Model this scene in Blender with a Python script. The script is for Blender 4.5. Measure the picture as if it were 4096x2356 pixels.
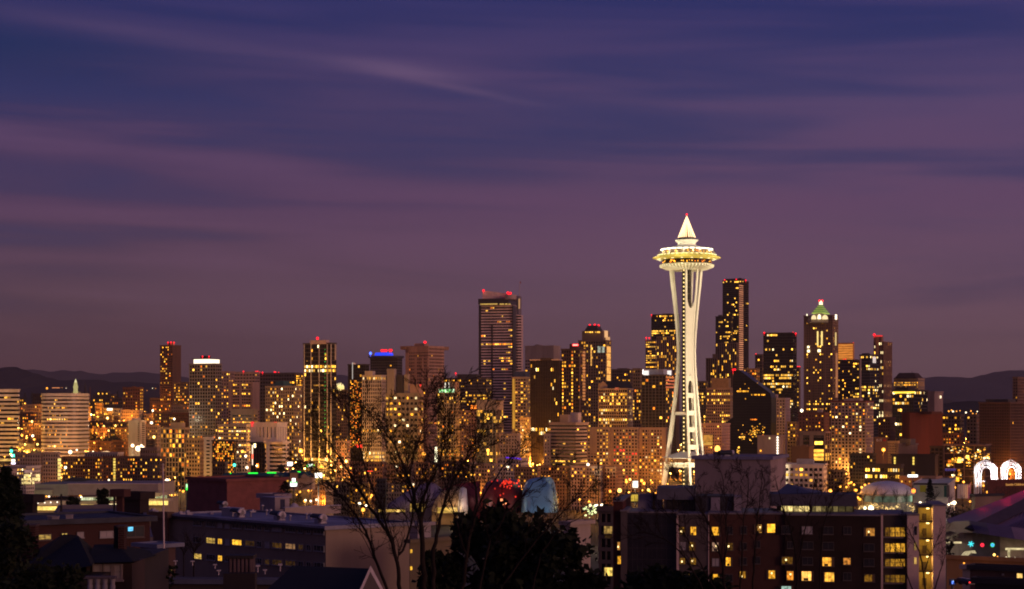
import bpy, math, random
from mathutils import Vector, Matrix, noise
random.seed(7)
for o in list(bpy.data.objects): bpy.data.objects.remove(o)
S = bpy.context.scene
COL = S.collection
R = math.radians
F = 7400.0            # focal length in photo pixels (photo is 4096 x 2356)
HY = 1640.0           # photo row of the true horizon
ZC = 62.0             # eye height above the foot of the tower

# ------------------------------------------------------------------ camera
cd = bpy.data.cameras.new('camera'); cam = bpy.data.objects.new('camera', cd); COL.objects.link(cam)
cam.location = (0, 0, ZC); cam.rotation_euler = (R(90), 0, 0)
cd.sensor_fit = 'HORIZONTAL'; cd.sensor_width = 36.0; cd.lens = 36.0*F/4096
cd.shift_y = (HY-1178)/4096; cd.clip_start = 0.5; cd.clip_end = 90000
S.camera = cam
S.view_settings.view_transform = 'Standard'; S.view_settings.look = 'None'
S.view_settings.exposure = 0.0; S.view_settings.gamma = 1.0
S.render.engine = 'CYCLES'
S.cycles.use_denoising = True
S.cycles.max_bounces = 4; S.cycles.diffuse_bounces = 2; S.cycles.glossy_bounces = 2; S.cycles.volume_bounces = 0
S.cycles.sample_clamp_indirect = 2.0
S.cycles.caustics_reflective = False; S.cycles.caustics_refractive = False
S.cycles.filter_width = 1.9

def lin(h):
    h = h.lstrip('#'); o = []
    for i in (0, 2, 4):
        c = int(h[i:i+2], 16)/255; o.append(c/12.92 if c <= .04045 else ((c+.055)/1.055)**2.4)
    return tuple(o)

# ------------------------------------------------------------------ sky (dusk, with thin cloud streaks)
W = bpy.data.worlds.new('World'); S.world = W; W.use_nodes = True
nt = W.node_tree; nt.nodes.clear()
def N(t, **k):
    n = nt.nodes.new(t)
    for a, b in k.items(): setattr(n, a, b)
    return n
def L(a, b): nt.links.new(a, b)
def M(op, a, b=None, c=None, clamp=False):
    n = N('ShaderNodeMath', operation=op); n.use_clamp = clamp
    for i, v in enumerate((a, b, c)):
        if v is None: continue
        if isinstance(v, (int, float)): n.inputs[i].default_value = v
        else: L(v, n.inputs[i])
    return n.outputs[0]
def MIX(f, a, b, mode='MIX'):
    n = N('ShaderNodeMix', data_type='RGBA', blend_type=mode); n.clamp_factor = True
    for i, v in ((0, f), (6, a), (7, b)):
        if isinstance(v, (int, float)): n.inputs[i].default_value = v
        elif isinstance(v, tuple): n.inputs[i].default_value = (*v, 1)
        else: L(v, n.inputs[i])
    return n.outputs[2]
def SS(v, a, b):
    n = N('ShaderNodeMapRange', interpolation_type='SMOOTHSTEP'); n.inputs[1].default_value = a; n.inputs[2].default_value = b
    L(v, n.inputs[0]); return n.outputs[0]
def RAMP(v, stops):
    n = N('ShaderNodeValToRGB'); L(v, n.inputs[0]); el = n.color_ramp.elements
    while len(el) > 1: el.remove(el[0])
    el[0].position = stops[0][0]; el[0].color = (*lin(stops[0][1]), 1)
    for p, c in stops[1:]:
        e = el.new(p); e.color = (*lin(c), 1)
    return n.outputs[0]
tc = N('ShaderNodeTexCoord'); sp = N('ShaderNodeSeparateXYZ'); L(tc.outputs['Generated'], sp.inputs[0])
dx, dy, dz = sp.outputs
hh = M('SQRT', M('MAXIMUM', M('ADD', M('MULTIPLY', dx, dx), M('MULTIPLY', dy, dy)), 1e-5))
el = M('DIVIDE', dz, hh); az = M('DIVIDE', dx, hh)
pe = M('MULTIPLY', el, 2.0, clamp=True)
def st(cols): return list(zip((0, .05, .12, .22, .33, .444, .62, .85), cols))
rl = RAMP(pe, st(('#51373c', '#5b3e43', '#5b434f', '#4f3a5a', '#3e3560', '#222c62', '#22244c', '#1d1e40')))
rr = RAMP(pe, st(('#705254', '#795a5f', '#745565', '#644a69', '#52456e', '#34346a', '#24244c', '#1d1e40')))
base = MIX(SS(az, -.30, .27), rl, rr)
cv = N('ShaderNodeCombineXYZ')
L(M('MULTIPLY', az, 1.9), cv.inputs[0]); L(M('ADD', M('MULTIPLY', el, 25), M('MULTIPLY', az, .75)), cv.inputs[1]); L(dy, cv.inputs[2])
nz = N('ShaderNodeTexNoise'); L(cv.outputs[0], nz.inputs['Vector'])
nz.inputs['Scale'].default_value = 1.5; nz.inputs['Detail'].default_value = 3.0; nz.inputs['Roughness'].default_value = .5; nz.inputs['Distortion'].default_value = .35
up = SS(el, -.02, .09)
streak = M('MULTIPLY', SS(nz.outputs[0], .40, .70), M('MULTIPLY_ADD', up, .75, .18))
veil = RAMP(pe, st(('#694a4d', '#70525a', '#705264', '#6b4a68', '#644a70', '#3d3a6e', '#333564', '#4a4a84')))
dark = RAMP(pe, st(('#53383d', '#56404a', '#493f5a', '#373a62', '#263466', '#182c64', '#303c78', '#303c78')))
gap = M('MULTIPLY', M('SUBTRACT', 1.0, SS(nz.outputs[0], .32, .56)), M('MULTIPLY', up, .7))
c1 = MIX(gap, MIX(M('MULTIPLY', streak, .75), base, veil), dark)
# deep blue gap on the east side and the bright wisp
def blob(ca, ce, sa, se, tilt):
    u = M('SUBTRACT', az, ca); v = M('SUBTRACT', M('SUBTRACT', el, ce), M('MULTIPLY', u, tilt))
    q = M('ADD', M('POWER', M('ABSOLUTE', M('DIVIDE', u, sa)), 2), M('POWER', M('ABSOLUTE', M('DIVIDE', v, se)), 2))
    return M('MULTIPLY', M('EXPONENT', M('MULTIPLY', q, -1)), M('GREATER_THAN', dy, 0))
c1 = MIX(M('MULTIPLY', blob(-.285, .190, .12, .015, -.05), .85), c1, lin('#0e2c5c'))
c1 = MIX(M('MULTIPLY', blob(-.19, .199, .13, .005, -.13), .35), c1, lin('#5d4a70'))
wn = N('ShaderNodeTexNoise'); L(cv.outputs[0], wn.inputs['Vector']); wn.inputs['Scale'].default_value = 6; wn.inputs['Detail'].default_value = 4
wm = M('MULTIPLY_ADD', wn.outputs[0], 1.1, .3)
c1 = MIX(M('MULTIPLY', M('MULTIPLY', blob(-.062, .1835, .034, .0042, -.13), wm), .55), c1, lin('#7c6080'))
c1 = MIX(M('MULTIPLY', M('MULTIPLY', blob(-.025, .173, .035, .0022, -.20), wm), .45), c1, lin('#725878'))
# afterglow in the west (to the side of and behind the camera)
wd = M('ADD', M('MULTIPLY', dx, .93), M('MULTIPLY', dy, -.37))
glow = M('MULTIPLY', SS(wd, .48, 1.0), M('EXPONENT', M('MULTIPLY', M('ABSOLUTE', el), -2.6)))
c1 = MIX(1.0, c1, (.86, .88, .95), 'MULTIPLY')
c2 = MIX(M('MULTIPLY', glow, 1.0), c1, (1.5, .67, .54), 'ADD')
bk = M('MULTIPLY', SS(M('MULTIPLY', dy, -1), .1, .85), M('EXPONENT', M('MULTIPLY', M('ABSOLUTE', el), -2.2)))
c2 = MIX(bk, c2, (.11, .052, .03), 'ADD')
sky = N('ShaderNodeTexSky', sky_type='NISHITA'); sky.sun_disc = False
sky.sun_elevation = R(1.0); sky.sun_rotation = R(112)
c3 = MIX(1.0, c2, MIX(1.0, sky.outputs[0], (.004, .004, .004), 'MULTIPLY'), 'ADD')
bg = N('ShaderNodeBackground'); L(c3, bg.inputs[0]); bg.inputs[1].default_value = 1.0
wo = N('ShaderNodeOutputWorld'); L(bg.outputs[0], wo.inputs[0])
# ------------------------------------------------------------------ the last light of the sun
sd = bpy.data.lights.new('sun', 'SUN'); so = bpy.data.objects.new('sun', sd); COL.objects.link(so)
sd.energy = 0.55; sd.angle = R(14); sd.color = (1, .57, .45)
so.rotation_euler = Vector((-.76, .64, -.10)).to_track_quat('-Z', 'Y').to_euler()

# ------------------------------------------------------------------ helpers
def at(px, py, Y): return Vector(((px-2048)/F*Y, Y, ZC-(py-HY)/F*Y))
def lerp(tab, t):
    if t <= tab[0][0]: return tab[0][1]
    for (a, va), (b, vb) in zip(tab, tab[1:]):
        if t <= b: return va+(vb-va)*(t-a)/(b-a)
    return tab[-1][1]
def sstep(a, b, t):
    t = min(1, max(0, (t-a)/(b-a))); return t*t*(3-2*t)
GP = [(-200, 60.2), (3, 60.0), (9, 57), (20, 52), (60, 42), (120, 31), (250, 18), (450, 8), (800, 2), (1100, 0), (1600, 1), (2200, 6), (3000, 14), (5000, 20), (9000, 0)]
HP = [(1300, 0), (1500, 8), (1800, 24), (2100, 35), (2400, 42), (2700, 54), (3000, 70), (3400, 86), (4200, 86), (6000, 30), (9000, 0)]
def ground(x, y):
    g = lerp(GP, y)
    w = 1-sstep(-540, -300, x)
    return g+w*max(0, lerp(HP, y)-g)

class MB:
    def __init__(s): s.v = []; s.f = []; s.sm = []
    def add(s, vs, fs, smooth=False):
        b = len(s.v); s.v.extend([tuple(q) for q in vs]); s.f.extend([tuple(i+b for i in f) for f in fs]); s.sm.extend([smooth]*len(fs))
    def box(s, x0, x1, y0, y1, z0, z1, m=None):
        vs = [Vector(q) for q in ((x0, y0, z0), (x1, y0, z0), (x1, y1, z0), (x0, y1, z0), (x0, y0, z1), (x1, y0, z1), (x1, y1, z1), (x0, y1, z1))]
        if m is not None: vs = [m @ q for q in vs]
        s.add(vs, [(3, 2, 1, 0), (4, 5, 6, 7), (0, 1, 5, 4), (1, 2, 6, 5), (2, 3, 7, 6), (3, 0, 4, 7)])
        return s
    def prism(s, pts, z0, z1, m=None):          # pts: xy polygon (ccw)
        n = len(pts); vs = [Vector((x, y, z0)) for x, y in pts]+[Vector((x, y, z1)) for x, y in pts]
        if m is not None: vs = [m @ q for q in vs]
        s.add(vs, [tuple(range(n-1, -1, -1)), tuple(range(n, 2*n))]+[(i, (i+1) % n, n+(i+1) % n, n+i) for i in range(n)]); return s
    def loft(s, rings, smooth=False, cap=True):   # rings of equal point count, closed
        n = len(rings[0]); vs = [q for r in rings for q in r]; fs = []
        for k in range(len(rings)-1):
            for i in range(n): fs.append((k*n+i, k*n+(i+1) % n, (k+1)*n+(i+1) % n, (k+1)*n+i))
        s.add(vs, fs, smooth)
        if cap: s.add(rings[0], [tuple(range(n-1, -1, -1))]); s.add(rings[-1], [tuple(range(n))])
        return s
    def tube(s, pts, rad, n=5, smooth=True, cap=True):
        pts = [Vector(p) for p in pts]; rings = []
        if not isinstance(rad, (list, tuple)): rad = [rad]*len(pts)
        for i, p in enumerate(pts):
            d = (pts[min(i+1, len(pts)-1)]-pts[max(i-1, 0)])
            d = d.normalized() if d.length > 1e-9 else Vector((0, 0, 1))
            a = d.cross(Vector((0, 0, 1)) if abs(d.z) < .9 else Vector((1, 0, 0))).normalized(); b = d.cross(a)
            rings.append([p+(a*math.cos(t*2*math.pi/n)+b*math.sin(t*2*math.pi/n))*rad[i] for t in range(n)])
        return s.loft(rings, smooth, cap)
    def lathe(s, prof, c=(0, 0, 0), n=48, smooth=True, cap=True):
        return s.loft([[(c[0]+r*math.cos(2*math.pi*i/n), c[1]+r*math.sin(2*math.pi*i/n), c[2]+z) for i in range(n)] for r, z in prof], smooth, cap)
    def sphere(s, c, r, n=10, sz=1.0):
        return s.lathe([(max(.02*r, r*math.sin(math.pi*k/6)), -r*sz*math.cos(math.pi*k/6)) for k in range(7)], c, n)
    def build(s, name, mat, parent=None, loc=None):
        me = bpy.data.meshes.new(name); me.from_pydata(s.v, [], s.f)
        me.polygons.foreach_set('use_smooth', s.sm); me.materials.append(mat); me.update()
        o = bpy.data.objects.new(name, me); COL.objects.link(o)
        if parent is not None: o.parent = parent
        if loc is not None: o.location = loc
        return o
def tag(o, label=None, cat=None, group=None, kind=None):
    for k, v in (('label', label), ('category', cat), ('group', group), ('kind', kind)):
        if v: o[k] = v
    return o
def thing(name, label, cat, loc=(0, 0, 0), rz=0, group=None):
    o = bpy.data.objects.new(name, None); COL.objects.link(o); o.location = loc; o.rotation_euler = (0, 0, rz); o.empty_display_size = .1
    return tag(o, label, cat, group)
def w2l(root, w):
    v = Vector(w)-Vector(root.location); c, s_ = math.cos(-root.rotation_euler[2]), math.sin(-root.rotation_euler[2])
    return Vector((v.x*c-v.y*s_, v.x*s_+v.y*c, v.z))
def on_face(root, px, py, face='f', off=0.0):   # the local point of a facade plane that the photo shows at px, py
    o = w2l(root, (0, 0, ZC)); e = w2l(root, (( px-2048)/F, 1, ZC-(py-HY)/F)); d = e-o
    t = (-off-o.y)/d.y if face == 'f' else (off-o.x)/d.x
    return o+d*t
def plight(name, loc, power, color, parent=None, rad=.4):
    l = bpy.data.lights.new(name, 'POINT'); l.energy = power; l.color = color; l.shadow_soft_size = rad
    o = bpy.data.objects.new(name, l); COL.objects.link(o); o.location = loc
    if parent is not None: o.parent = parent
    return o
def slight(name, loc, target, power, color, ang=60, rad=.5, blend=.6):
    l = bpy.data.lights.new(name, 'SPOT'); l.energy = power; l.color = color; l.spot_size = R(ang); l.spot_blend = blend; l.shadow_soft_size = rad
    o = bpy.data.objects.new(name, l); COL.objects.link(o); o.location = loc
    o.rotation_euler = (Vector(target)-Vector(loc)).to_track_quat('-Z', 'Y').to_euler(); return o

# ------------------------------------------------------------------ materials
MC = {}
def mat(rgb, rough=.75, var=.18, spec=.3, scale=.25, metal=0.0, bump=0.0, streak=False):
    key = (rgb, rough, var, spec, scale, metal, bump, streak)
    if key in MC: return MC[key]
    m = bpy.data.materials.new('surface'); m.use_nodes = True; t = m.node_tree; b = t.nodes['Principled BSDF']
    b.inputs['Roughness'].default_value = rough; b.inputs['Specular IOR Level'].default_value = spec; b.inputs['Metallic'].default_value = metal
    co = t.nodes.new('ShaderNodeTexCoord'); mp = t.nodes.new('ShaderNodeMapping'); t.links.new(co.outputs['Object'], mp.inputs[0])
    mp.inputs['Scale'].default_value = (1, 1, .22 if streak else 1)
    n = t.nodes.new('ShaderNodeTexNoise'); n.inputs['Scale'].default_value = scale; n.inputs['Detail'].default_value = 8; n.inputs['Roughness'].default_value = .65
    t.links.new(mp.outputs[0], n.inputs['Vector'])
    mr = t.nodes.new('ShaderNodeMapRange'); mr.inputs[1].default_value = .3; mr.inputs[2].default_value = .7; mr.inputs[3].default_value = 1-var*1.6; mr.inputs[4].default_value = 1+var
    t.links.new(n.outputs[0], mr.inputs[0])
    mx = t.nodes.new('ShaderNodeVectorMath'); mx.operation = 'SCALE'; mx.inputs[0].default_value = rgb
    t.links.new(mr.outputs[0], mx.inputs['Scale']); t.links.new(mx.outputs[0], b.inputs['Base Color'])
    if bump:
        bn = t.nodes.new('ShaderNodeBump'); bn.inputs['Strength'].default_value = bump; bn.inputs['Distance'].default_value = .1
        t.links.new(n.outputs[0], bn.inputs['Height']); t.links.new(bn.outputs[0], b.inputs['Normal'])
    MC[key] = m; return m
def brickmat(rgb, mortar, bw=.6, bh=.2):
    key = ('brick', rgb, bw)
    if key in MC: return MC[key]
    m = mat(rgb, .85, .3, .2, .31+bw*.001).copy(); t = m.node_tree; b = t.nodes['Principled BSDF']
    br = t.nodes.new('ShaderNodeTexBrick'); br.inputs['Scale'].default_value = 1; br.inputs['Brick Width'].default_value = bw; br.inputs['Row Height'].default_value = bh
    br.inputs['Mortar Size'].default_value = .02; br.inputs['Color1'].default_value = (*rgb, 1); br.inputs['Color2'].default_value = (*[c*.75 for c in rgb], 1); br.inputs['Mortar'].default_value = (*mortar, 1)
    co = t.nodes.new('ShaderNodeTexCoord'); sx = t.nodes.new('ShaderNodeSeparateXYZ'); t.links.new(co.outputs['Object'], sx.inputs[0])
    ad = t.nodes.new('ShaderNodeMath'); t.links.new(sx.outputs[0], ad.inputs[0]); t.links.new(sx.outputs[1], ad.inputs[1])
    cb = t.nodes.new('ShaderNodeCombineXYZ'); t.links.new(ad.outputs[0], cb.inputs[0]); t.links.new(sx.outputs[2], cb.inputs[1]); t.links.new(cb.outputs[0], br.inputs['Vector'])
    old = b.inputs['Base Color'].links[0].from_socket
    mx = t.nodes.new('ShaderNodeMix'); mx.data_type = 'RGBA'; mx.inputs[0].default_value = .5
    t.links.new(old, mx.inputs[6]); t.links.new(br.outputs[0], mx.inputs[7]); t.links.new(mx.outputs[2], b.inputs['Base Color'])
    MC[key] = m; return m
def emit(rgb, s, vary=0.0, patch=0.0, key=None, light=False):
    k = ('e', rgb, s, vary, patch, light)
    if k in MC: return MC[k]
    m = bpy.data.materials.new('glow'); m.use_nodes = True; t = m.node_tree; b = t.nodes['Principled BSDF']
    b.inputs['Base Color'].default_value = (.02, .02, .02, 1); b.inputs['Roughness'].default_value = .3
    b.inputs['Emission Color'].default_value = (*rgb, 1); b.inputs['Emission Strength'].default_value = s
    if vary or patch:
        oi = t.nodes.new('ShaderNodeObjectInfo')
        pw = t.nodes.new('ShaderNodeMath'); pw.operation = 'POWER'; t.links.new(oi.outputs['Random'], pw.inputs[0]); pw.inputs[1].default_value = 2.6
        ma = t.nodes.new('ShaderNodeMath'); ma.operation = 'MULTIPLY_ADD'; t.links.new(pw.outputs[0], ma.inputs[0]); ma.inputs[1].default_value = s*vary*1.7; ma.inputs[2].default_value = s*(1-vary*.72)
        out = ma.outputs[0]
        co = t.nodes.new('ShaderNodeTexCoord'); n = t.nodes.new('ShaderNodeTexNoise'); n.inputs['Scale'].default_value = 2.6; n.inputs['Detail'].default_value = 2
        n.noise_dimensions = '4D'; t.links.new(co.outputs['Object'], n.inputs['Vector'])
        w = t.nodes.new('ShaderNodeMath'); w.operation = 'MULTIPLY'; t.links.new(oi.outputs['Random'], w.inputs[0]); w.inputs[1].default_value = 97
        t.links.new(w.outputs[0], n.inputs['W'])
        mr = t.nodes.new('ShaderNodeMapRange'); mr.inputs[1].default_value = .35; mr.inputs[2].default_value = .62; mr.inputs[3].default_value = 1-patch; mr.inputs[4].default_value = 1.25
        t.links.new(n.outputs[0], mr.inputs[0])
        mu = t.nodes.new('ShaderNodeMath'); mu.operation = 'MULTIPLY'; t.links.new(out, mu.inputs[0]); t.links.new(mr.outputs[0], mu.inputs[1])
        t.links.new(mu.outputs[0], b.inputs['Emission Strength'])
    if not light: m.cycles.emission_sampling = 'NONE'
    MC[k] = m; return m
LIT = {'a': emit((1, .40, .025), 2.4, .9, .5), 'y': emit((1, .49, .055), 2.8, .9, .5), 'w': emit((1, .76, .36), 3.6, .85, .4), 'o': emit((1, .22, .012), 2.0, .85, .5),
       'g': emit((.45, 1, .5), 1.2, .6, .5), 'd': emit((1, .42, .05), .45, .8, .6), 'c': emit((.75, .9, 1), 2.2, .7, .5), 'r': emit((1, .03, .02), 1.6, .7, .4)}
GLASS = mat((.010, .008, .008), .25, .3, .28, .12)
GLASSB = mat((.012, .015, .028), .25, .3, .3, .12)
GLASSW = mat((.05, .035, .03), .3, .3, .5, .12)
RED = emit((1, .008, .018), 2.6); ROOF = mat((.10, .095, .105), .9, .3)
WHITEP = mat((.78, .76, .72), .5, .06)
def cols(**k): return k
C = dict(brown=(.17, .10, .075), dark=(.035, .027, .026), grey=(.27, .235, .225), beige=(.42, .33, .25), white=(.62, .56, .53), brick=(.17, .06, .042), pink=(.40, .26, .22),
         redbox=(.10, .022, .016), conc=(.36, .31, .28), cream=(.5, .38, .22), tan=(.30, .21, .15), slate=(.12, .11, .12), gold=(.5, .3, .09), wine=(.16, .07, .06))
UNIT = None
def unit_box():
    mb = MB().box(-.5, .5, -.5, .5, -.5, .5); me = bpy.data.meshes.new('window_pane'); me.from_pydata(mb.v, [], mb.f); me.update(); return me
UB = {}
def ubox(name, m, parent, c, size):
    k = m.name
    if k not in UB: UB[k] = unit_box(); UB[k].materials.append(m)
    o = bpy.data.objects.new(name, UB[k]); COL.objects.link(o); o.parent = parent; o.location = c; o.scale = size; return o
def rect_on(root, x0, y0, x1, y1, m, name='window', face='f', off=.15, th=.3):
    a = on_face(root, x0, y0, face, off); b = on_face(root, x1, y1, face, off); c = (a+b)/2
    # use the height at the middle so that the rectangle stays level
    p = on_face(root, (x0+x1)/2, y0, face, off); q = on_face(root, (x0+x1)/2, y1, face, off)
    c.z = (p.z+q.z)/2; hz = abs(p.z-q.z)
    return ubox(name, m, root, c, (abs(a.x-b.x), th, hz) if face == 'f' else (th, abs(a.y-b.y), hz))
def beacon(root, px, py, Yw, r=1.1, m=None):
    p = w2l(root, at(px, py, Yw)); mb = MB().sphere((0, 0, 0), r, 8); mb.tube([(0, 0, -r*.6), (0, 0, -r-2.5)], .12, 5)
    return mb.build('beacon', m or RED, root, p)

TOTAL = [0]
def B(name, label, cat, xl, xc, xr, yt, Y, th=None, wall='brown', sh=14, bw=14, span=.4, pier=.3, lit=.1, yb=1840, depth=None, proud=.35, ribs=False,
      hue='aaaaayyo', rows=(), cells=(), roof=(), red=(), glass=None, cap=.8, side_lit=None, blank=(), plain=False, group=None, rbm=None, office=False, wallr=None, cap_mat=None, top0=0.0):
    wm = C[wall] if isinstance(wall, str) else wall
    wmat = wallr or mat(tuple(wm), .8, .2, .25, .09, streak=True)
    a = math.atan((xc-2048)/F); Cx = (xc-2048)/F*Y
    if xr <= xc: t = a if th is None else R(th)
    else: t = R(th if th is not None else max(24, math.degrees(a)+14))
    aL = (xl-2048)/F; aR = (xr-2048)/F
    w = (Cx-aL*Y)/(math.cos(t)+aL*math.sin(t))
    d = (aR*Y-Cx)/(math.sin(t)-aR*math.cos(t)) if xr > xc else (depth or min(30, max(10, w*.7)))
    d = min(d, 90)
    ct, s_ = math.cos(t), math.sin(t)
    cor = [(Cx, Y), (Cx-w*ct, Y+w*s_), (Cx+d*s_, Y+d*ct), (Cx-w*ct+d*s_, Y+w*s_+d*ct)]
    g = min(ground(*q) for q in cor)-1.0
    zt = ZC-(yt-HY)/F*Y; H = zt-g
    root = thing(name, label, cat, (Cx, Y, g), -t, group)
    k = Y/F; SH = sh*k
    n = max(1, int((H-top0)/SH)); nx = max(1, round(w/(bw*k))); ny = max(1, round(d/(bw*k)))
    bx, by = w/nx, d/ny
    gm = glass or GLASS
    if plain:
        MB().box(-w, 0, 0, d, 0, H-.25).build('wall', wmat, root)
    else:
        MB().box(-w+.2, -.2, .2, d-.2, 0, H-.3).build('glazing', gm, root)
        wb = MB(); pp = proud*(1.25 if ribs else .7)
        for i in range(n):
            z1 = H-top0-i*SH; z0 = z1-span*SH
            if i == 0: z1 = H-.2
            if z0 < .5: break
            wb.box(-w-proud, proud, -proud, d+proud, z0, z1)
        if pier > 0:
            for i in range(1, nx):
                xx = -w+i*bx; wb.box(xx-pier*bx/2, xx+pier*bx/2, -pp, d+pp, 0, H-.25)
            for i in range(1, ny):
                yy = i*by; wb.box(-w-pp, pp, yy-pier*by/2, yy+pier*by/2, .02, H-.26)
            cx, cy = max(.35, pier*bx/2), max(.35, pier*by/2)
            for xa, xb in ((-w-pp, -w+cx), (-cx, pp)):
                for ya, yb_ in ((-pp, cy), (d-cy, d+pp)): wb.box(xa, xb, ya, yb_, .01, H-.27)
        for (fa, c0, c1, r0, r1) in blank:      # blank wall strips: face, fractions across, px rows
            z0 = ZC-(r1-HY)/F*Y-g; z1 = min(H-.22, ZC-(r0-HY)/F*Y-g); e = proud*1.5
            if fa == 'f': wb.box(-w+c0*w-(.02 if c0 == 0 else 0), -w+c1*w+(.02 if c1 == 1 else 0), -e, 1, max(0, z0), z1)
            else: wb.box(-1, e, c0*d, c1*d, max(0, z0), z1)
        wb.build('wall', wmat, root)
        # lit windows
        cl = []
        for i in range(n):
            zc = H-top0-(i+span+(1-span)/2)*SH; py = HY+(ZC-(zc+g))/k
            if py > yb+3 or zc < 1: continue
            rowf = random.choice((.15, .3, .5, 1, 1.4, 2.8)) if office else 1
            whole = any(abs(py-r) <= sh*.5 for r in rows)
            for fc, m_, s0, l_ in (('f', nx, bx, lit), ('r', ny if xr > xc else 0, by, lit if side_lit is None else side_lit)):
                run = False
                for j in range(m_):
                    fr = (j+.5)/m_
                    if any(b[0] == fc and b[1] < fr < b[2] and b[3] < py < b[4] for b in blank): continue
                    p = l_*rowf*1.3
                    if office and run: p = max(p, .5*min(1, rowf))
                    if whole: p = .85
                    run = random.random() < p
                    if run: cl.append((fc, j, zc, s0))
            for (cf, cfr, y0, y1, pr) in cells:
                m_ = nx if cf == 'f' else ny; j = int(cfr*m_)
                if y0 < py < y1 and random.random() < pr: cl.append((cf, j, zc, bx if cf == 'f' else by))
        cl = list(dict.fromkeys(cl))
        random.shuffle(cl)
        hz = (1-span)*SH*.88
        rest = {}
        for q, (fc, j, zc, s0) in enumerate(cl):
            wd_ = s0*(1-pier)*.94*random.choice((1, 1, 1, .8, .6)); m = LIT[random.choice(hue)]
            c = Vector((-w+(j+.5)*s0, .17, zc)) if fc == 'f' else Vector((-.17, (j+.5)*s0, zc))
            sz = (wd_, .1, hz) if fc == 'f' else (.1, wd_, hz)
            if q < 100: ubox('lit_window', m, root, c, sz); TOTAL[0] += 1
            else:
                mb = rest.setdefault(m.name, (MB(), m))[0]; mb.box(c.x-sz[0]/2, c.x+sz[0]/2, c.y-sz[1]/2, c.y+sz[1]/2, c.z-hz/2, c.z+hz/2)
        if rest:
            allm = MB(); mm = None
            for mb, m in rest.values(): allm.add(mb.v, mb.f); mm = mm or m
            o = allm.build('further_lit_windows', mm, root); o['kind'] = 'stuff'
    e = proud*1.6+.1
    MB().box(-w-e, e, -e, d+e, H-.28, H+cap*.2).box(-w-e, e, -e, -e+.5, H+cap*.2, H+cap).box(-w-e, e, d+e-.5, d+e, H+cap*.2, H+cap).box(-w-e, -w-e+.5, -e+.51, d+e-.51, H+cap*.2, H+cap).box(e-.5, e, -e+.51, d+e-.51, H+cap*.2, H+cap).build('roof', cap_mat or wmat, root)
    for q in roof:
        x0, x1, y0 = q[:3]; m = q[3] if len(q) > 3 else (rbm or wmat); Yd = Y+.35*(w*s_+d*ct)
        c = w2l(root, at((x0+x1)/2, y0, Yd)); ww = (x1-x0)/F*Yd; wx = ww*.8/max(.4, ct); dd = min(d*.7, max(4, ww*.6))
        MB().box(c.x-wx/2, c.x+wx/2, c.y-dd/2, c.y+dd/2, H-.3, max(c.z, H+1)).build('roof_box', m, root)
    for q in red:
        beacon(root, q[0], q[1], Y+.3*(w*s_+d*ct), (q[2]*.62 if len(q) > 2 else Y*3.0/F))
    root['_k'] = 0; del root['_k']
    return root, w, d, H, t
# ------------------------------------------------------------------ terrain
def terrain():
    ys = [-150, -60, -15, 0, 4, 9, 20, 40, 60, 90, 120, 160, 200, 250, 300, 370, 450, 550, 650, 800, 950, 1100, 1300, 1450, 1600, 1800, 1950, 2100, 2250, 2400, 2550, 2700, 2850, 3000, 3200, 3400, 3800, 4300, 5200, 6500, 9000, 13000, 22500]
    nx = 70; mb = MB(); vs = []; fs = []
    for y in ys:
        wd = 320+max(0, y)*.62
        for i in range(nx+1):
            x = (i/nx*2-1)*wd; z = ground(x, y)
            if y > 150: z += 1.2*noise.noise((x*.012, y*.012, 0))-1.0
            vs.append((x, y, z))
    for j in range(len(ys)-1):
        for i in range(nx):
            a = j*(nx+1)+i; fs.append((a, a+1, a+nx+2, a+nx+1))
    mb.add(vs, fs, True)
    g = mat((.05, .045, .04), .9, .4, .2, .02)
    return tag(mb.build('ground', g), kind='structure')
terrain()
def ridge(name, crest, Y, fall, m, seed, amp):
    cr = []
    for (a, ya), (b, yb) in zip(crest, crest[1:]):
        k = max(1, int((b-a)/7))
        for i in range(k):
            t = i/k; px = a+(b-a)*t; py = ya+(yb-ya)*(t*t*(3-2*t)); cr.append((px, py))
    cr.append(crest[-1]); vs = []; fs = []; rows = 9
    for r in range(-3, rows):
        for px, py in cr:
            t = max(0, r/(rows-1)); yy = Y-fall*t if r >= 0 else Y+fall*.5*(-r/3)
            x = (px-2048)/F*Y; zt = ZC-(py-HY)/F*Y
            u = 1-t if r >= 0 else 1+r/3
            z = -5+(zt+5)*(u**1.15)
            nn = noise.fractal((x/520+seed, yy/800, seed), 1.0, 2.0, 4)
            z += amp*nn*(1 if r else .35)*(u if r > 0 else .6)
            vs.append((x+amp*.3*nn, yy, z))
    n = len(cr)
    for j in range(rows+2):
        for i in range(n-1): a = j*n+i; fs.append((a+n, a+n+1, a+1, a))
    mb = MB(); mb.add(vs, fs, True); return tag(mb.build(name, m), kind='structure')
HM = mat((.05, .045, .055), .95, .3, .1, .0006)
ridge('hills', [(-350, 1500), (-120, 1500), (-30, 1478), (30, 1468), (62, 1468), (92, 1478), (140, 1494), (200, 1512), (240, 1522), (330, 1519), (400, 1520), (455, 1530), (530, 1527), (600, 1533), (690, 1540), (800, 1560), (950, 1600)], 6800, 2600, HM, 3, 7)
ridge('hills', [(-300, 1520), (80, 1482), (130, 1477), (165, 1481), (205, 1487), (250, 1481), (300, 1486), (322, 1483), (360, 1492), (410, 1497), (455, 1490), (520, 1491), (560, 1487), (640, 1494), (720, 1506), (800, 1520), (1000, 1530), (1200, 1510), (1300, 1499), (1365, 1499), (1420, 1510), (1560, 1540), (1900, 1580)], 18500, 5000, HM, 8, 16)
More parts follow.
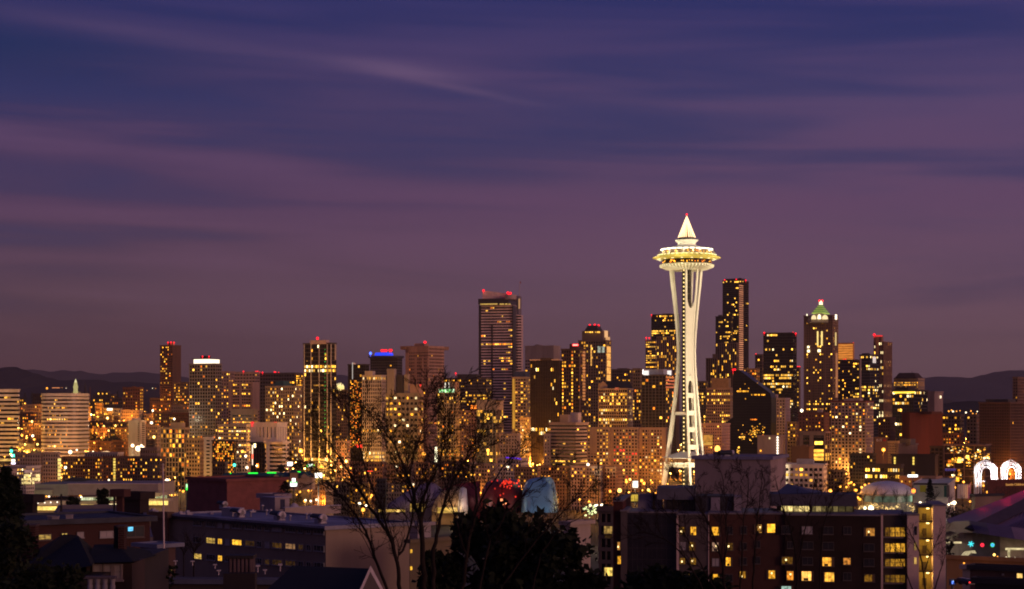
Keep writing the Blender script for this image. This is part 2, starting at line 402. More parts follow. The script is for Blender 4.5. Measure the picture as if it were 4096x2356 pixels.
ridge('hills', [(3560, 1530), (3640, 1516), (3700, 1510), (3760, 1505), (3830, 1507), (3880, 1511), (3930, 1500), (3985, 1488), (4040, 1482), (4120, 1480), (4250, 1484), (4500, 1510)], 18000, 5000, HM, 13, 18)
ridge('wooded_hill', [(3560, 1660), (3700, 1622), (3780, 1614), (3830, 1607), (3880, 1604), (3940, 1606), (4100, 1600), (4300, 1620)], 5400, 2000, mat((.03, .03, .028), .95, .4, .1, .002), 21, 6)

# ------------------------------------------------------------------ towers and blocks (photo px of each facade, its depth in metres)
BRK = brickmat((.15, .055, .04), (.22, .17, .15))
B('striped_office', 'striped office block with white bands cut by the photo edge', 'office block', -170, -170+240, -170+246, 1560, 1700, 6, 'white', 17, 14, .52, 0, .07, 1775, depth=25, hue='yyaad', proud=.5)
# rounded striped office
def striped_round():
    Y = 1650; k = Y/F; c = at(262, 1640, Y+19); g = ground(c.x, c.y)-1; H = ZC-(1573-HY)*k-g
    root = thing('striped_office', 'striped office block with rounded corner, white bands and dark ribbon windows', 'office block', (c.x, c.y, g), R(-9))
    pl = []
    def rr(hw, hd, rad, n=10):
        o = []
        for cx, cy, a0 in ((hw-rad, hd-rad, 0), (-hw+rad, hd-rad, 90), (-hw+rad, -hd+rad, 180), (hw-rad, -hd+rad, 270)):
            for i in range(n+1): a = R(a0+90*i/n); o.append((cx+rad*math.cos(a), cy+rad*math.sin(a)))
        return o
    hw, hd = 18.5, 18.5
    MB().prism(rr(hw-.9, hd-.9, 9.1), 0, H-.5).build('glazing', GLASSW, root)
    wb = MB(); sh = 15.4*k; n = int((1790-1573)/15.4)
    for i in range(n+3):
        z1 = H-i*sh; z0 = z1-(sh*.55 if i else sh*.75); wb.prism(rr(hw, hd, 10), z0, z1)
    wb.build('wall', mat((.50, .45, .41), .7, .1, .3, .1, streak=True), root)
    for i in range(n):
        p = (.9 if i == 6 else .8 if i == 13 else random.choice((.05, .1, .3)))
        zc = H-i*sh-sh*.775
        for j in range(26):
            ang = j/26; x = -hw+9+(2*hw-18)*ang
            if random.random() < p*(1 if j < 13 or i in (3, 8) else .45):
                ubox('lit_window', LIT[random.choice('yyyaw' if i in (6, 13) else 'yad')], root, (x, -hd+.9, zc), (.8, .12, sh*.36))
striped_round()

B('apartment_block', 'brick apartment slab on the hill with one lit window column', 'apartment block', 492, 560, 573, 1550, 2700, 20, 'brick', 13, 11, .5, .5, .16, 1640, side_lit=.95, roof=((527, 545, 1545),), wallr=BRK)
B('apartment_tower', 'slim brown tower with three red roof lights, two tone faces', 'tower', 641, 690, 723, 1382, 2600, 30, (.16, .08, .055), 9.5, 9, .45, .35, .13, 1640, side_lit=.02, hue='aaoooy', roof=((672, 684, 1371), (684, 697, 1368, mat((.5, .38, .2)))), red=((672, 1370), (684, 1369), (696, 1370)), blank=(('r', .05, 1, 1386, 1600),))
B('apartment_block', 'low apartment block at the foot of the slim brown tower', 'apartment block', 695, 745, 760, 1530, 2450, None, 'brown', 12, 10, .5, .45, .3, 1640)
B('crown_tower', 'grey tower topped with a glowing white band and two red lights', 'tower', 758, 862, 886, 1456, 2000, 26, (.20, .17, .165), 13.5, 13, .36, .3, .10, 1770, hue='aaayyo', red=((810, 1426), (836, 1426)))
B('apartment_block', 'narrow pale block between crown tower and hospital slab', 'apartment block', 884, 915, 938, 1487, 2300, None, 'pink', 13, 12, .5, .5, .22, 1690, hue='aayyo')
B('hospital', 'wide pink concrete hospital slab with stacked lit window bays', 'hospital', 936, 1020, 1037, 1489, 2400, None, 'pink', 13, 15, .6, .25, .03, 1700, red=((974, 1486),), office=True)
B('hospital', 'lower hospital wing with bright window bays between plain piers', 'hospital', 914, 1010, 1037, 1530, 2200, None, 'pink', 12, 10, .45, .2, .42, 1640, hue='aaooy', blank=(('f', .0, .14, 1530, 1640), ('f', .46, .56, 1530, 1640), ('f', .95, 1, 1530, 1640), ('r', 0, 1, 1530, 1640)), office=True)
B('office_block', 'office block with a heavy concrete portal frame around lit ribbons', 'office block', 924, 1015, 1030, 1638, 1950, None, 'conc', 13, 9, .5, .12, .4, 1690, office=True, top0=4, blank=(('f', 0, .06, 1640, 1700), ('f', .94, 1, 1640, 1700)))
B('hospital', 'long flat hospital roofline carrying a row of red lights', 'hospital', 1030, 1178, 1215, 1492, 2750, None, (.12, .1, .1), 14, 12, .4, .2, .1, 1560, red=((1023, 1487), (1030, 1486), (1038, 1489), (1050, 1490), (1098, 1488), (1102, 1489), (1115, 1491), (1131, 1502), (1163, 1503)), office=True)
B('apartment_block', 'small dark block with lit rows beside the white ribbed tower', 'apartment block', 1178, 1205, 1216, 1498, 2350, None, 'brown', 9, 8, .4, .25, .4, 1545)
B('parking_garage', 'parking garage with long lit ribbon decks below the hospital', 'garage', 873, 985, 1003, 1700, 1600, None, 'conc', 14, 12, .55, .12, .5, 1830, hue='yyyaw', office=True, roof=((920, 960, 1694),))
B('apartment_block', 'brown apartment block beside the gridded condo, few lit windows', 'apartment block', 745, 800, 818, 1755, 1420, None, 'tan', 16, 12, .45, .4, .1, 1890)
B('white_block', 'narrow white block with three dark window slots', 'apartment block', 817, 848, 852, 1752, 1380, None, 'white', 14, 30, .6, .55, .03, 1850)
B('glass_office', 'glass office front full of warm reflections near the garage', 'office block', 850, 936, 946, 1765, 1360, None, (.06, .05, .05), 9, 7, .2, .15, .42, 1890, hue='aaaayo')  # warm reflections in the glass are put in as glowing panes
B('condo_tower', 'condo tower with a pale concrete grid and plain rounded roof drum', 'tower', 640, 738, 756, 1714, 1430, 18, (.33, .25, .19), 19, 13, .22, .28, .24, 1910, hue='aaayyo', roof=((680, 742, 1690),), blank=(('f', 0, .06, 1714, 1920),))
B('apartment_tower', 'stone residential tower with a green pitched roof', 'tower', 1063, 1175, 1207, 1546, 1900, 24, (.36, .27, .20), 14, 10, .38, .42, .26, 1840, hue='aayyyw')
B('office_block', 'white hotel slab with vertical window slits and red roof lights', 'hotel', 1003, 1108, 1146, 1694, 1350, 24, 'white', 70, 18, .2, .72, .0, 1770, depth=20, red=((1006, 1691), (1011, 1690), (1098, 1691), (1104, 1691)), blank=(('f', 0, .22, 1694, 1760), ('f', 0, 1, 1750, 1772)))
B('office_block', 'white banded hotel base with deep dark balconies', 'hotel', 1071, 1128, 1145, 1770, 1345, 24, 'white', 16.5, 57, .46, .0, .02, 1885, proud=1.4, blank=(('f', 0, .13, 1770, 1890),))
B('glass_office', 'dark glass hotel wing with a red and white light strip', 'hotel', 1003, 1069, 1071, 1772, 1352, None, 'dark', 20, 12, .08, .1, .06, 1870, hue='yow')
B('ribbed_tower', 'tall dark tower with white vertical ribs and two fully lit floors', 'tower', 1215, 1325, 1344, 1374, 1700, 26, (.055, .045, .042), 16.2, 11, .30, .12, .03, 1850, rows=(1460, 1475.5, 1838), hue='yywa', roof=((1237, 1321, 1361, mat((.5, .36, .33))),), red=((1270, 1353, 2.1),), cells=(('f', .5, 1380, 1440, .3), ('f', .3, 1380, 1440, .4), ('f', .8, 1380, 1440, .35)))
B('stone_tower', 'brown stone tower with a floodlit gothic crown', 'tower', 1344, 1388, 1404, 1560, 2100, None, (.22, .15, .11), 12, 9, .45, .45, .14, 1770, hue='aayy')
B('glass_tower', 'dark glass tower with a lit flagpole at its corner', 'tower', 1393, 1462, 1476, 1459, 1900, None, (.04, .035, .035), 12, 9, .2, .12, .05, 1600, hue='aay')
B('glass_tower', 'glass podium tower sparkling with gold reflections behind the tall bare tree', 'tower', 1400, 1448, 1452, 1520, 1780, None, (.045, .035, .03), 6, 6, .2, .15, .30, 1790, hue='aaaod', cells=())  # gold reflections are painted on as small emissive panes
B('office_tower', 'grey white gridded tower with bright top floor and roof hut', 'tower', 1450, 1525, 1542, 1503, 1680, None, (.40, .33, .30), 15, 9.5, .30, .42, .015, 1850, rows=(1519, 1720, 1812, 1828, 1842), hue='yywa', roof=((1460, 1500, 1484),))
B('round_tower', 'dark banded tower under a wide roof canopy edged in blue light', 'tower', 1482, 1590, 1608, 1432, 2300, None, (.10, .085, .085), 11, 9, .45, .2, .03, 1510, red=((1487, 1506, 1.5), (1617, 1502, 1.5)))
B('concrete_tower', 'stepped concrete tower with a blank lift shaft on its front', 'tower', 1540, 1672, 1692, 1575, 1750, 20, (.34, .27, .22), 22, 17, .55, .35, .16, 1850, hue='yyaaw', roof=((1548, 1586, 1475), (1617, 1638, 1497), (1587, 1616, 1500, mat((.05, .04, .04)))), cells=(('f', .2, 1575, 1690, .9), ('f', .09, 1575, 1670, .9)), red=((1682, 1540, 1.2),))
B('concrete_tower', 'slim rose coloured stair tower behind the stepped concrete tower', 'tower', 1640, 1676, 1690, 1540, 1850, None, 'pink', 15, 14, .6, .5, .02, 1800, plain=True)
B('waffle_tower', 'rust concrete tower with deep recessed columns and a flaring cornice', 'tower', 1623, 1714, 1775, 1386, 2100, 38, (.46, .27, .20), 13.5, 8.6, .42, .40, .01, 1760, roof=((1662, 1711, 1374),), red=((1700, 1369, 2.6),), blank=(('f', 0, .15, 1380, 1800), ('f', .4, .48, 1425, 1800), ('f', .72, .8, 1425, 1800), ('f', .93, 1, 1425, 1800), ('f', 0, 1, 1386, 1408)), rows=(1690,))
B('hotel', 'cream hotel with a green lit roof band and two lit finials', 'hotel', 1750, 1823, 1839, 1570, 1720, None, (.40, .32, .22), 14, 10, .35, .4, .10, 1840, rows=(1800, 1815), hue='aayyo')
B('office_block', 'wide brown ribbon window office below the tallest banded tower', 'office block', 1775, 1945, 1965, 1513, 2250, None, (.17, .125, .105), 12, 7, .45, .2, .18, 1690, hue='aaaay', roof=((1825, 1925, 1497, mat((.07, .06, .06))),), red=((1823, 1493, 1.6),), office=True)
B('brick_hotel', 'old brick hotel with red rooftop number sign', 'hotel', 1845, 1905, 1916, 1645, 1900, None, 'pink', 13, 12, .5, .5, .22, 1830, hue='oaaay')
B('dark_tower', 'black tower with white vertical fins and scattered yellow windows', 'tower', 1907, 1984, 2012, 1603, 1650, 24, (.36, .29, .25), 13, 14, .05, .12, .11, 1850, hue='yyya', office=True, roof=((1912, 2010, 1598, mat((.05, .04, .04))),), top0=8, glass=mat((.018, .014, .014), .3, .3, .5, .12))
B('white_block', 'pale block of square windows with a purple lit roof', 'apartment block', 2000, 2068, 2081, 1737, 1560, None, (.5, .38, .32), 13, 12, .5, .55, .09, 1825)
B('cream_tower', 'cream tower with a gold lit edge and hipped grey roof', 'tower', 2049, 2104, 2121, 1510, 1900, 14, (.52, .38, .22), 12.5, 12, .5, .22, .22, 1720, hue='aaay', blank=(('f', 0, .16, 1500, 1900),))
B('cream_block', 'cream block of small square windows below the gold edged tower', 'apartment block', 2081, 2116, 2121, 1672, 1780, None, (.5, .36, .22), 13, 8, .5, .5, .3, 1830, hue='ayyw', rows=(1675, 1706, 1738))
B('concrete_tower', 'grey concrete tower with a plain top, half hidden by a black ribbed tower', 'tower', 2101, 2214, 2240, 1384, 2450, None, (.36, .28, .26), 13, 10, .6, .2, .03, 1500, red=(), roof=((2140, 2160, 1378), (2155, 2170, 1380)), top0=16)
B('ribbed_tower', 'black tower with fine vertical ribs and a pale roof edge', 'tower', 2122, 2236, 2247, 1440, 1800, 16, (.045, .03, .027), 15, 7, .06, .3, .035, 1850, ribs=True, hue='yyyaw', office=True, roof=((2160, 2215, 1433),), cap_mat=mat((.5, .38, .33)), rows=(1712,))
B('condo_tower', 'brown condo tower with columns of lit windows and a red roof sign', 'tower', 2246, 2322, 2346, 1397, 1900, 24, (.13, .075, .055), 14, 10, .4, .35, .12, 1690, hue='aaayyo', cells=(('f', .05, 1420, 1690, .75), ('f', .55, 1400, 1690, .85), ('r', .5, 1400, 1600, .8)), roof=((2279, 2318, 1376),))
B('stone_tower', 'setback stone tower with a dark pyramid roof and gold lit side', 'tower', 2314, 2422, 2444, 1362, 2200, 20, (.20, .14, .11), 12, 10, .3, .35, .13, 1720, hue='aaay')
B('concrete_tower', 'distant flat topped brown tower behind the dark roofed apartments', 'tower', 2443, 2520, 2537, 1478, 2750, None, (.13, .09, .08), 12, 8, .4, .3, .12, 1525, roof=((2470, 2516, 1473),))
B('apartment_block', 'plain beige slab beside the dark glass tower with lit roof', 'apartment block', 2532, 2560, 2570, 1475, 2400, None, (.33, .23, .15), 14, 10, .5, .4, .12, 1560)
B('apartment_block', 'brown block of yellow windows below the plain beige slab', 'apartment block', 2530, 2562, 2570, 1553, 2000, None, (.2, .13, .09), 14, 9, .4, .3, .3, 1700)
B('apartment_tower', 'gridded white apartment tower with a dark pitched roof', 'tower', 2395, 2508, 2531, 1556, 1750, 20, (.42, .33, .28), 12.7, 9, .3, .25, .16, 1705, hue='ayyyw', rows=(1643, 1683), office=True)
B('glass_tower', 'dark glass tower with a white lit penthouse and pink balconies', 'tower', 2567, 2664, 2700, 1501, 1700, 26, (.10, .085, .085), 12.5, 16, .16, .14, .05, 1715, side_lit=.25, hue='yoa')
B('striped_office', 'square striped office with beige bands and two roof boxes', 'office block', 2200, 2302, 2351, 1693, 1500, 36, (.46, .33, .26), 14.2, 12, .55, 0, .05, 1865, hue='yyya', proud=.5, roof=((2243, 2284, 1658), (2284, 2322, 1650, mat((.62, .5, .48)))), rows=(1847,))
B('office_block', 'narrow beige wing attached beside the square striped office', 'office block', 2177, 2199, 2202, 1738, 1510, None, (.46, .34, .28), 14, 11, .55, .6, .05, 1865)
for i, (x0, x1, lab, wl, bl) in enumerate(((2350, 2440, 'tan apartment slab with balconies beside the square striped office', (.30, .21, .15), (('f', .1, .42, 1715, 1815),)), (2440, 2556, 'apartment slab with red lit windows on its upper floors', (.27, .19, .15), (('f', 0, .12, 1715, 1900),)),
        (2556, 2668, 'apartment slab with paired pale columns of windows in front of dark glass tower', (.29, .2, .16), (('f', .0, .1, 1715, 1810), ('f', .38, .46, 1715, 1810), ('f', .85, .97, 1715, 1890))))):
    B('apartment_slab', lab, 'apartment block', x0, x1-6, x1, 1712+i, 1400+i*4, 12, wl, 13.2, 12.5, .45, .45, .2, 1905, hue='aayyw' if i != 1 else 'aayror', blank=bl, cells=(('f', .55, 1715, 1900, .4),), depth=18)
B('bank_tower', 'black bank tower behind the lit observation tower with yellow window rows', 'tower', 2606, 2702, 2716, 1258, 2600, None, (.035, .028, .028), 8.5, 7, .3, .1, .16, 1345, hue='yyya', office=True, red=((2606, 1259, 1.4),), roof=((2650, 2690, 1255),))
B('office_tower', 'ribbon window tower with two red lights beside the ribbed bank', 'tower', 2583, 2622, 2628, 1362, 2350, None, (.24, .18, .15), 9, 8, .5, .1, .4, 1480, hue='yya', office=True, red=((2585, 1351, 1.6), (2597, 1352, 1.6)))
B('ribbed_tower', 'tan tower with close vertical ribs behind the lit observation tower', 'tower', 2628, 2706, 2716, 1347, 2300, None, (.28, .19, .15), 12, 8.5, .08, .45, .18, 1500, ribs=True, hue='aay')
B('skyscraper', 'tallest black skyscraper with an orange lit inner face', 'skyscraper', 2891, 2954, 2994, 1122, 2900, 30, (.05, .035, .032), 8.2, 6, .3, .15, .06, 1560, hue='ayyy', office=True, side_lit=.02, red=((2899, 1120, 1.8), (2945, 1118, 1.8), (2983, 1121, 1.8)), roof=((2955, 2966, 1112),))
B('skyscraper', 'lower stepped shoulder of the tallest black skyscraper', 'skyscraper', 2863, 2925, 2932, 1266, 2880, None, (.05, .035, .032), 8.2, 6, .3, .15, .12, 1380, hue='ayyy', office=True, roof=((2873, 2889, 1260),))
B('ribbed_tower', 'brown ribbed tower stepping down in front of the tallest skyscraper', 'tower', 2863, 2946, 2955, 1373, 2500, None, (.22, .14, .11), 11, 8, .06, .45, .13, 1520, ribs=True, hue='yya')
B('ribbed_tower', 'lowest brown ribbed step beside the lit observation tower', 'tower', 2825, 2866, 2870, 1434, 2480, None, (.20, .13, .10), 11, 8, .06, .45, .16, 1540, ribs=True, hue='yya', roof=((2850, 2866, 1416),))
B('office_tower', 'dark brown block with red light between two black towers', 'tower', 3021, 3048, 3056, 1419, 2500, None, (.14, .09, .075), 12, 8, .4, .3, .22, 1540, hue='yyaw', red=((3024, 1417, 1.7),))
B('office_block', 'amber lit low tower tucked behind the wedge tower', 'office block', 2975, 3025, 3037, 1476, 2200, None, (.35, .2, .09), 11, 8, .4, .3, .35, 1540, hue='aaoo')
B('dark_tower', 'broad black tower with bright floors and four red corner lights', 'tower', 3054, 3172, 3186, 1332, 2400, 20, (.04, .03, .028), 11.5, 7, .3, .1, .08, 1680, hue='yyyaw', office=True, rows=(1505, 1516, 1538), red=((3057, 1331, 1.8), (3172, 1331, 1.8), (3183, 1334, 1.8)))
B('office_tower', 'thin sliver tower with red light beside the broad black tower', 'tower', 3178, 3196, 3201, 1470, 2450, None, (.2, .13, .1), 11, 8, .5, .5, .3, 1640, hue='yya', red=((3191, 1467, 1.6), (3198, 1467, 1.6)))
B('stone_tower', 'granite tower under the green lit pyramid, with arched top windows', 'tower', 3216, 3330, 3352, 1262, 2200, 26, (.24, .15, .11), 10.5, 9, .42, .42, .10, 1655, hue='aaayy', blank=(('f', 0, .04, 1262, 1660), ('f', .22, .27, 1262, 1640), ('f', .73, .78, 1262, 1640)), rows=(1621, 1633), glass=mat((.03, .022, .02), .3, .3, .5, .12))
B('office_tower', 'orange floodlit blank tower top beside the granite pyramid tower', 'tower', 3352, 3412, 3416, 1373, 2600, None, (.62, .30, .10), 9, 40, .75, .6, .0, 1450, red=((3413, 1372, 1.6),))
B('office_tower', 'brown punched window tower below the orange floodlit top', 'tower', 3352, 3424, 3441, 1440, 2300, None, (.15, .09, .07), 12, 8, .45, .35, .14, 1620, hue='aaay', red=((3374, 1439, 1.5), (3382, 1438, 1.5), (3420, 1440, 1.5)))
B('glass_tower', 'dark blue glass tower with a white lit fin edge', 'tower', 3440, 3480, 3516, 1420, 2000, 36, (.06, .05, .06), 12, 9, .35, .08, .10, 1700, hue='yyw', office=True, glass=GLASSB, roof=((3450, 3478, 1413),), rows=(1476, 1553))
B('office_tower', 'dark glazed block with clustered yellow lights beside white fin tower', 'tower', 3412, 3436, 3441, 1447, 2050, None, (.07, .05, .05), 11, 8, .4, .15, .35, 1620, hue='yyya', office=True)
B('slender_tower', 'slender ribbed tower with one starry red light on its plain shaft', 'tower', 3496, 3534, 3567, 1368, 2250, 30, (.28, .16, .11), 12, 7, .08, .4, .10, 1700, ribs=True, hue='yyw', office=True, rows=(1547, 1602, 1668), roof=((3496, 3532, 1342),), red=((3497, 1339, 2.5), (3516, 1343, 1.2)))
B('hip_roof_office', 'beige office with dark hipped roof and two lit floors', 'office block', 3576, 3672, 3697, 1515, 2100, 24, (.40, .28, .20), 9, 5, .45, .35, .06, 1570, hue='aay', rows=(1530, 1541))
B('glass_office', 'dark glass office with a long glowing yellow roof band', 'office block', 3570, 3655, 3710, 1562, 1750, 34, (.05, .04, .045), 14, 10, .25, .1, .08, 1740, hue='yaw', glass=GLASSB, office=True)
B('concrete_slab', 'plain pink concrete slab pair beside the yellow band office', 'office block', 3700, 3738, 3772, 1568, 1800, 34, (.30, .21, .2), 12, 12, .5, .5, 0, 1650, plain=True)
B('brick_block', 'windowless dark red block below the yellow band office', 'warehouse', 3607, 3640, 3770, 1655, 1500, 62, 'redbox', 12, 12, .5, .5, 0, 1800, plain=True, roof=((3650, 3740, 1646, mat((.07, .02, .018))),))
B('apartment_tower', 'cream residential tower with red roof edge and many lit bays', 'tower', 3325, 3462, 3492, 1607, 1500, 30, (.42, .30, .25), 13, 15, .42, .45, .24, 1885, hue='aayyow', cap_mat=mat((.2, .05, .04)), roof=((3378, 3450, 1593, mat((.45, .32, .28))),), side_lit=.15)
B('apartment_tower', 'brown narrow tower edge joined to the cream residential tower', 'tower', 3300, 3328, 3334, 1625, 1520, None, (.2, .12, .09), 13, 9, .45, .4, .3, 1870, hue='aay')
B('grid_office', 'beige office with a square grid of yellow windows beside the wedge tower', 'office block', 2828, 2920, 2932, 1554, 1800, 16, (.38, .25, .16), 12.4, 8.3, .42, .38, .12, 1700, hue='yyya', rows=(1573, 1596), office=True, roof=((2842, 2926, 1512, mat((.3, .19, .1))),), cells=(('f', .3, 1554, 1600, .6),))
B('office_block', 'dim brown block between observation tower and beige grid office', 'office block', 2790, 2822, 2830, 1527, 1950, None, (.10, .07, .065), 13, 9, .4, .3, .22, 1690, hue='yya')
B('stone_block', 'rose stone block with small windows and an orange lit roof box', 'office block', 2805, 2886, 2918, 1697, 1400, 30, (.5, .3, .23), 12, 10, .5, .5, .10, 1790, side_lit=.1, hue='yya')
B('apartment_block', 'pale lilac apartment tower beside the black wedge tower', 'tower', 3083, 3140, 3160, 1595, 1600, None, (.42, .31, .30), 12, 12, .5, .5, .14, 1765, hue='yyoaa', roof=((3086, 3112, 1577),))
B('apartment_block', 'tan block with a vertical string of white stair lights', 'apartment block', 3030, 3120, 3136, 1746, 1330, 18, (.36, .24, .2), 12, 30, .6, .7, .02, 1822, plain=True)
B('office_block', 'small yellow lit block behind the lilac apartment tower', 'office block', 3150, 3182, 3192, 1690, 1550, None, (.55, .36, .18), 14, 10, .5, .4, .35, 1760, hue='aa')
B('brick_block', 'dark red brick block with evenly lit small windows', 'apartment block', 3196, 3296, 3316, 1653, 1480, None, 'brick', 14, 13, .55, .6, .3, 1730, hue='aaoo', wallr=BRK, roof=((3270, 3290, 1635, mat((.4, .3, .27))),))
B('portal_office', 'black glass office framed by a tan concrete portal', 'office block', 3200, 3300, 3318, 1731, 1330, 20, (.26, .17, .13), 16, 50, .12, .16, .10, 1870, hue='yy', rows=(1822, 1838), blank=(('f', 0, .12, 1731, 1860), ('f', .38, .5, 1731, 1860), ('f', 0, 1, 1731, 1742)))
B('brown_block', 'plain rust brown block in front of the portal office', 'warehouse', 3165, 3236, 3252, 1790, 1270, None, (.22, .10, .05), 14, 12, .5, .5, 0, 1840, plain=True, roof=((3208, 3232, 1780),))
B('white_grid_office', 'white office with deep square windows behind the purple slab', 'office block', 3100, 3292, 3306, 1863, 1120, 14, 'white', 21.5, 19, .45, .36, .16, 1950, hue='aydd', roof=((3182, 3262, 1836, mat((.4, .36, .36))), (3150, 3166, 1850, mat((.6, .5, .5)))))
B('tower_under_construction', 'black unlit highrise by the photo edge with bare floor slabs', 'tower', 3918, 4040, 4240, 1612, 1500, 50, (.13, .075, .065), 12, 8, .25, .3, .006, 1800, glass=mat((.006, .005, .005), .6, .2, .2, .1), roof=((3960, 4045, 1597, mat((.06, .05, .055))),))
B('apartment_block', 'tall brown block rising behind the black unlit highrise', 'tower', 4052, 4070, 4200, 1510, 1900, None, (.20, .11, .08), 12, 9, .4, .4, .05, 1640, red=())
B('apartment_block', 'narrow beige block beside the black unlit highrise', 'apartment block', 3868, 3905, 3925, 1660, 1600, None, (.22, .14, .1), 14, 12, .5, .4, .08, 1780, hue='yo')
B('apartment_block', 'dim brown block behind the glittering glass hall', 'apartment block', 3770, 3840, 3855, 1660, 1700, None, (.10, .065, .055), 15, 12, .45, .3, .2, 1740, hue='aay')
B('office_block', 'orange lit low block between dark red block and glass hall', 'office block', 3772, 3838, 3852, 1735, 1550, None, (.42, .2, .09), 13, 11, .5, .5, .25, 1780, hue='aoy')
B('glass_hall', 'glittering glass hall with an exposed frame and neon letters', 'office block', 3776, 3938, 3962, 1782, 1330, 22, (.20, .12, .09), 31, 36, .09, .09, .0, 1880, glass=mat((.03, .016, .01), .25, .4, .5, .12))
B('apartment_block', 'black balcony block joined beside the glittering glass hall', 'apartment block', 3722, 3772, 3778, 1788, 1340, None, (.05, .035, .03), 16, 15, .35, .3, .08, 1900, hue='ay')
B('grey_block', 'flat grey box building below the windowless dark red block', 'warehouse', 3583, 3594, 3670, 1778, 1380, 70, (.22, .16, .15), 14, 12, .5, .5, 0, 1820, plain=True, roof=((3610, 3650, 1755, mat((.12, .1, .1))),))
B('dark_block', 'black low block with two pairs of yellow stair lights', 'apartment block', 3566, 3740, 3752, 1822, 1280, None, (.045, .03, .03), 12, 12, .5, .5, 0, 1860, plain=True)
B('sign_building', 'brown building with a painted wall sign beside cream tower', 'shop', 3498, 3500, 3550, 1752, 1450, 80, (.22, .11, .05), 14, 12, .5, .5, 0, 1810, plain=True)
B('brown_tower', 'dark brown block above the painted wall sign', 'apartment block', 3514, 3560, 3580, 1672, 1650, None, (.10, .055, .045), 13, 9, .5, .5, .10, 1760, hue='yy')
B('cream_block', 'small floodlit cream block beside the painted wall sign', 'office block', 3553, 3590, 3600, 1768, 1420, None, (.6, .4, .18), 10, 6, .45, .5, .0, 1810)
B('low_block', 'long low block with a bright ribbon of shop windows', 'shop', 3460, 3600, 3612, 1862, 1180, None, (.07, .05, .045), 26, 10, .45, .12, .55, 1910, hue='yyyw')
B('apartment_block', 'dark terraced block at the foot of the cream residential tower', 'apartment block', 3400, 3490, 3502, 1818, 1300, None, (.06, .045, .04), 14, 11, .4, .3, .2, 1870, hue='ay')
B('low_hall', 'beige low hall with small windows behind the museum wall', 'hall', 3600, 3740, 3765, 1912, 1090, None, (.36, .22, .14), 20, 16, .6, .6, .16, 1935, hue='y')
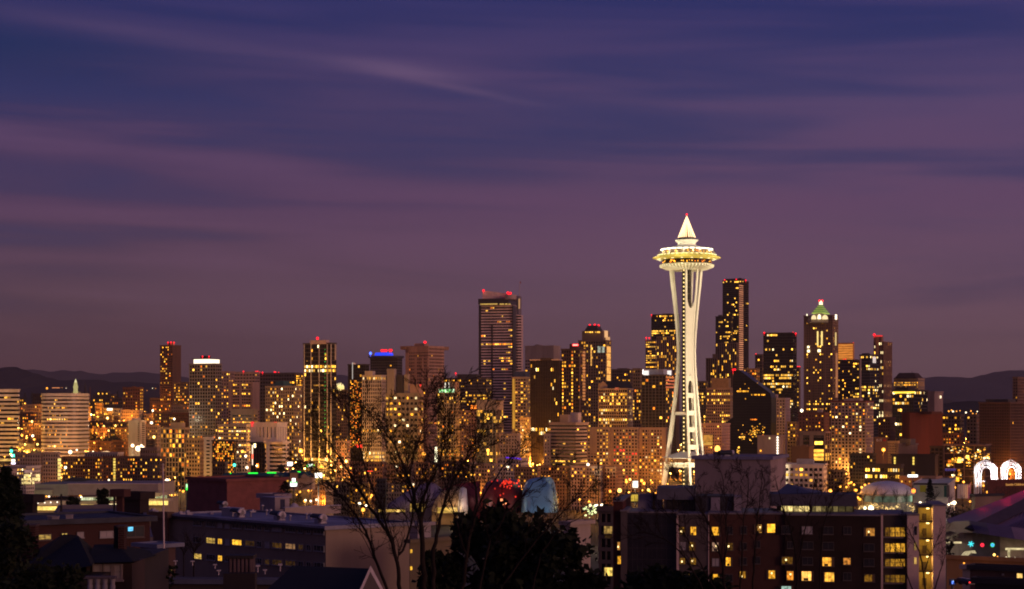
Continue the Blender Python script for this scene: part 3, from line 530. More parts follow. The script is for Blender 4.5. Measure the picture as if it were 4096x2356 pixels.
# Capitol hill, far side
for (x0, x1, yt, Y, lab, wl, li, hu) in (
    (-40, 90, 1624, 2400, 'dark brick flats beyond the photo edge striped office', (.10, .06, .05), .2, 'aao'),
    (78, 98, 1592, 2800, 'tiny dark hill house beside the striped office at the edge', (.07, .05, .04), .2, 'a'),
    (92, 178, 1618, 2500, 'cream school with an orange gable panel between striped offices', (.5, .32, .18), .12, 'ay'),
    (74, 150, 1650, 2200, 'brick flats with many lamps between the striped offices', (.14, .06, .045), .35, 'aoo'),
    (150, 180, 1675, 2100, 'orange lit wall beside the rounded striped office', (.5, .28, .1), .1, 'a'),
    (92, 140, 1690, 1950, 'tall dark brick house with one lit column between striped offices', (.11, .05, .04), .22, 'ao'),
    (138, 178, 1695, 1900, 'dark brick house touching the rounded striped office', (.09, .05, .04), .12, 'oa'),
    (130, 214, 1575, 2900, 'dark terrace on the hill crest with one bright window', (.08, .05, .045), .06, 'ay'),
    (390, 440, 1565, 3100, 'stepped hilltop block below the far ridge lights', (.13, .09, .08), .2, 'aay'),
    (372, 470, 1578, 2950, 'long hilltop terrace with warm windows beyond the dark spire', (.11, .07, .06), .3, 'aay'),
    (440, 500, 1590, 2800, 'brown hillside flats beside the brick apartment slab', (.16, .1, .08), .2, 'aao'),
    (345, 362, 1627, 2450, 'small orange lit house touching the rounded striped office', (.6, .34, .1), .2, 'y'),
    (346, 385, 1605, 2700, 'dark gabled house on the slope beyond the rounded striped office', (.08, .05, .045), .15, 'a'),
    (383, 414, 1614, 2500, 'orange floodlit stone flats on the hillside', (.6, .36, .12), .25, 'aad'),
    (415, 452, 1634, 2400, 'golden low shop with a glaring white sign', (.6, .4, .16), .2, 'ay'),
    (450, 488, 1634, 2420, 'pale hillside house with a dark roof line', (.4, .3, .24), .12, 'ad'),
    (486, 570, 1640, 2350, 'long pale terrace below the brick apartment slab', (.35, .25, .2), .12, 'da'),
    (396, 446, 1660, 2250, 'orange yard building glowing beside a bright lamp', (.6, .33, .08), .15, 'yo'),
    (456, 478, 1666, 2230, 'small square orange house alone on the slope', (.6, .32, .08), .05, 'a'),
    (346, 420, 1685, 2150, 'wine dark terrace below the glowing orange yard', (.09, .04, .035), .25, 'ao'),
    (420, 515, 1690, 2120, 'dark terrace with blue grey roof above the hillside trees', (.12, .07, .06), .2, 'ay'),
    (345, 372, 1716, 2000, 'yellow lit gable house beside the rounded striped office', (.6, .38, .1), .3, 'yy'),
    (375, 440, 1712, 2020, 'low house with a blue lit flat roof on the slope', (.22, .12, .08), .22, 'ay'),
    (462, 515, 1712, 2000, 'orange porch house above the dark hillside trees', (.42, .22, .07), .35, 'aoy'),
    (342, 400, 1763, 1780, 'orange lit row house under the dark hillside trees', (.42, .2, .06), .12, 'o'),
    (400, 450, 1766, 1770, 'brown row house under the dark hillside trees', (.28, .13, .05), .1, 'o'),
    (448, 515, 1762, 1790, 'dim orange row house beside the floodlit beige slab', (.34, .16, .05), .15, 'o'),
    (570, 612, 1655, 2350, 'pale flats peering over the floodlit beige slab', (.3, .2, .15), .2, 'ao'),
    (600, 690, 1592, 2700, 'dark roofed mansion below the slim brown tower', (.13, .08, .06), .06, 'o'),
    (610, 680, 1614, 2550, 'orange lit house row below the dark roofed mansion', (.4, .2, .07), .3, 'aoo'),
    (620, 690, 1650, 2200, 'brick flats with paired lit windows behind the condo grid', (.13, .06, .045), .35, 'aoy'),
    (686, 770, 1622, 2250, 'pale low flats between slim brown tower and crown tower', (.28, .18, .14), .14, 'aoy'),
    (690, 765, 1652, 2100, 'dark red warehouse in front of the crown tower', (.1, .035, .025), .04, 'a'),
    (582, 640, 1702, 1800, 'white roofed depot beside the floodlit beige slab', (.4, .28, .2), .2, 'ya'),
    (585, 622, 1758, 1520, 'dark shed beside the floodlit beige slab base', (.07, .05, .05), 0, 'a')):
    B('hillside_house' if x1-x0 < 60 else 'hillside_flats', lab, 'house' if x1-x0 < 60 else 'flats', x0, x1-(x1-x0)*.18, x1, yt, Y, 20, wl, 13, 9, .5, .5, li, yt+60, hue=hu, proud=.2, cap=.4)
# lower belts
for (x0, xc, x1, yt, Y, lab, wl, li, hu, yb, shh) in (
    (60, 160, 172, 1815, 1150, 'pale flats with three rows of dark windows by the traffic lights', (.42, .32, .27), .06, 'ad', 1870, 15),
    (172, 232, 238, 1812, 1145, 'pale blank ended flats next to the stair window strip', (.42, .32, .27), .03, 'ad', 1900, 15),
    (20, 104, 160, 1868, 960, 'white studio building with big yellow window panes', (.6, .48, .4), .30, 'yyw', 1935, 15),
    (-60, -6, 66, 1882, 900, 'plain pale shed behind the dark conifer at the photo edge', (.4, .3, .25), 0, 'a', 1940, 30),
    (252, 400, 412, 1830, 1140, 'brick balcony flats with a broken row of lit rooms', (.16, .09, .07), .22, 'aayo', 1925, 14),
    (340, 470, 492, 1812, 1180, 'flat grey roof hall below the golden depot roof', (.45, .36, .33), 0, 'a', 1835, 14),
    (415, 462, 470, 1828, 1125, 'dark brick flats with a yellow lit stair column', (.12, .05, .04), .1, 'ao', 1930, 14),
    (470, 640, 660, 1830, 1130, 'long brick flats with gridded balconies beside the lamp mast', (.14, .08, .065), .16, 'aayyo', 1930, 13.5),
    (562, 628, 640, 1793, 1300, 'flat dark warehouse roof beside the blazing white lamp', (.2, .15, .15), 0, 'a', 1830, 20),
    (850, 900, 910, 1850, 1250, 'dark garage below the glass office with warm reflections', (.07, .05, .05), .02, 'a', 1890, 16),
    (945, 990, 1000, 1815, 1280, 'small pale gabled block near the red and white light strip', (.4, .28, .2), .1, 'ya', 1870, 14),
    (1345, 1388, 1400, 1765, 1500, 'pale block beside the golden street glow', (.4, .28, .22), .12, 'oy', 1850, 14),
    (1400, 1530, 1545, 1850, 1230, 'low shop row lit by a red strip behind the bare tree', (.2, .12, .1), .15, 'yao', 1900, 16),
    (1280, 1450, 1476, 1935, 1010, 'tan low blocks behind the evergreen with orange doors', (.30, .2, .12), .1, 'ay', 2000, 18),
    (1250, 1300, 1330, 1940, 960, 'cream shed beside the white green sign', (.45, .3, .18), .06, 'a', 1990, 20),
    (1400, 1472, 1478, 1935, 1000, 'gold lit wall building under the leaning bare branches', (.6, .36, .1), .3, 'aa', 2020, 16),
    (1508, 1542, 1546, 1918, 990, 'dark slab block beside the gold lit wall', (.05, .045, .05), .0, 'a', 2010, 16),
    (1545, 1690, 1716, 1936, 1060, 'beige block behind the curved museum with warm bays', (.5, .34, .2), .28, 'yao', 2000, 17),
    (1550, 1640, 1655, 1860, 1200, 'dark row flats with gothic lit gables behind the bare tree', (.12, .08, .08), .22, 'aoy', 1910, 16),
    (1640, 1740, 1760, 1852, 1250, 'grey flats with a bright double window behind the bare tree', (.22, .15, .13), .2, 'aay', 1915, 15),
    (1755, 1880, 1900, 1850, 1220, 'brown flats stretching behind the tangled branches', (.15, .09, .075), .22, 'aao', 1910, 15),
    (1880, 1960, 1985, 1858, 1150, 'small grey gabled block behind the red museum shell', (.3, .22, .2), .25, 'aay', 1910, 15),
    (1990, 2085, 2110, 1836, 1280, 'pale curved block with orange trim and purple roof light', (.5, .38, .34), .1, 'ay', 1880, 16),
    (2060, 2150, 2160, 1872, 1130, 'brown terrace beside the blue museum shell', (.26, .16, .1), .16, 'ay', 1930, 14),
    (2150, 2260, 2285, 1866, 1160, 'tan and brown row flats with bay windows', (.30, .19, .11), .16, 'aayo', 1925, 14),
    (2285, 2342, 2348, 1866, 1155, 'white bay fronted flats in the middle of the row', (.55, .42, .37), .16, 'aay', 1925, 14),
    (2346, 2400, 2408, 1868, 1150, 'grey bay fronted flats with dark recess', (.42, .33, .3), .14, 'aay', 1925, 14),
    (2404, 2462, 2490, 1870, 1150, 'orange ended flats with stacked balconies', (.36, .2, .12), .12, 'oa', 1920, 14),
    (3000, 3090, 3100, 1838, 1180, 'grey roof block peeking over the purple slab', (.3, .22, .2), 0, 'a', 1850, 20),
    (3300, 3372, 3380, 1882, 1200, 'brown low block beside the white grid office', (.22, .14, .1), .1, 'ad', 1950, 14)):
    B('low_block', lab, 'low block', x0, xc, x1, yt, Y, None, wl, shh, 12, .45, .42, li, yb, hue=hu, proud=.25, cap=.5)
# ------------------------------------------------------------------ crowns and details of particular towers
def find(lab):
    return next(o for o in bpy.data.objects if o.get('label', '').startswith(lab))
def world_part(root, name, m, fn):     # a part given by world points: fn(MB) then moved into the root's frame
    mb = MB(); fn(mb); mb.v = [tuple(w2l(root, q)) for q in mb.v]; return mb.build(name, m, root)
def panel(lab, x0, y0, x1, y1, m, name='panel', face='f', off=.8, th=.5):
    return rect_on(find(lab), x0, y0, x1, y1, m, name, face, off, th)
GOLD = emit((1, .48, .10), 1.0, .3, .5); GOLDW = emit((1, .86, .60), 2.6)
def crown_box(root, x0, x1, y0, y1, Yd, dep, m, name='crown', taper=0.0, n=4):
    a = at(x0, y1, Yd); b = at(x1, y0, Yd); cx = (a.x+b.x)/2; hw = (b.x-a.x)/2; z0, z1 = a.z, b.z; rz = root.rotation_euler[2]
    if n == 4:
        e = math.cos(rz)+abs(math.sin(rz))*dep/(2*hw) if hw else 1; k = 1/e
        rr = []
        for z, f in ((z0, 1), (z1, 1-taper)):
            rr.append([Vector((cx, Yd, z))+Matrix.Rotation(rz, 3, 'Z') @ Vector((sx*hw*k*f, sy*dep/2*f, 0)) for sx, sy in ((-1, -1), (1, -1), (1, 1), (-1, 1))])
    else:
        rr = [[Vector((cx+hw*f*math.cos(2*math.pi*i/n), Yd+hw*f*math.sin(2*math.pi*i/n), z)) for i in range(n)] for z, f in ((z0, 1), (z1, 1-taper))]
    return world_part(root, name, m, lambda mb: mb.loft(rr))
# glowing band on the grey crown tower
r = find('grey tower topped'); crown_box(r, 781, 872, 1438, 1457, 2025, 20, emit((1, .86, .62), 2.0, 0, 0), 'lit_band'); crown_box(r, 776, 872, 1435, 1438, 2025, 24, mat((.1, .09, .09)), 'roof_lid'); crown_box(r, 805, 840, 1424, 1435, 2025, 9, mat((.06, .03, .03)), 'roof_box')
# green roof on the stone residential tower
r = find('stone residential'); crown_box(r, 1095, 1166, 1524, 1545, 1925, 20, mat((.05, .12, .09), .6), 'pitched_roof', .45)
# gothic crown, lit
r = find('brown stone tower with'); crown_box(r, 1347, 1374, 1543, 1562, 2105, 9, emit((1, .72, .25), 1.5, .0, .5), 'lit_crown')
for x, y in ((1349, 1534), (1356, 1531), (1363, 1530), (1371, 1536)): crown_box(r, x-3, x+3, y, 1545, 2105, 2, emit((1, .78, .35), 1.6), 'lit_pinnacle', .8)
# flagpole (lit) of the dark glass tower
tag(MB().tube([at(1410, 1590, 1870), at(1410, 1450, 1870)], .45, 6).build('flagpole', emit((1, .9, .8), .5)), 'white lit flagpole standing at the corner of a dark glass tower', 'flagpole')
tag(MB().loft([[at(1411, 1450, 1870), at(1411, 1457, 1870), at(1411, 1457, 1870.2), at(1411, 1450, 1870.2)], [at(1421, 1452, 1871), at(1421, 1458, 1871), at(1421, 1458, 1871.2), at(1421, 1452, 1871.2)]]).build('flag', mat((.7, .7, .7))), 'small pale flag at the tip of the white lit pole', 'flag')
# blue canopy tower
r = find('dark banded tower under'); crown_box(r, 1473, 1616, 1424, 1431, 2310, 30, mat((.07, .07, .1)), 'canopy', 0, 24); crown_box(r, 1500, 1572, 1411, 1425, 2305, 16, emit((.02, .06, 1), 1.3, 0, .4), 'blue_light', .1)
for x, y in ((1527, 1402), (1536, 1402), (1545, 1402), (1559, 1401), (1565, 1401)): beacon(r, x, y, 2300, 1.5)
beacon(r, 1482, 1413, 2292, 1.6, emit((.05, .12, 1), 5))
# cornice on the waffle tower
r = find('rust concrete tower'); crown_box(r, 1620, 1778, 1386, 1400, 2135, 48, mat((.30, .17, .12), .8, .2, .25, .09, streak=True), 'cornice', -.02)
# green lit hotel band
r = find('cream hotel'); crown_box(r, 1752, 1836, 1556, 1571, 1735, 16, mat((.3, .26, .18)), 'attic'); rect_on(r, 1757, 1556, 1815, 1569, emit((.10, 1, .10), 1.1, 0, .5), 'green_lit_band', 'f', 1.0, .4)
for x in (1758, 1770, 1782, 1793, 1804, 1813): rect_on(r, x-3, 1556, x+3, 1570, emit((.7, 1, .6), 1.6), 'lamp', 'f', 1.3, .4)
for x in (1781, 1795): crown_box(r, x-3, x+3, 1528, 1550, 1735, 2.2, emit((1, .9, .7), 1.6), 'lit_finial', .6)
crown_box(r, 1793, 1833, 1528, 1557, 1745, 10, mat((.35, .22, .15)), 'roof_box')
# the tallest banded tower with a sloping crown
def banded():
    lab = 'tall banded tower with a sloping roof crown and mast'
    root, w, d, H, t = B('banded_tower', lab, 'skyscraper', 1916, 2050, 2063, 1222, 2300, 14, (.80, .58, .52), 11.2, 9, .52, .0, .035, 1690, hue='yyao', office=True, side_lit=0, rows=(1378,), proud=.5,
        blank=(), red=())
    DK = mat((.025, .018, .022), .3, .2, .5)
    rect_on(root, 1915, 1222, 1924, 1700, DK, 'dark_edge', 'f', .7, 1.2)
    rect_on(root, 1966, 1300, 1971, 1700, DK, 'dark_slot', 'f', .7, 1.0)
    rect_on(root, 2050, 1222, 2062.5, 1700, DK, 'dark_edge', 'r', .7, 1.0)
    crown_box(root, 1916, 2062, 1198, 1221, 2316, 40, DK, 'dark_top')
    for x0, x1 in ((1921, 1990), (1998, 2016), (2020, 2030), (2034, 2042)): crown_box(root, x0, x1, 1214, 1219, 2290, 2, emit((1, .6, .13), .75, 0, .8), 'lit_band')
    a = [at(x, y, 2305) for x, y in ((1930, 1198), (2066, 1198), (2066, 1180), (2046, 1178), (1993, 1169), (1930, 1161))]
    world_part(root, 'sloping_crown', mat((.66, .46, .42)), lambda mb: mb.loft([a, [p+Vector((0, 26, 0)) for p in a]]))
    crown_box(root, 2018, 2066, 1180, 1198, 2296, 12, mat((.45, .32, .3)), 'crown_drum', 0, 24)
    for x, y in ((1934, 1162), (2031, 1171), (2042, 1173), (2036, 1174)): beacon(root, x, y, 2300, 1.5)
    crown_box(root, 2063, 2087, 1260, 1700, 2370, 30, mat((.62, .44, .40)), 'side_wing')
    for k in range(38):
        y = 1264+k*11.2; crown_box(root, 2064.5, 2085.5, y, y+5, 2353.5, 1.5, GLASS, 'ribbon_window')
    crown_box(root, 2066, 2084, 1185, 1260, 2366, 14, mat((.2, .17, .2)), 'side_shaft'); crown_box(root, 2074, 2080, 1195, 1235, 2357, 1.5, emit((1, .5, .2), .5), 'lit_slot')
    p0, p1 = at(2078, 1186, 2366), at(2078, 1128, 2366); world_part(root, 'mast', mat((.5, .4, .4)), lambda mb: mb.tube([p0, p1], [.5, .25], 5))
    world_part(root, 'flag', mat((.3, .1, .1)), lambda mb: mb.loft([[at(2079, 1124, 2366), at(2079, 1132, 2366), at(2079, 1132, 2366.3), at(2079, 1124, 2366.3)], [at(2084, 1128, 2367), at(2084, 1135, 2367), at(2084, 1135, 2367.3), at(2084, 1128, 2367.3)]]))
banded()
# red rooftop number
def lettering(root, txt, px, py, face, size_px, m, Y, off=1.2, name='lettering'):
    cu = bpy.data.curves.new(name, 'FONT'); cu.body = txt; cu.size = size_px/F*Y*1.38; cu.extrude = .15; cu.align_x = 'CENTER'; cu.align_y = 'CENTER'; cu.offset = cu.size*.012
    tmp = bpy.data.objects.new(name, cu); COL.objects.link(tmp); cu.materials.append(m)
    me = bpy.data.meshes.new_from_object(tmp.evaluated_get(bpy.context.evaluated_depsgraph_get())); bpy.data.objects.remove(tmp)
    me.materials.clear(); me.materials.append(m)
    o = bpy.data.objects.new(name, me); COL.objects.link(o); o.parent = root
    o.location = on_face(root, px, py, face, off); o.rotation_euler = (R(90), 0, R(90) if face == 'r' else 0); return o
r = find('old brick hotel'); crown_box(r, 1880, 1910, 1619, 1646, 1903, 2, mat((.05, .03, .03)), 'sign_frame'); lettering(r, '800', 1896, 1629, 'f', 16, emit((1, .22, .02), 4.0), 1900, 1.6)
r = find('brown condo tower with columns'); rect_on(r, 2290, 1376, 2313, 1384, emit((1, .02, .03), 3.2), 'red_sign', 'f', -2.0, .6); rect_on(r, 2292, 1378, 2311, 1382, emit((1, .5, .35), 2.2), 'sign_face', 'f', -1.5, .4)
# pale rib column of the condo
rect_on(r, 2318, 1400, 2321, 1690, mat((.3, .2, .15)), 'pier', 'f', .6, .6)
for k in range(16): rect_on(r, 2331, 1405+k*12.5, 2341, 1414+k*12.5, emit((1, .34, .10), .62, .3, .4), 'lit_balcony', 'r', .6, .3)
# pyramid roofed stone tower
r = find('setback stone tower'); TS = mat((.20, .14, .11), .8, .2, .25, .09, streak=True)
crown_box(r, 2330, 2437, 1325, 1364, 2225, 28, TS, 'setback'); crown_box(r, 2338, 2412, 1302, 1326, 2228, 20, mat((.05, .045, .045), .6), 'pyramid_roof', .38)
for x, y in ((2359, 1301), (2379, 1300), (2394, 1302)): beacon(r, x, y, 2228, 1.4)
for x in (2343, 2352, 2361, 2369, 2383, 2391, 2397): crown_box(r, x-2.5, x+2.5, 1326, 1331, 2208, 1, LIT['y'], 'lit_window')
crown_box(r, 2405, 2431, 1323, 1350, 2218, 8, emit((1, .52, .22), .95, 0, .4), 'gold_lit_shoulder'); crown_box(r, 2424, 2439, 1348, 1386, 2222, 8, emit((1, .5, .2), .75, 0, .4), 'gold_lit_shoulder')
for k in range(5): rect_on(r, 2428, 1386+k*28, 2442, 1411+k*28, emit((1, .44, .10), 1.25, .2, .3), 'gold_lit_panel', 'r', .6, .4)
for k in range(7): rect_on(r, 2362, 1380+k*12, 2367, 1391+k*12, emit((1, .46, .1), 1.0, .2, .3), 'lit_window', 'f', .6, .3)
rect_on(r, 2391, 1385, 2402, 1410, emit((.85, .95, .75), .45, 0, .6), 'lit_window', 'f', .6, .3); rect_on(r, 2407, 1385, 2418, 1410, emit((.85, .95, .75), .45, 0, .6), 'lit_window', 'f', .6, .3)
# cream tower: gold edge and roof
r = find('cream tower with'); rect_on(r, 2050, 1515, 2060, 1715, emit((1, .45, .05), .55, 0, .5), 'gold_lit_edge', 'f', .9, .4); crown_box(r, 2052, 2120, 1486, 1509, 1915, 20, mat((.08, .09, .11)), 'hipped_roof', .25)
# gabled dark roof of the gridded apartments
r = find('gridded white apartment'); a = [at(x, y, 1760) for x, y in ((2396, 1556), (2396, 1538), (2412, 1524), (2430, 1540), (2430, 1556))]
world_part(r, 'gable', mat((.4, .3, .24)), lambda mb: mb.loft([a, [p+Vector((0, 8, 0)) for p in a]]))
a = [at(x, y, 1768) for x, y in ((2414, 1556), (2426, 1523), (2516, 1523), (2530, 1550), (2530, 1558))]
world_part(r, 'pitched_roof', mat((.03, .03, .05)), lambda mb: mb.loft([a, [p+Vector((0, 16, 0)) for p in a]]))
rect_on(r, 2404, 1539, 2414, 1550, emit((.9, 1, .85), 1.6), 'lit_window', 'f', -6, .4); rect_on(r, 2459, 1550, 2475, 1560, emit((1, .2, .08), .5, 0, .5), 'lit_window', 'f', .6, .4)
# white lit penthouse
r = find('dark glass tower with a white'); crown_box(r, 2571, 2686, 1478, 1501, 1722, 22, mat((.42, .40, .44)), 'penthouse')
for x0, x1 in ((2575, 2595), (2669, 2685)):
    for k in range(4): crown_box(r, x0, x1, 1483+k*4.6, 1486+k*4.6, 1707, 1, emit((1, .92, .85), 1.6), 'lit_louvre')
crown_box(r, 2571, 2573.5, 1478, 1497, 1706, 1, emit((1, .95, .9), 3), 'lit_edge')
for k in range(4): rect_on(r, 2664, 1507+k*13, 2697, 1513+k*13, emit((1, .22 if k else .3, .08), .75, 0, .7), 'lit_balcony', 'r', .6, .3)
# orange strip on the inner face of the tallest skyscraper
r = find('tallest black skyscraper with')
for k in range(50):
    y = 1140+k*8.4; rect_on(r, 2955.5, y, 2973-.02*k, y+4.6, emit((1, .36, .16), .42+.006*k, .25, .2), 'orange_lit_panel', 'r', .7, .3)
crown_box(r, 2899, 2983, 1116, 1125, 2930, 20, mat((.06, .04, .04)), 'roof_box')
for x in (2906, 2923, 2955, 2962, 2972): crown_box(r, x-2, x+2, 1124, 1128, 2895, 1, LIT['y'], 'lit_window')
# pyramid of the granite tower
r = find('granite tower under'); GS = mat((.24, .15, .11), .8, .2, .25, .09, streak=True)
crown_box(r, 3208, 3356, 1385, 1660, 2222, 44, GS, 'lower_shoulder') if False else None
def vault(x0, x1, yt, yb, Yd, dep, m, name):
    cx = (x0+x1)/2; hw = (x1-x0)/2; pts = [at(x0, yb, Yd)]+[at(cx-hw*math.cos(math.pi*i/12), yb-(yb-yt)*math.sin(math.pi*i/12)**.8, Yd) for i in range(13)]+[at(x1, yb, Yd)]
    return world_part(r, name, m, lambda mb: mb.loft([pts, [p+Vector((0, dep, 0)) for p in pts]]))
vault(3243, 3314, 1252, 1290, 2186, 40, mat((.3, .26, .2)), 'barrel_vault')
for x0, x1 in ((3246, 3265), (3289, 3312)): vault(x0, x1, 1260, 1277, 2184, 1.5, emit((1, .75, .38), 1.3, 0, .4), 'lit_arch')
vault(3271, 3284, 1257, 1276, 2183, 1.5, emit((1, .85, .5), 2.4), 'lit_arch')
for k in range(8):
    y1 = 1256-k*4.6; f = 1-k/9.5; hw = 36*f
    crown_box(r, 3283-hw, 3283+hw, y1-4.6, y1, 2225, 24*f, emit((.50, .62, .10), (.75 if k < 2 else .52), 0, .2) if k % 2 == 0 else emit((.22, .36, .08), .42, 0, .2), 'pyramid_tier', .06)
crown_box(r, 3276, 3291, 1203, 1219, 2225, 4, emit((1, .85, .5), 2.0), 'lantern', .1)
for x in (3278, 3289): beacon(r, x, 1203, 2224, 1.4)
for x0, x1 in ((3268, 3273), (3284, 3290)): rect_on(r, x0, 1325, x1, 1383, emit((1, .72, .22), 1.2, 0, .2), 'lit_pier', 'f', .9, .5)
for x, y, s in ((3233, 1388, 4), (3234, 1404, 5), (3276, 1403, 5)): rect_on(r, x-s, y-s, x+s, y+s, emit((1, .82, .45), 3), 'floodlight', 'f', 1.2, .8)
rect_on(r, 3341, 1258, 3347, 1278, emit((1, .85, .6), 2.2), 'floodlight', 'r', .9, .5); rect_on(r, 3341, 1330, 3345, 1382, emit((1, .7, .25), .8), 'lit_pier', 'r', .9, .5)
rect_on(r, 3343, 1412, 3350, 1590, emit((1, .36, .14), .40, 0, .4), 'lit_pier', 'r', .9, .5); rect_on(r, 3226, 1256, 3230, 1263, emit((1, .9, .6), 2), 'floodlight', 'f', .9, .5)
# orange floodlit top: ribs of warm light
r = find('orange floodlit blank tower')
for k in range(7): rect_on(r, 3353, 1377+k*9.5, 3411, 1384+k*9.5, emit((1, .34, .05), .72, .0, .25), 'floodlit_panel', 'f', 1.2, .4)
# white fin
r = find('dark blue glass tower'); rect_on(r, 3440, 1424, 3445, 1690, mat((.6, .45, .4)), 'fin', 'f', 1.2, .8); rect_on(r, 3492, 1427, 3503, 1452, emit((1, .82, .75), .8, 0, .3), 'lit_fin', 'r', 1.0, .5)
r = find('slender ribbed tower'); crown_box(r, 3498, 3530, 1341, 1346, 2240, 8, emit((1, .03, .03), .9), 'red_lit_rim')
rect_on(r, 3503, 1345, 3514, 1440, mat((.42, .24, .12)), 'plain_shaft', 'f', 1.0, 1.0)
# hip roof
r = find('beige office with dark'); crown_box(r, 3574, 3697, 1492, 1515, 2120, 40, mat((.05, .025, .02)), 'hipped_roof', .35); p0, p1 = at(3648, 1495, 2120), at(3648, 1483, 2120); world_part(r, 'mast', mat((.1, .1, .1)), lambda mb: mb.tube([p0, p1], .3, 5))
r = find('dark glass office with'); rect_on(r, 3573, 1566, 3660, 1573.5, emit((1, .66, .06), 1.7, 0, .25), 'lit_band', 'f', 1.0, .6); crown_box(r, 3580, 3662, 1548, 1563, 1775, 20, mat((.04, .03, .03)), 'roof_box', .15)
r = find('plain pink concrete slab'); rect_on(r, 3761, 1583, 3765, 1593, emit((1, .8, .5), 2), 'lamp', 'r', .8, .5)
# wedge tower
def wedge():
    Y = 1500; root = thing('wedge_tower', 'black glass tower with a sloping wedge roof', 'tower', (at(2995, 0, Y).x, Y, -1), -R(10))
    a = [at(x, y, Y) for x, y in ((2890, 1960), (2890, 1712), (2902, 1690), (2931, 1670), (2931, 1515), (2936, 1482), (2958, 1480), (3080, 1573), (3085, 1590), (3085, 1960))]
    bk = [p+Vector((9, 34, 0)) for p in a]
    gm = mat((.008, .006, .006), .3, .3, .2, .12)
    world_part(root, 'glazing', gm, lambda mb: mb.loft([a, bk]))
    fb = MB()
    for y in range(1500, 1810, 11):
        xl = 2931 if y < 1670 else 2902; xr = min(3083, 2962+(y-1482)*1.27) if y < 1573 else 3083
        p, q = at(xl, y, Y-.15), at(xr, y, Y-.15); fb.box(p.x, q.x, Y-.25, Y-.05, p.z-.12, p.z+.12)
    world_part(root, 'floor_band', mat((.03, .022, .02), .5), lambda mb: (mb.v.extend(fb.v), mb.f.extend(fb.f), mb.sm.extend(fb.sm)))
    def lw(x, y, wd=5, h=6, m='a'):
        p = at(x, y, Y-.3); ubox('lit_window', LIT[m], root, w2l(root, p), (wd/F*Y, .2, h/F*Y))
    for x in (2950, 2956, 2962, 2969, 2975, 2981, 2987, 2992): lw(x, 1565, 4.6, 6, 'a')
    for x in (3007, 3018, 3023, 3028, 3036, 3047, 3053, 3058): lw(x, 1579, 4, 5, 'a')
    for x in (2995, 2982, 2980, 3022, 3030, 2961): lw(x, random.randint(1530, 1600), 3, 4, 'a')
    for x in range(3003, 3030, 4): lw(x, 1678, 3.5, 4, 'o')
    for i in range(64):
        x = random.gauss(3015, 32); y = random.gauss(1733, 18)
        if 2948 < x < 3064 and 1690 < y < 1800: lw(x, y, random.choice((2, 2.5, 4)), random.choice((2.5, 4)), random.choice('aaayyo'))
    for i in range(12): lw(2952+random.random()*40, 1746+random.random()*8, 4, 5, 'y')
    for i in range(12): lw(2949+random.random()*9, 1785+random.random()*30, 3, 5, 'y')
    for x, y in ((2932, 1479), (2940, 1478)): beacon(root, x, y, Y+8, .8)
wedge()
# stair lights
r = find('tan block with a vertical')
for k in range(7): rect_on(r, 3107, 1746+k*10.6, 3113, 1753+k*10.6, emit((1, .88, .7), 2.6), 'stair_light', 'f', .8, .4)
rect_on(r, 3076, 1749, 3080, 1756, LIT['w'], 'lit_window', 'f', .8, .4); rect_on(r, 3040, 1800, 3045, 1806, LIT['a'], 'lit_window', 'f', .8, .4)
r = find('black low block with two')
for x in (3576, 3651):
    for k in range(3): rect_on(r, x, 1828+k*11, x+6, 1837+k*11, emit((1, .7, .12), 1.3), 'stair_light', 'f', .8, .4)
rect_on(find('rose stone block'), 2816, 1740, 2848, 1766, emit((1, .42, .06), .5, 0, .3), 'lit_roof_box', 'f', 1.5, 3)
rect_on(find('rose stone block'), 2808, 1768, 2850, 1780, emit((1, .5, .08), .55, 0, .4), 'lit_wall', 'f', 1.2, 1)
# brick slab: stair window strip beside the pale flats; balcony flats stair column
r = find('pale blank ended')
for k in range(6): rect_on(r, 232, 1834+k*14.6, 243, 1845+k*14.6, emit((1, .72, .2), 1.1, .3, .3), 'stair_window', 'r', .5, .3)
r = find('dark brick flats with a yellow')
for k in range(9): rect_on(r, 454, 1833+k*10.8, 461, 1841+k*10.8, emit((1, .68, .12), 1.05, .3, .3), 'stair_window', 'f', .7, .4)
r = find('white studio building')
for (x0, y0, x1, y1) in ((97, 1897, 115, 1908), (117, 1899, 122, 1907), (144, 1897, 159, 1908), (130, 1911, 136, 1921), (139, 1910, 159, 1922), (87, 1914, 93, 1922), (97, 1911, 115, 1921), (118, 1912, 122, 1921), (88, 1927, 93, 1936), (97, 1926, 115, 1936), (118, 1927, 122, 1936), (130, 1926, 136, 1936)):
    rect_on(r, x0, y0, x1, y1, emit((1, .76, .28), 1.35, .4, .4), 'lit_window', 'r' if x0 > 104 else 'f', .6, .3)
rect_on(r, 97, 1879, 130, 1891, mat((.75, .7, .72)), 'sign_panel', 'r', .6, .3)
# sign wall
r = find('brown building with a painted'); lettering(r, 'IS IT', 3517, 1761, 'r', 10, mat((.75, .6, .5)), 1450, .8); lettering(r, 'M', 3538, 1761, 'r', 10, mat((.6, .05, .03)), 1450, .8, 'letter')
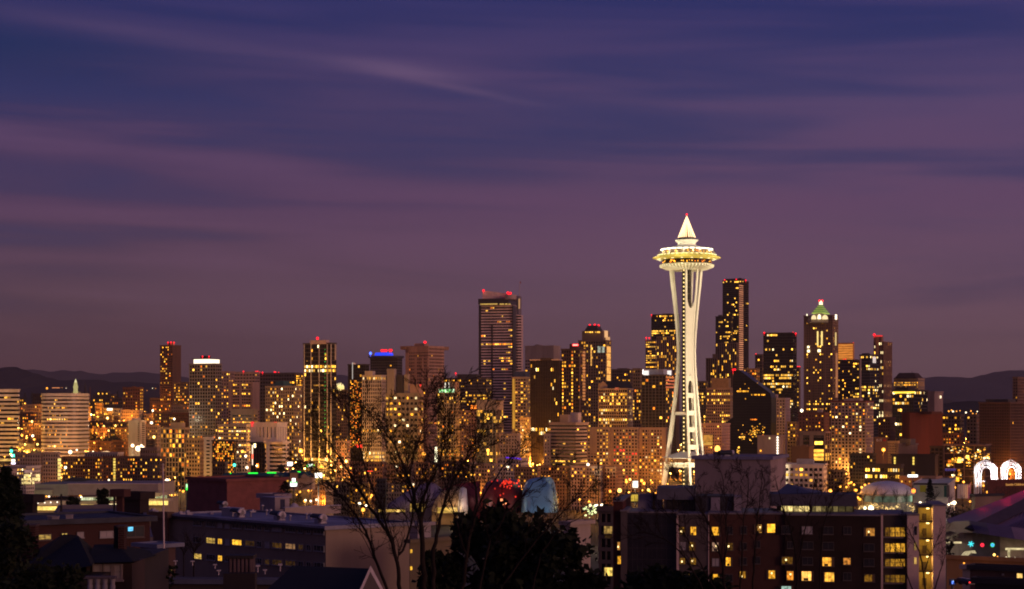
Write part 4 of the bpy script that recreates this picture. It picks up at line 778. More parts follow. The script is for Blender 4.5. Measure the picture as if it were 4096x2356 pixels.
# glass hall: rooms with bright clusters, neon word
r = find('glittering glass hall'); gr = random.Random(4)
for (x0, x1, y0, y1, n, big) in ((3792, 3940, 1786, 1812, 46, 0), (3792, 3825, 1832, 1864, 14, 1), (3828, 3850, 1830, 1850, 12, 1), (3858, 3885, 1820, 1866, 18, 0), (3886, 3960, 1815, 1838, 30, 0), (3902, 3935, 1840, 1866, 8, 0), (3800, 3818, 1902, 1925, 8, 1), (3824, 3846, 1880, 1925, 10, 1), (3792, 3800, 1858, 1864, 2, 1)):
    for i in range(n):
        s = gr.choice((1.6, 2.2, 3.4)) if not big else gr.choice((2.4, 4, 6)); x = gr.uniform(x0, x1); y = gr.uniform(y0, y1)
        rect_on(r, x-s, y-s*.8, x+s, y+s*.8, LIT[gr.choice('aaayow')], 'lamp', 'f' if x < 3937 else 'r', .05, .3)
rect_on(r, 3864, 1821, 3876, 1834, emit((1, .6, .1), 3), 'bright_lamp', 'f', .5, .4); rect_on(r, 3830, 1836, 3843, 1849, emit((1, .62, .14), 2.6), 'bright_lamp', 'f', .5, .4)
for i, x in enumerate((3785, 3797, 3808, 3818)):
    rect_on(r, x-3.4, 1875, x+3.4, 1876.4, emit((.30, .20, .9), .6), 'neon_letter', 'f', .9, .2); rect_on(r, x-3.4, 1875, x-2.2, 1884, emit((.30, .20, .9), .5), 'neon_letter', 'f', .9, .2); rect_on(r, x+2.2, 1875, x+3.4, 1884, emit((.3, .2, .9), .45), 'neon_letter', 'f', .9, .2)

# cathedral tower, lit, and the dark spire
def lit_tower():
    Y = 3300; c = at(302.5, 1640, Y); g = ground(c.x, c.y); root = thing('lit_church_tower', 'floodlit pale stepped church tower with a pointed top on the hill', 'church tower', (c.x, Y, g))
    z = lambda y: ZC-(y-HY)/F*Y-g
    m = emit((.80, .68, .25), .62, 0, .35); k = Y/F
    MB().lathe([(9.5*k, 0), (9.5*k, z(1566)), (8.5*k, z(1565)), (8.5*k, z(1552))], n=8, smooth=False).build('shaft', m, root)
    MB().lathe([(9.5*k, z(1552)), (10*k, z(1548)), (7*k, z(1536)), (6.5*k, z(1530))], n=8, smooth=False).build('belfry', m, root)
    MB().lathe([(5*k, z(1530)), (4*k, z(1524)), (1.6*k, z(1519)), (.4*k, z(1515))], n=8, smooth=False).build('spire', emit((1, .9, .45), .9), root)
    MB().box(-16*k, 14*k, 2, 12, 0, z(1566)).build('nave', mat((.4, .34, .2)), root)
    Y = 3000; c = at(341, 1640, Y); g = ground(c.x, c.y); k = Y/F; z = lambda y: ZC-(y-HY)/F*Y-g
    root = thing('church_spire', 'dark needle church spire beside the rounded striped office', 'church spire', (c.x, Y, g))
    MB().lathe([(6*k, 0), (6*k, z(1575))], n=8, smooth=False).build('shaft', mat((.07, .05, .05)), root); MB().lathe([(6.6*k, z(1575)), (2.5*k, z(1545)), (.3*k, z(1522))], n=8, smooth=False).build('spire', mat((.05, .04, .045)), root)
    Y = 3100; c = at(360, 1640, Y); g = ground(c.x, c.y); k = Y/F; z = lambda y: ZC-(y-HY)/F*Y-g
    root = thing('chimney_stack', 'short brick chimney stack on the hill crest past the dark spire', 'chimney', (c.x, Y, g)); MB().lathe([(2.6*k, 0), (2*k, z(1552)), (2.6*k, z(1551)), (2.4*k, z(1549))], n=10).build('stack', mat((.2, .08, .06)), root)
lit_tower()
# floodlit beige slab
r, w, d, H, t = B('beige_slab', 'blank beige slab floodlit from its foot with a slotted edge', 'apartment block', 513, 562, 582, 1685, 1500, 30, (.55, .46, .33), 12, 10, .55, .55, .0, 1780, plain=True, depth=20)
for k in range(9): rect_on(r, 553-k*.1, 1692+k*8.6, 555, 1697+k*8.6, GLASS, 'window', 'f', .2, .3)
for k in range(11): rect_on(r, 568, 1690+k*8.4, 571, 1695+k*8.4, GLASS, 'window', 'r', .2, .3); rect_on(r, 574, 1690+k*8.4, 578, 1695+k*8.4, GLASS, 'window', 'r', .2, .3)
crown_box(r, 533, 556, 1672, 1686, 1512, 8, mat((.5, .42, .32)), 'roof_box')
# golden depot roof
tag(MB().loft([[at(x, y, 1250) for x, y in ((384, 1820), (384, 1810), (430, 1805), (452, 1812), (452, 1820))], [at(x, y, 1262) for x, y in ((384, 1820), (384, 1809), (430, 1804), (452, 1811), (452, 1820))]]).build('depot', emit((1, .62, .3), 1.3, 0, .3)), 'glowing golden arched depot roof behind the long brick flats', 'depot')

r = find('tall dark tower with white vertical ribs')
for x in (1217, 1244, 1277, 1309, 1324): rect_on(r, x-1.3, 1376, x+1.3, 1850, mat((.42, .36, .33)), 'white_rib', 'f', .8, .9)
rect_on(r, 1340, 1376, 1343, 1440, mat((.42, .36, .33)), 'white_rib', 'r', .8, .9)
gg = random.Random(2)
for k in range(22): rect_on(r, 1300-2, 1392+k*16.2+4, 1300+2, 1392+k*16.2+8, emit((.05, .9, .12), .5, .8, 0), 'green_light', 'f', .3, .3)
for k in range(8): rect_on(r, gg.uniform(1220, 1335), 1389+k*16.2*3+4, gg.uniform(1220, 1335), 1389+k*16.2*3+9, LIT['d'], 'lit_window', 'f', .3, .2)
# ------------------------------------------------------------------ the observation tower
def needle():
    Y = 1150.0; k = Y/F; c = at(2747, 0, Y); z = lambda py: ZC-(py-HY)*k
    root = thing('observation_tower', 'floodlit white observation tower with a flying saucer top and a cone of lights', 'tower', (c.x, Y, 0))
    WP = mat((.80, .78, .70), .5, .05, .3, .06); HALO = mat((.50, .42, .09), .5, .05); DARK = mat((.035, .028, .02), .5, .3); r_ = lambda px: px*k
    dl = R(14)
    Rz = [(0, 17.0), (14, 14.6), (36, 11.5), (60, 8.3), (78, 6.3), (88, 5.4), (97, 5.0), (106, 5.2), (118, 6.2), (130, 7.5), (141, 8.7), (151, 9.6)]
    Sz = [(0, 3.0), (36, 2.7), (60, 2.45), (80, 2.2), (97, 2.05), (112, 2.3), (125, 2.75), (138, 3.3), (151, 3.75)]
    zs = [0, 7, 14, 24, 36, 48, 60, 69, 78, 84, 90, 97, 104, 111, 118, 124, 130, 136, 141, 146, 151]
    for q in range(3):
        a = dl+q*2*math.pi/3; dr = Vector((math.sin(a), -math.cos(a), 0)); tn = Vector((math.cos(a), math.sin(a), 0))
        for s in (-1, 1):
            rings = []
            for h in zs:
                p = dr*lerp(Rz, h)+tn*(s*lerp(Sz, h))+Vector((0, 0, h)); wt = .44+.38*(1-h/151); wr = .66+.35*abs(h-97)/97
                rings.append([p+tn*sx*wt+dr*sy*wr for sx, sy in ((-1, 1), (1, 1), (1, -1), (-1, -1))])
            MB().loft(rings).build('leg', WP, root)
        # web between the two beams of a leg, with an arch at both ends
        mb = MB(); n = 9
        for fr in (.55, -.35):
            cols_ = []
            for i in range(n):
                u = -1+2*i/(n-1); zt = 125+9*abs(u)**2.6*1.0; zb = 85.5-12*(abs(u)**.75)
                cols_.append([dr*(lerp(Rz, h)+fr)+tn*(u*(lerp(Sz, h)))+Vector((0, 0, h)) for h in [zb+(zt-zb)*j/10 for j in range(11)]])
            vs = [p for cc in cols_ for p in cc]; fs = [(i*11+j, (i+1)*11+j, (i+1)*11+j+1, i*11+j+1) for i in range(n-1) for j in range(10)]
            mb.add(vs, fs if fr > 0 else [tuple(reversed(f)) for f in fs])
        mb.build('leg_web', WP, root)
        for py in (1514, 1582, 1652, 1718, 1787):
            h = z(py); p = dr*lerp(Rz, h); e = lerp(Sz, h)
            rm = MB(); rings = [[p+tn*t*e+dr*sy*.5+Vector((0, 0, h+sz*1.5)) for sy, sz in ((1, -1), (1, 1), (-1, 1), (-1, -1))] for t in (-1, 1)]
            rm.loft(rings).build('rung', WP, root)
        h = z(1654); p = dr*lerp(Rz, h); a2 = a+2*math.pi/3; p2 = Vector((math.sin(a2), -math.cos(a2), 0))*lerp(Rz, h)
        MB().loft([[pp+Vector((0, 0, h))+up_ for up_ in (Vector((0, 0, -1)), Vector((0, 0, 1)), Vector((0, 0, 1))+dr*.5, Vector((0, 0, -1))+dr*.5)] for pp in (p, p2)]).build('ring_beam', WP, root)
    MB().lathe([(2.9, 0), (2.9, 151)], n=6, smooth=False).build('core', DARK, root)
    rail = MB()
    for h in range(2, 150, 4):
        rail.lathe([(3.05, h), (3.05, h+.5)], n=6, smooth=False)
    rail.build('core_frame', mat((.12, .10, .07), .5, .2), root)
    for i in range(53):
        h = z(1082+i*16.4)
        if h < 6: break
        ubox('elevator_light', emit((1, .72, .25), 2.2), root, (r_(2733.5-2747), -2.9, h), (.7, .5, .8))
    # skyline level
    prof = [(10.5, z(1868)), (14.6, z(1856)), (15.2, z(1848))]
    MB().lathe(prof, n=6, smooth=False).build('lower_deck', WP, root).rotation_euler = (0, 0, dl+R(30))
    g = MB().lathe([(13.6, z(1848)), (13.6, z(1832))], n=6, smooth=False).build('deck_window', emit((1, .30, .06), .22, 0, .7), root); g.rotation_euler = (0, 0, dl+R(30))
    o = MB().lathe([(15.4, z(1832)), (15.4, z(1830)), (4, z(1806))], n=6, smooth=False).build('deck_roof', WP, root); o.rotation_euler = (0, 0, dl+R(30))
    # saucer
    MB().lathe([(r_(58), z(1078)), (r_(84), z(1073)), (r_(106), z(1064)), (r_(109), z(1061)), (r_(97), z(1056))], n=72).build('lower_dish', mat((.42, .40, .30), .5, .1), root)
    for i in range(48):
        a = 2*math.pi*i/48; d = Vector((math.cos(a), math.sin(a), 0)); t = Vector((-d.y, d.x, 0)); rb = MB()
        rb.loft([[d*r_(rr)+t*sx*.26+Vector((0, 0, z(yy)+dz)) for sx, dz in ((-1, -1.0), (1, -1.0), (1, .2), (-1, .2))] for rr, yy in ((60, 1077.5), (84, 1072.5), (106, 1064), (109, 1061))]).build('rib', WP, root)
    MB().lathe([(r_(96), z(1056)), (r_(98), z(1040))], n=72, smooth=True).build('restaurant_glazing', mat((.03, .014, .008), .2, .3), root)
    rd = random.Random(3)
    for i in range(26):
        a = R(rd.uniform(185, 355)); rr = r_(97.4); ubox('table_light', LIT[rd.choice('aooay')], root, (rr*math.cos(a), rr*math.sin(a), z(rd.uniform(1045, 1053))), (.6, .5, rd.choice((.5, .9))))
    MB().lathe([(r_(97), z(1040)), (r_(118), z(1037)), (r_(135.5), z(1033)), (r_(136), z(1031.5)), (r_(122), z(1028)), (r_(112), z(1022))], n=96).build('halo', HALO, root)
    for i in range(36):
        a = 2*math.pi*i/36+.03; d = Vector((math.cos(a), math.sin(a), 0)); t = Vector((-d.y, d.x, 0))
        MB().loft([[d*r_(rr)+t*sx*.10+Vector((0, 0, z(yy)+dz)) for sx, dz in ((-1, -.1), (1, -.1), (1, .28), (-1, .28))] for rr, yy in ((113, 1022.5), (122, 1028), (135, 1031.4))]).build('halo_spoke', mat((.4, .34, .1)), root)
    MB().lathe([(r_(113), z(1023)), (r_(112.5), z(1018)), (r_(98), z(1018))], n=72).build('deck', mat((.7, .62, .3)), root)
    for i in range(36): 
        a = 2*math.pi*(i+.5)/36; ubox('deck_lamp', emit((1, .86, .4), 1.5), root, (r_(114)*math.cos(a), r_(114)*math.sin(a), z(1021)), (1.3, 1.3, .45))
        if i % 2: ubox('underside_lamp', emit((1, .86, .45), 1.5), root, (r_(113)*math.cos(a), r_(113)*math.sin(a), z(1038.6)), (1.4, 1.4, .35))
    MB().lathe([(r_(97), z(1018)), (r_(97), z(1002))], n=72).build('deck_glazing', emit((1, .38, .07), .32, 0, .75), root)
    for i in range(30):
        a = R(rd.uniform(190, 350)); ubox('deck_light', LIT[rd.choice('aayyow')], root, (r_(98)*math.cos(a), r_(98)*math.sin(a), z(rd.uniform(1007, 1015))), (.8, .5, rd.choice((.6, 1.1))))
    cage = MB()
    for i in range(40):
        a = 2*math.pi*i/40; d = Vector((math.cos(a), math.sin(a), 0)); cage.tube([d*r_(111)+Vector((0, 0, z(1019))), d*r_(113)+Vector((0, 0, z(1010))), d*r_(106)+Vector((0, 0, z(1006)))], .11, 4)
    for rr, yy in ((113, 1010), (111.5, 1015)): cage.tube([Vector((r_(rr)*math.cos(2*math.pi*i/60), r_(rr)*math.sin(2*math.pi*i/60), z(yy))) for i in range(61)], .1, 4)
    cage.build('safety_cage', mat((.2, .15, .1)), root)
    MB().lathe([(r_(98.5), z(1001.5)), (r_(96), z(999.5)), (r_(72), z(992)), (r_(47), z(985)), (r_(36.5), z(980)), (r_(34.5), z(976)), (r_(38), z(969)), (r_(46), z(963.5)), (r_(46), z(960.5)), (r_(34), z(959.5))], n=72).build('upper_roof', WP, root)
    for i in range(24):
        a = 2*math.pi*(i+.5)/24; ubox('roof_lamp', emit((1, .9, .62), 3.0), root, (r_(95)*math.cos(a), r_(95)*math.sin(a), z(999.0)), (2.6, 2.6, .7))
    MB().lathe([(r_(34), z(960)), (r_(34), z(950))], n=36).build('crown_ring', DARK, root)
    # cone of light strings
    st = emit((1, .64, .32), 2.5)
    for i in range(22):
        a = 2*math.pi*i/22; sb = MB()
        pts = [Vector((r_(34)*(1-t)*math.cos(a), r_(34)*(1-t)*math.sin(a), z(949)+(z(864)-z(949))*t)) for t in (0, .15, .3, .45, .6, .8, 1)]
        sb.tube(pts, [.10, .11, .13, .16, .22, .28, .25], 5)
        for j in range(16):
            p = pts[0].lerp(pts[-1], j/17); sb.sphere(p, .30, 6)
        sb.build('light_string', st, root)
    MB().tube([(0, 0, z(960)), (0, 0, z(858))], [.9, .3], 8).build('mast', mat((.5, .3, .15)), root)
    beacon(root, 2747, 858, Y, .6, emit((1, .01, .02), 3))
    # the tower's own floodlights
    warm = (1, .85, .50)
    for x, y, tz, p, an in ((16, -70, 70, 210000, 75), (60, -40, 80, 240000, 75), (-55, -55, 60, 70000, 75), (62, -75, 120, 430000, 50), (-80, -20, 90, 60000, 60)):
        slight('floodlight', (c.x+x, Y+y, 3), (c.x, Y, tz), p, warm, an, 1.0)
    slight('floodlight', (c.x+9, Y-22, 2), (c.x+3, Y-9, 45), 30000, (1, .9, .62), 50, .5)
    for q in range(6):
        a = dl+q*math.pi/3; plight('deck_floodlight', (c.x+30*math.cos(a), Y+30*math.sin(a), z(996)), 15000, (1, .86, .52), None, .5)
        plight('halo_floodlight', (c.x+27*math.cos(a), Y+27*math.sin(a), z(1062)-6), 3200, (1, .84, .45), None, .5)
needle()

# ------------------------------------------------------------------ curved museum
def museum():
    Y = 1000; c = at(1890, 0, Y); root = thing('curved_museum', 'swooping metal museum with blue, red, gold and purple shells', 'museum', (c.x, Y, 0))
    k = Y/F; zz = lambda py: ZC-(py-HY)*k
    def shell(name, px, base, rx, ry, top, m, seed, dy=0, sx=1.0, e=.7, bulge=.08):
        nu, nv = 40, 14; vs = []; h = zz(top)-zz(base); c0 = at(px, base, Y+dy)
        for j in range(nv+1):
            v = j/nv*math.pi/2
            for i in range(nu):
                u = 2*math.pi*i/nu; pw = lambda q: math.copysign(abs(q)**e, q)
                rr = max(.02, math.cos(v))**.38
                p = Vector((rx*k*pw(math.cos(u))*rr, ry*pw(math.sin(u))*rr, h*math.sin(v)**.9))
                nn = noise.noise(Vector((p.x*.06+seed, p.y*.06, p.z*.05)))+.45*noise.noise(Vector((p.x*.16+seed, p.y*.16, p.z*.1)))
                p *= 1+bulge*nn; p.x += p.z*sx*.0; vs.append(p+c0)
        fs = [(j*nu+i, j*nu+(i+1) % nu, (j+1)*nu+(i+1) % nu, (j+1)*nu+i) for j in range(nv) for i in range(nu)]
        mb = MB(); mb.add([w2l(root, q) for q in vs], fs, True); mb.add([w2l(root, q) for q in vs[-nu:]], [tuple(range(nu))], True)
        return mb.build(name, m, root)
    met = dict(rough=.38, var=.12, spec=.5, scale=.12, metal=.25)
    shell('blue_shell', 2157, 2045, 72, 14, 1913, mat((.14, .34, .52), **met), 3, -8, e=.55, bulge=.13)
    shell('red_shell', 2010, 2045, 92, 20, 1916, mat((.12, .010, .008), **met), 7, 4, e=.7, bulge=.06)
    # long purple wing: an arched vault falling to the ground
    def wing(name, pts, dep, m, yy):
        n = len(pts); prof = [at(x, y, Y+yy) for x, y in pts]; rows = []
        for j in range(9):
            t = j/8; rows.append([Vector((p.x, p.y+dep*t, max(0, p.z*(math.sin(math.pi*(.5+.5*t))**.5 if t < 1 else 0)))) for p in prof])
        front = [Vector((p.x, p.y-3, max(0, p.z*.55))) for p in prof]; base = [Vector((p.x, p.y+.5, 0)) for p in prof]
        rows = [base, front]+rows; vs = [w2l(root, q) for r in rows for q in r]
        fs = [(j*n+i, j*n+i+1, (j+1)*n+i+1, (j+1)*n+i) for j in range(len(rows)-1) for i in range(n-1)]
        mb = MB(); mb.add(vs, fs, True); return mb.build(name, m, root)
    wing('purple_shell', [(1500, 2046), (1530, 2030), (1560, 2010), (1600, 1985), (1640, 1958), (1680, 1940), (1712, 1928), (1740, 1934), (1760, 1950), (1780, 1975)], 26, mat((.20, .15, .25), **met), 6)
    wing('gold_shell', [(1728, 2030), (1740, 2000), (1760, 1972), (1790, 1952), (1820, 1944), (1850, 1950), (1862, 1970), (1868, 2030)], 22, mat((.45, .30, .16), **met), 0)
    wing('red_ribbon', [(1752, 1968), (1780, 1952), (1820, 1938), (1870, 1930), (1920, 1922)], 12, mat((.30, .03, .03), **met), 14)
    wing('silver_shell', [(1832, 2010), (1838, 1960), (1850, 1946), (1866, 1955), (1872, 2010)], 8, mat((.6, .56, .56), **met), -4)
    for x0, x1, y0, y1, s in ((1512, 1620, 2038, 2048, .9), (1640, 1700, 2014, 2046, .4), (1748, 1830, 2030, 2052, .75)):
        a, b = at(x0, y1, Y-9), at(x1, y0, Y-9); ubox('lit_entrance', emit((1, .58, .10), s, 0, .6), root, w2l(root, (a+b)/2), (b.x-a.x, .6, b.z-a.z))
    rd = random.Random(5)
    for i in range(46):
        x = rd.choice((rd.gauss(2035, 18), rd.uniform(1960, 2078))); y = rd.gauss(1928, 6) if rd.random() < .7 else rd.uniform(1922, 1990)
        p = at(min(2080, max(1930, x)), y, Y-17.5); ubox('red_lamp', emit((1, .035, .012), 1.1, .7, 0), root, w2l(root, p), (.7, .5, .8))
    for x, y in ((2008, 2008), (2018, 2002), (2012, 2014), (2022, 2012), (2006, 2000)):
        ubox('show_light', emit((1, .3, .12), 2.6), root, w2l(root, at(x, y, Y-19)), (1.3, .5, 1.3))
    plight('blue_shell_floodlight', at(2215, 2000, Y-45)+Vector((0, 0, -6)), 750, (.62, .84, 1), None, 1)
    plight('blue_shell_floodlight', at(2120, 2010, Y-40)+Vector((0, 0, -4)), 400, (.62, .84, 1), None, 1)
    plight('red_shell_floodlight', at(2040, 1985, Y-34), 300, (1, .12, .05), None, 1)
    plight('gold_shell_floodlight', at(1810, 2040, Y-16), 3500, (1, .62, .22), None, 1); plight('gold_shell_floodlight', at(1590, 2046, Y-12), 1500, (1, .6, .2), None, 1)
    plight('silver_shell_floodlight', at(1856, 2010, Y-24), 2500, (1, .88, .9), None, 1)
museum()

# ------------------------------------------------------------------ science arches
def arches():
    Y = 1130; k = Y/F; WM = mat((.82, .80, .80), .5, .04)
    for x0, x1, yt, lab in ((3900, 3984, 1838, 'white floodlit lattice arch whose tall legs reach lower, taller of the pair'), (4006, 4080, 1838, 'white floodlit lattice arch standing above the dark wall lettering')):
        w = (x1-x0)*k/2; c = at((x0+x1)/2, 0, Y); g = 0; root = thing('lattice_arch', lab, 'arch', (c.x, Y, g), -R(10), 'pair of white lattice arches')
        z = lambda py: ZC-(py-HY)*k-g
        zs, za, zt = z(1876), z(1852), z(yt); zi = z(1866)
        hw = w*.97; hi = hw*.50; zp = z(1897)
        for sx, sy in ((-1, -1), (1, -1), (1, 1), (-1, 1)):
            for off in ((0, 0), (-sx*1.4, 0), (0, -sy*1.4)):
                MB().tube([(sx*hw+off[0], sy*hw+off[1], h) for h in (0, zs*.6, zs-2, zs+1.2)], [.30, .30, .26, .2], 6).build('leg', WM, root)
        for face in (0, 2):
            if face == 2: hi = hw*.78
            m4 = Matrix.Rotation(math.pi/2*face, 3, 'Z')
            for s in (-1, 1):
                MB().tube([m4 @ Vector((s*hi, -hw, h)) for h in (0, zp*.6, zp)]+[m4 @ Vector((s*hi*(1-t**1.7), -hw, zp+(zi-zp)*math.sin(t*math.pi/2))) for t in (.2, .4, .6, .8, .92, 1)], .30, 6).build('arch_rib', WM, root)
                MB().tube([m4 @ Vector((s*(hi+1.2), -hw, h)) for h in (zp*.5, zp)]+[m4 @ Vector((s*(hi+1.2)*(1-t**1.9), -hw, zp+(zi+1.7-zp)*math.sin(t*math.pi/2))) for t in (.2, .4, .6, .8, 1)], .2, 6).build('arch_rib', WM, root)
                MB().tube([m4 @ Vector((s*hw, -hw, zs+1)), m4 @ Vector((s*hw*.72, -hw*.95, (zs+za)/2+1.2)), m4 @ Vector((s*hw*.42, -hw*.7, za+.6)), m4 @ Vector((s*hw*.18, -hw*.35, zt-.6)), m4 @ Vector((0, 0, zt))], .30, 6).build('crown_rib', WM, root)
                MB().tube([m4 @ Vector((s*hw, -hw, zs-1.5)), m4 @ Vector((s*hw*.62, -hw, zi+.2)), m4 @ Vector((s*hw*.2, -hw*.9, zi+2.4)), m4 @ Vector((-s*hw*.2, -hw*.7, za+.5))], .2, 5).build('crown_rib', WM, root)
                for t in (.2, .45, .7):
                    a = m4 @ Vector((s*hw*(1-t*.8), -hw*.95, zs+1+(za-zs)*t)); b = m4 @ Vector((s*hi*(1-t), -hw, zp+(zi-zp)*min(1, t+.25))); MB().tube([a, b], .15, 5).build('lattice_strut', WM, root)
        for s in (-1, 1):
            MB().tube([Vector((s*hw, -hw*t, zs-1+(zi-zs+1)*(1-t*t))) for t in (-1, -.6, -.2, .2, .6, 1)], .2, 5).build('side_rib', WM, root)
        deck = MB().box(-hw, hw, -hw, hw, z(1925), z(1923)); deck.build('deck', WM, root)
        for dx_, dy_ in ((0, -26), (-18, -18), (20, -16)): slight('arch_floodlight', (c.x+dx_, Y+dy_, 12), (c.x, Y, 32), 45000, (1, .93, .94), 60, .5)
arches()
# ------------------------------------------------------------------ dome, museum wall, dark wall
def dome():
    Y = 1000; k = Y/F; c = at(3547, 0, Y+14); root = thing('domed_hall', 'low hall under a pale shallow dome near the white arches', 'hall', (c.x, Y+14, 0)); z = lambda py: ZC-(py-HY)*k
    rr = 107*k; pr = [(rr, z(1978))]+[(rr*math.cos(t), z(1978)+(z(1928)-z(1978))*math.sin(t)) for t in [i/12*math.pi/2 for i in range(1, 12)]]+[(.3, z(1928))]
    MB().lathe(pr, n=48).build('dome', mat((.58, .55, .62), .35, .08, .5, .2), root)
    MB().lathe([(rr+1.2, z(1983)), (rr+1.2, z(1978)), (rr-.5, z(1977))], n=48).build('eave', mat((.45, .44, .36)), root)
    MB().lathe([(rr-1, 0), (rr-1, z(1983))], n=48).build('wall', mat((.3, .33, .26)), root)
    for i in range(20):
        a = R(198+i*7.6); p = Vector((rr-.8)*0 if False else ((rr-.9)*math.cos(a), (rr-.9)*math.sin(a), z(1998)))
        o = ubox('lit_window', emit((.55, .85, .55), .12 if i < 17 else .6, .3, .6), root, p, (1.9, .3, 3.2)); o.rotation_euler = (0, 0, a+math.pi/2)
    plight('dome_lamp', (c.x+26, Y-16, 12), 900, (.9, 1, .85), None, .6); plight('dome_lamp', (c.x-16, Y-18, 9), 600, (.95, 1, .8), None, .6)
dome()
r, w, d, H, t = B('museum_wall', 'long pale museum wall hung with banners behind the pointed conifer', 'museum', 3653, 3790, 3951, 1940, 1010, 16, (.55, .50, .45), 40, 40, .5, .5, 0, 2010, plain=True, depth=20)
rect_on(r, 3654, 1932, 3790, 1940, mat((.05, .04, .055)), 'roof_edge', 'f', .5, 1); rect_on(r, 3680, 1941, 3704, 1968, mat((.42, .40, .03), .7, .1), 'yellow_banner', 'f', .4, .3)
rect_on(r, 3776, 1940, 3786, 1988, mat((.02, .10, .09)), 'green_banner', 'f', .4, .3); rect_on(r, 3788, 1940, 3797, 1988, mat((.03, .03, .04)), 'dark_banner', 'r', .4, .3); rect_on(r, 3738, 1947, 3753, 1951, mat((.06, .06, .08)), 'painted_bird', 'f', .35, .2)
for i in range(14):
    x = 3832+i*8.4
    if x < 3870 or x > 3884: rect_on(r, x, 1938, x+3.2, 1992, mat((.62, .57, .54)), 'wall_fin', 'r', .5, 1.0)
rect_on(r, 3871.5, 1936, 3883, 1990, mat((.22, .06, .24)), 'purple_banner', 'r', .6, .3)
rect_on(r, 3875.6, 1941, 3878, 1948, mat((.7, .6, .7)), 'banner_numeral', 'r', .85, .2)
for x, y, p, c_ in ((3770, 1995, 900, (1, .72, .36)), (3830, 2000, 1100, (1, .82, .5)), (3700, 1998, 700, (1, .8, .4)), (3890, 1998, 900, (1, .85, .75)), (3930, 1985, 500, (1, .9, .85))): plight('wall_lamp', at(x, y, 985), p, c_, None, .4)
r, w, d, H, t = B('dark_wall', 'dark red checkered theatre wall with small orange lettering', 'theatre', 3950, 3952, 4150, 1925, 1000, 74, (.10, .025, .022), 12, 12, .5, .5, 0, 2000, plain=True)
lettering(r, "Seattle Children's", 4064, 1938, 'r', 9.5, emit((1, .42, .06), .42), 1000, .6)
for i in range(9):
    for j in range(4):
        if (i+j) % 2: rect_on(r, 3976+i*11, 1946+j*9, 3987+i*11, 1955+j*9, mat((.07, .018, .016)), 'wall_tile', 'r', .3, .2)
B('low_theatre', 'low tan annex with a dark rounded eave under the theatre wall', 'hall', 3886, 3900, 4010, 1984, 860, 62, (.20, .14, .11), 12, 12, .5, .5, 0, 2040, plain=True, cap_mat=mat((.02, .018, .03)))

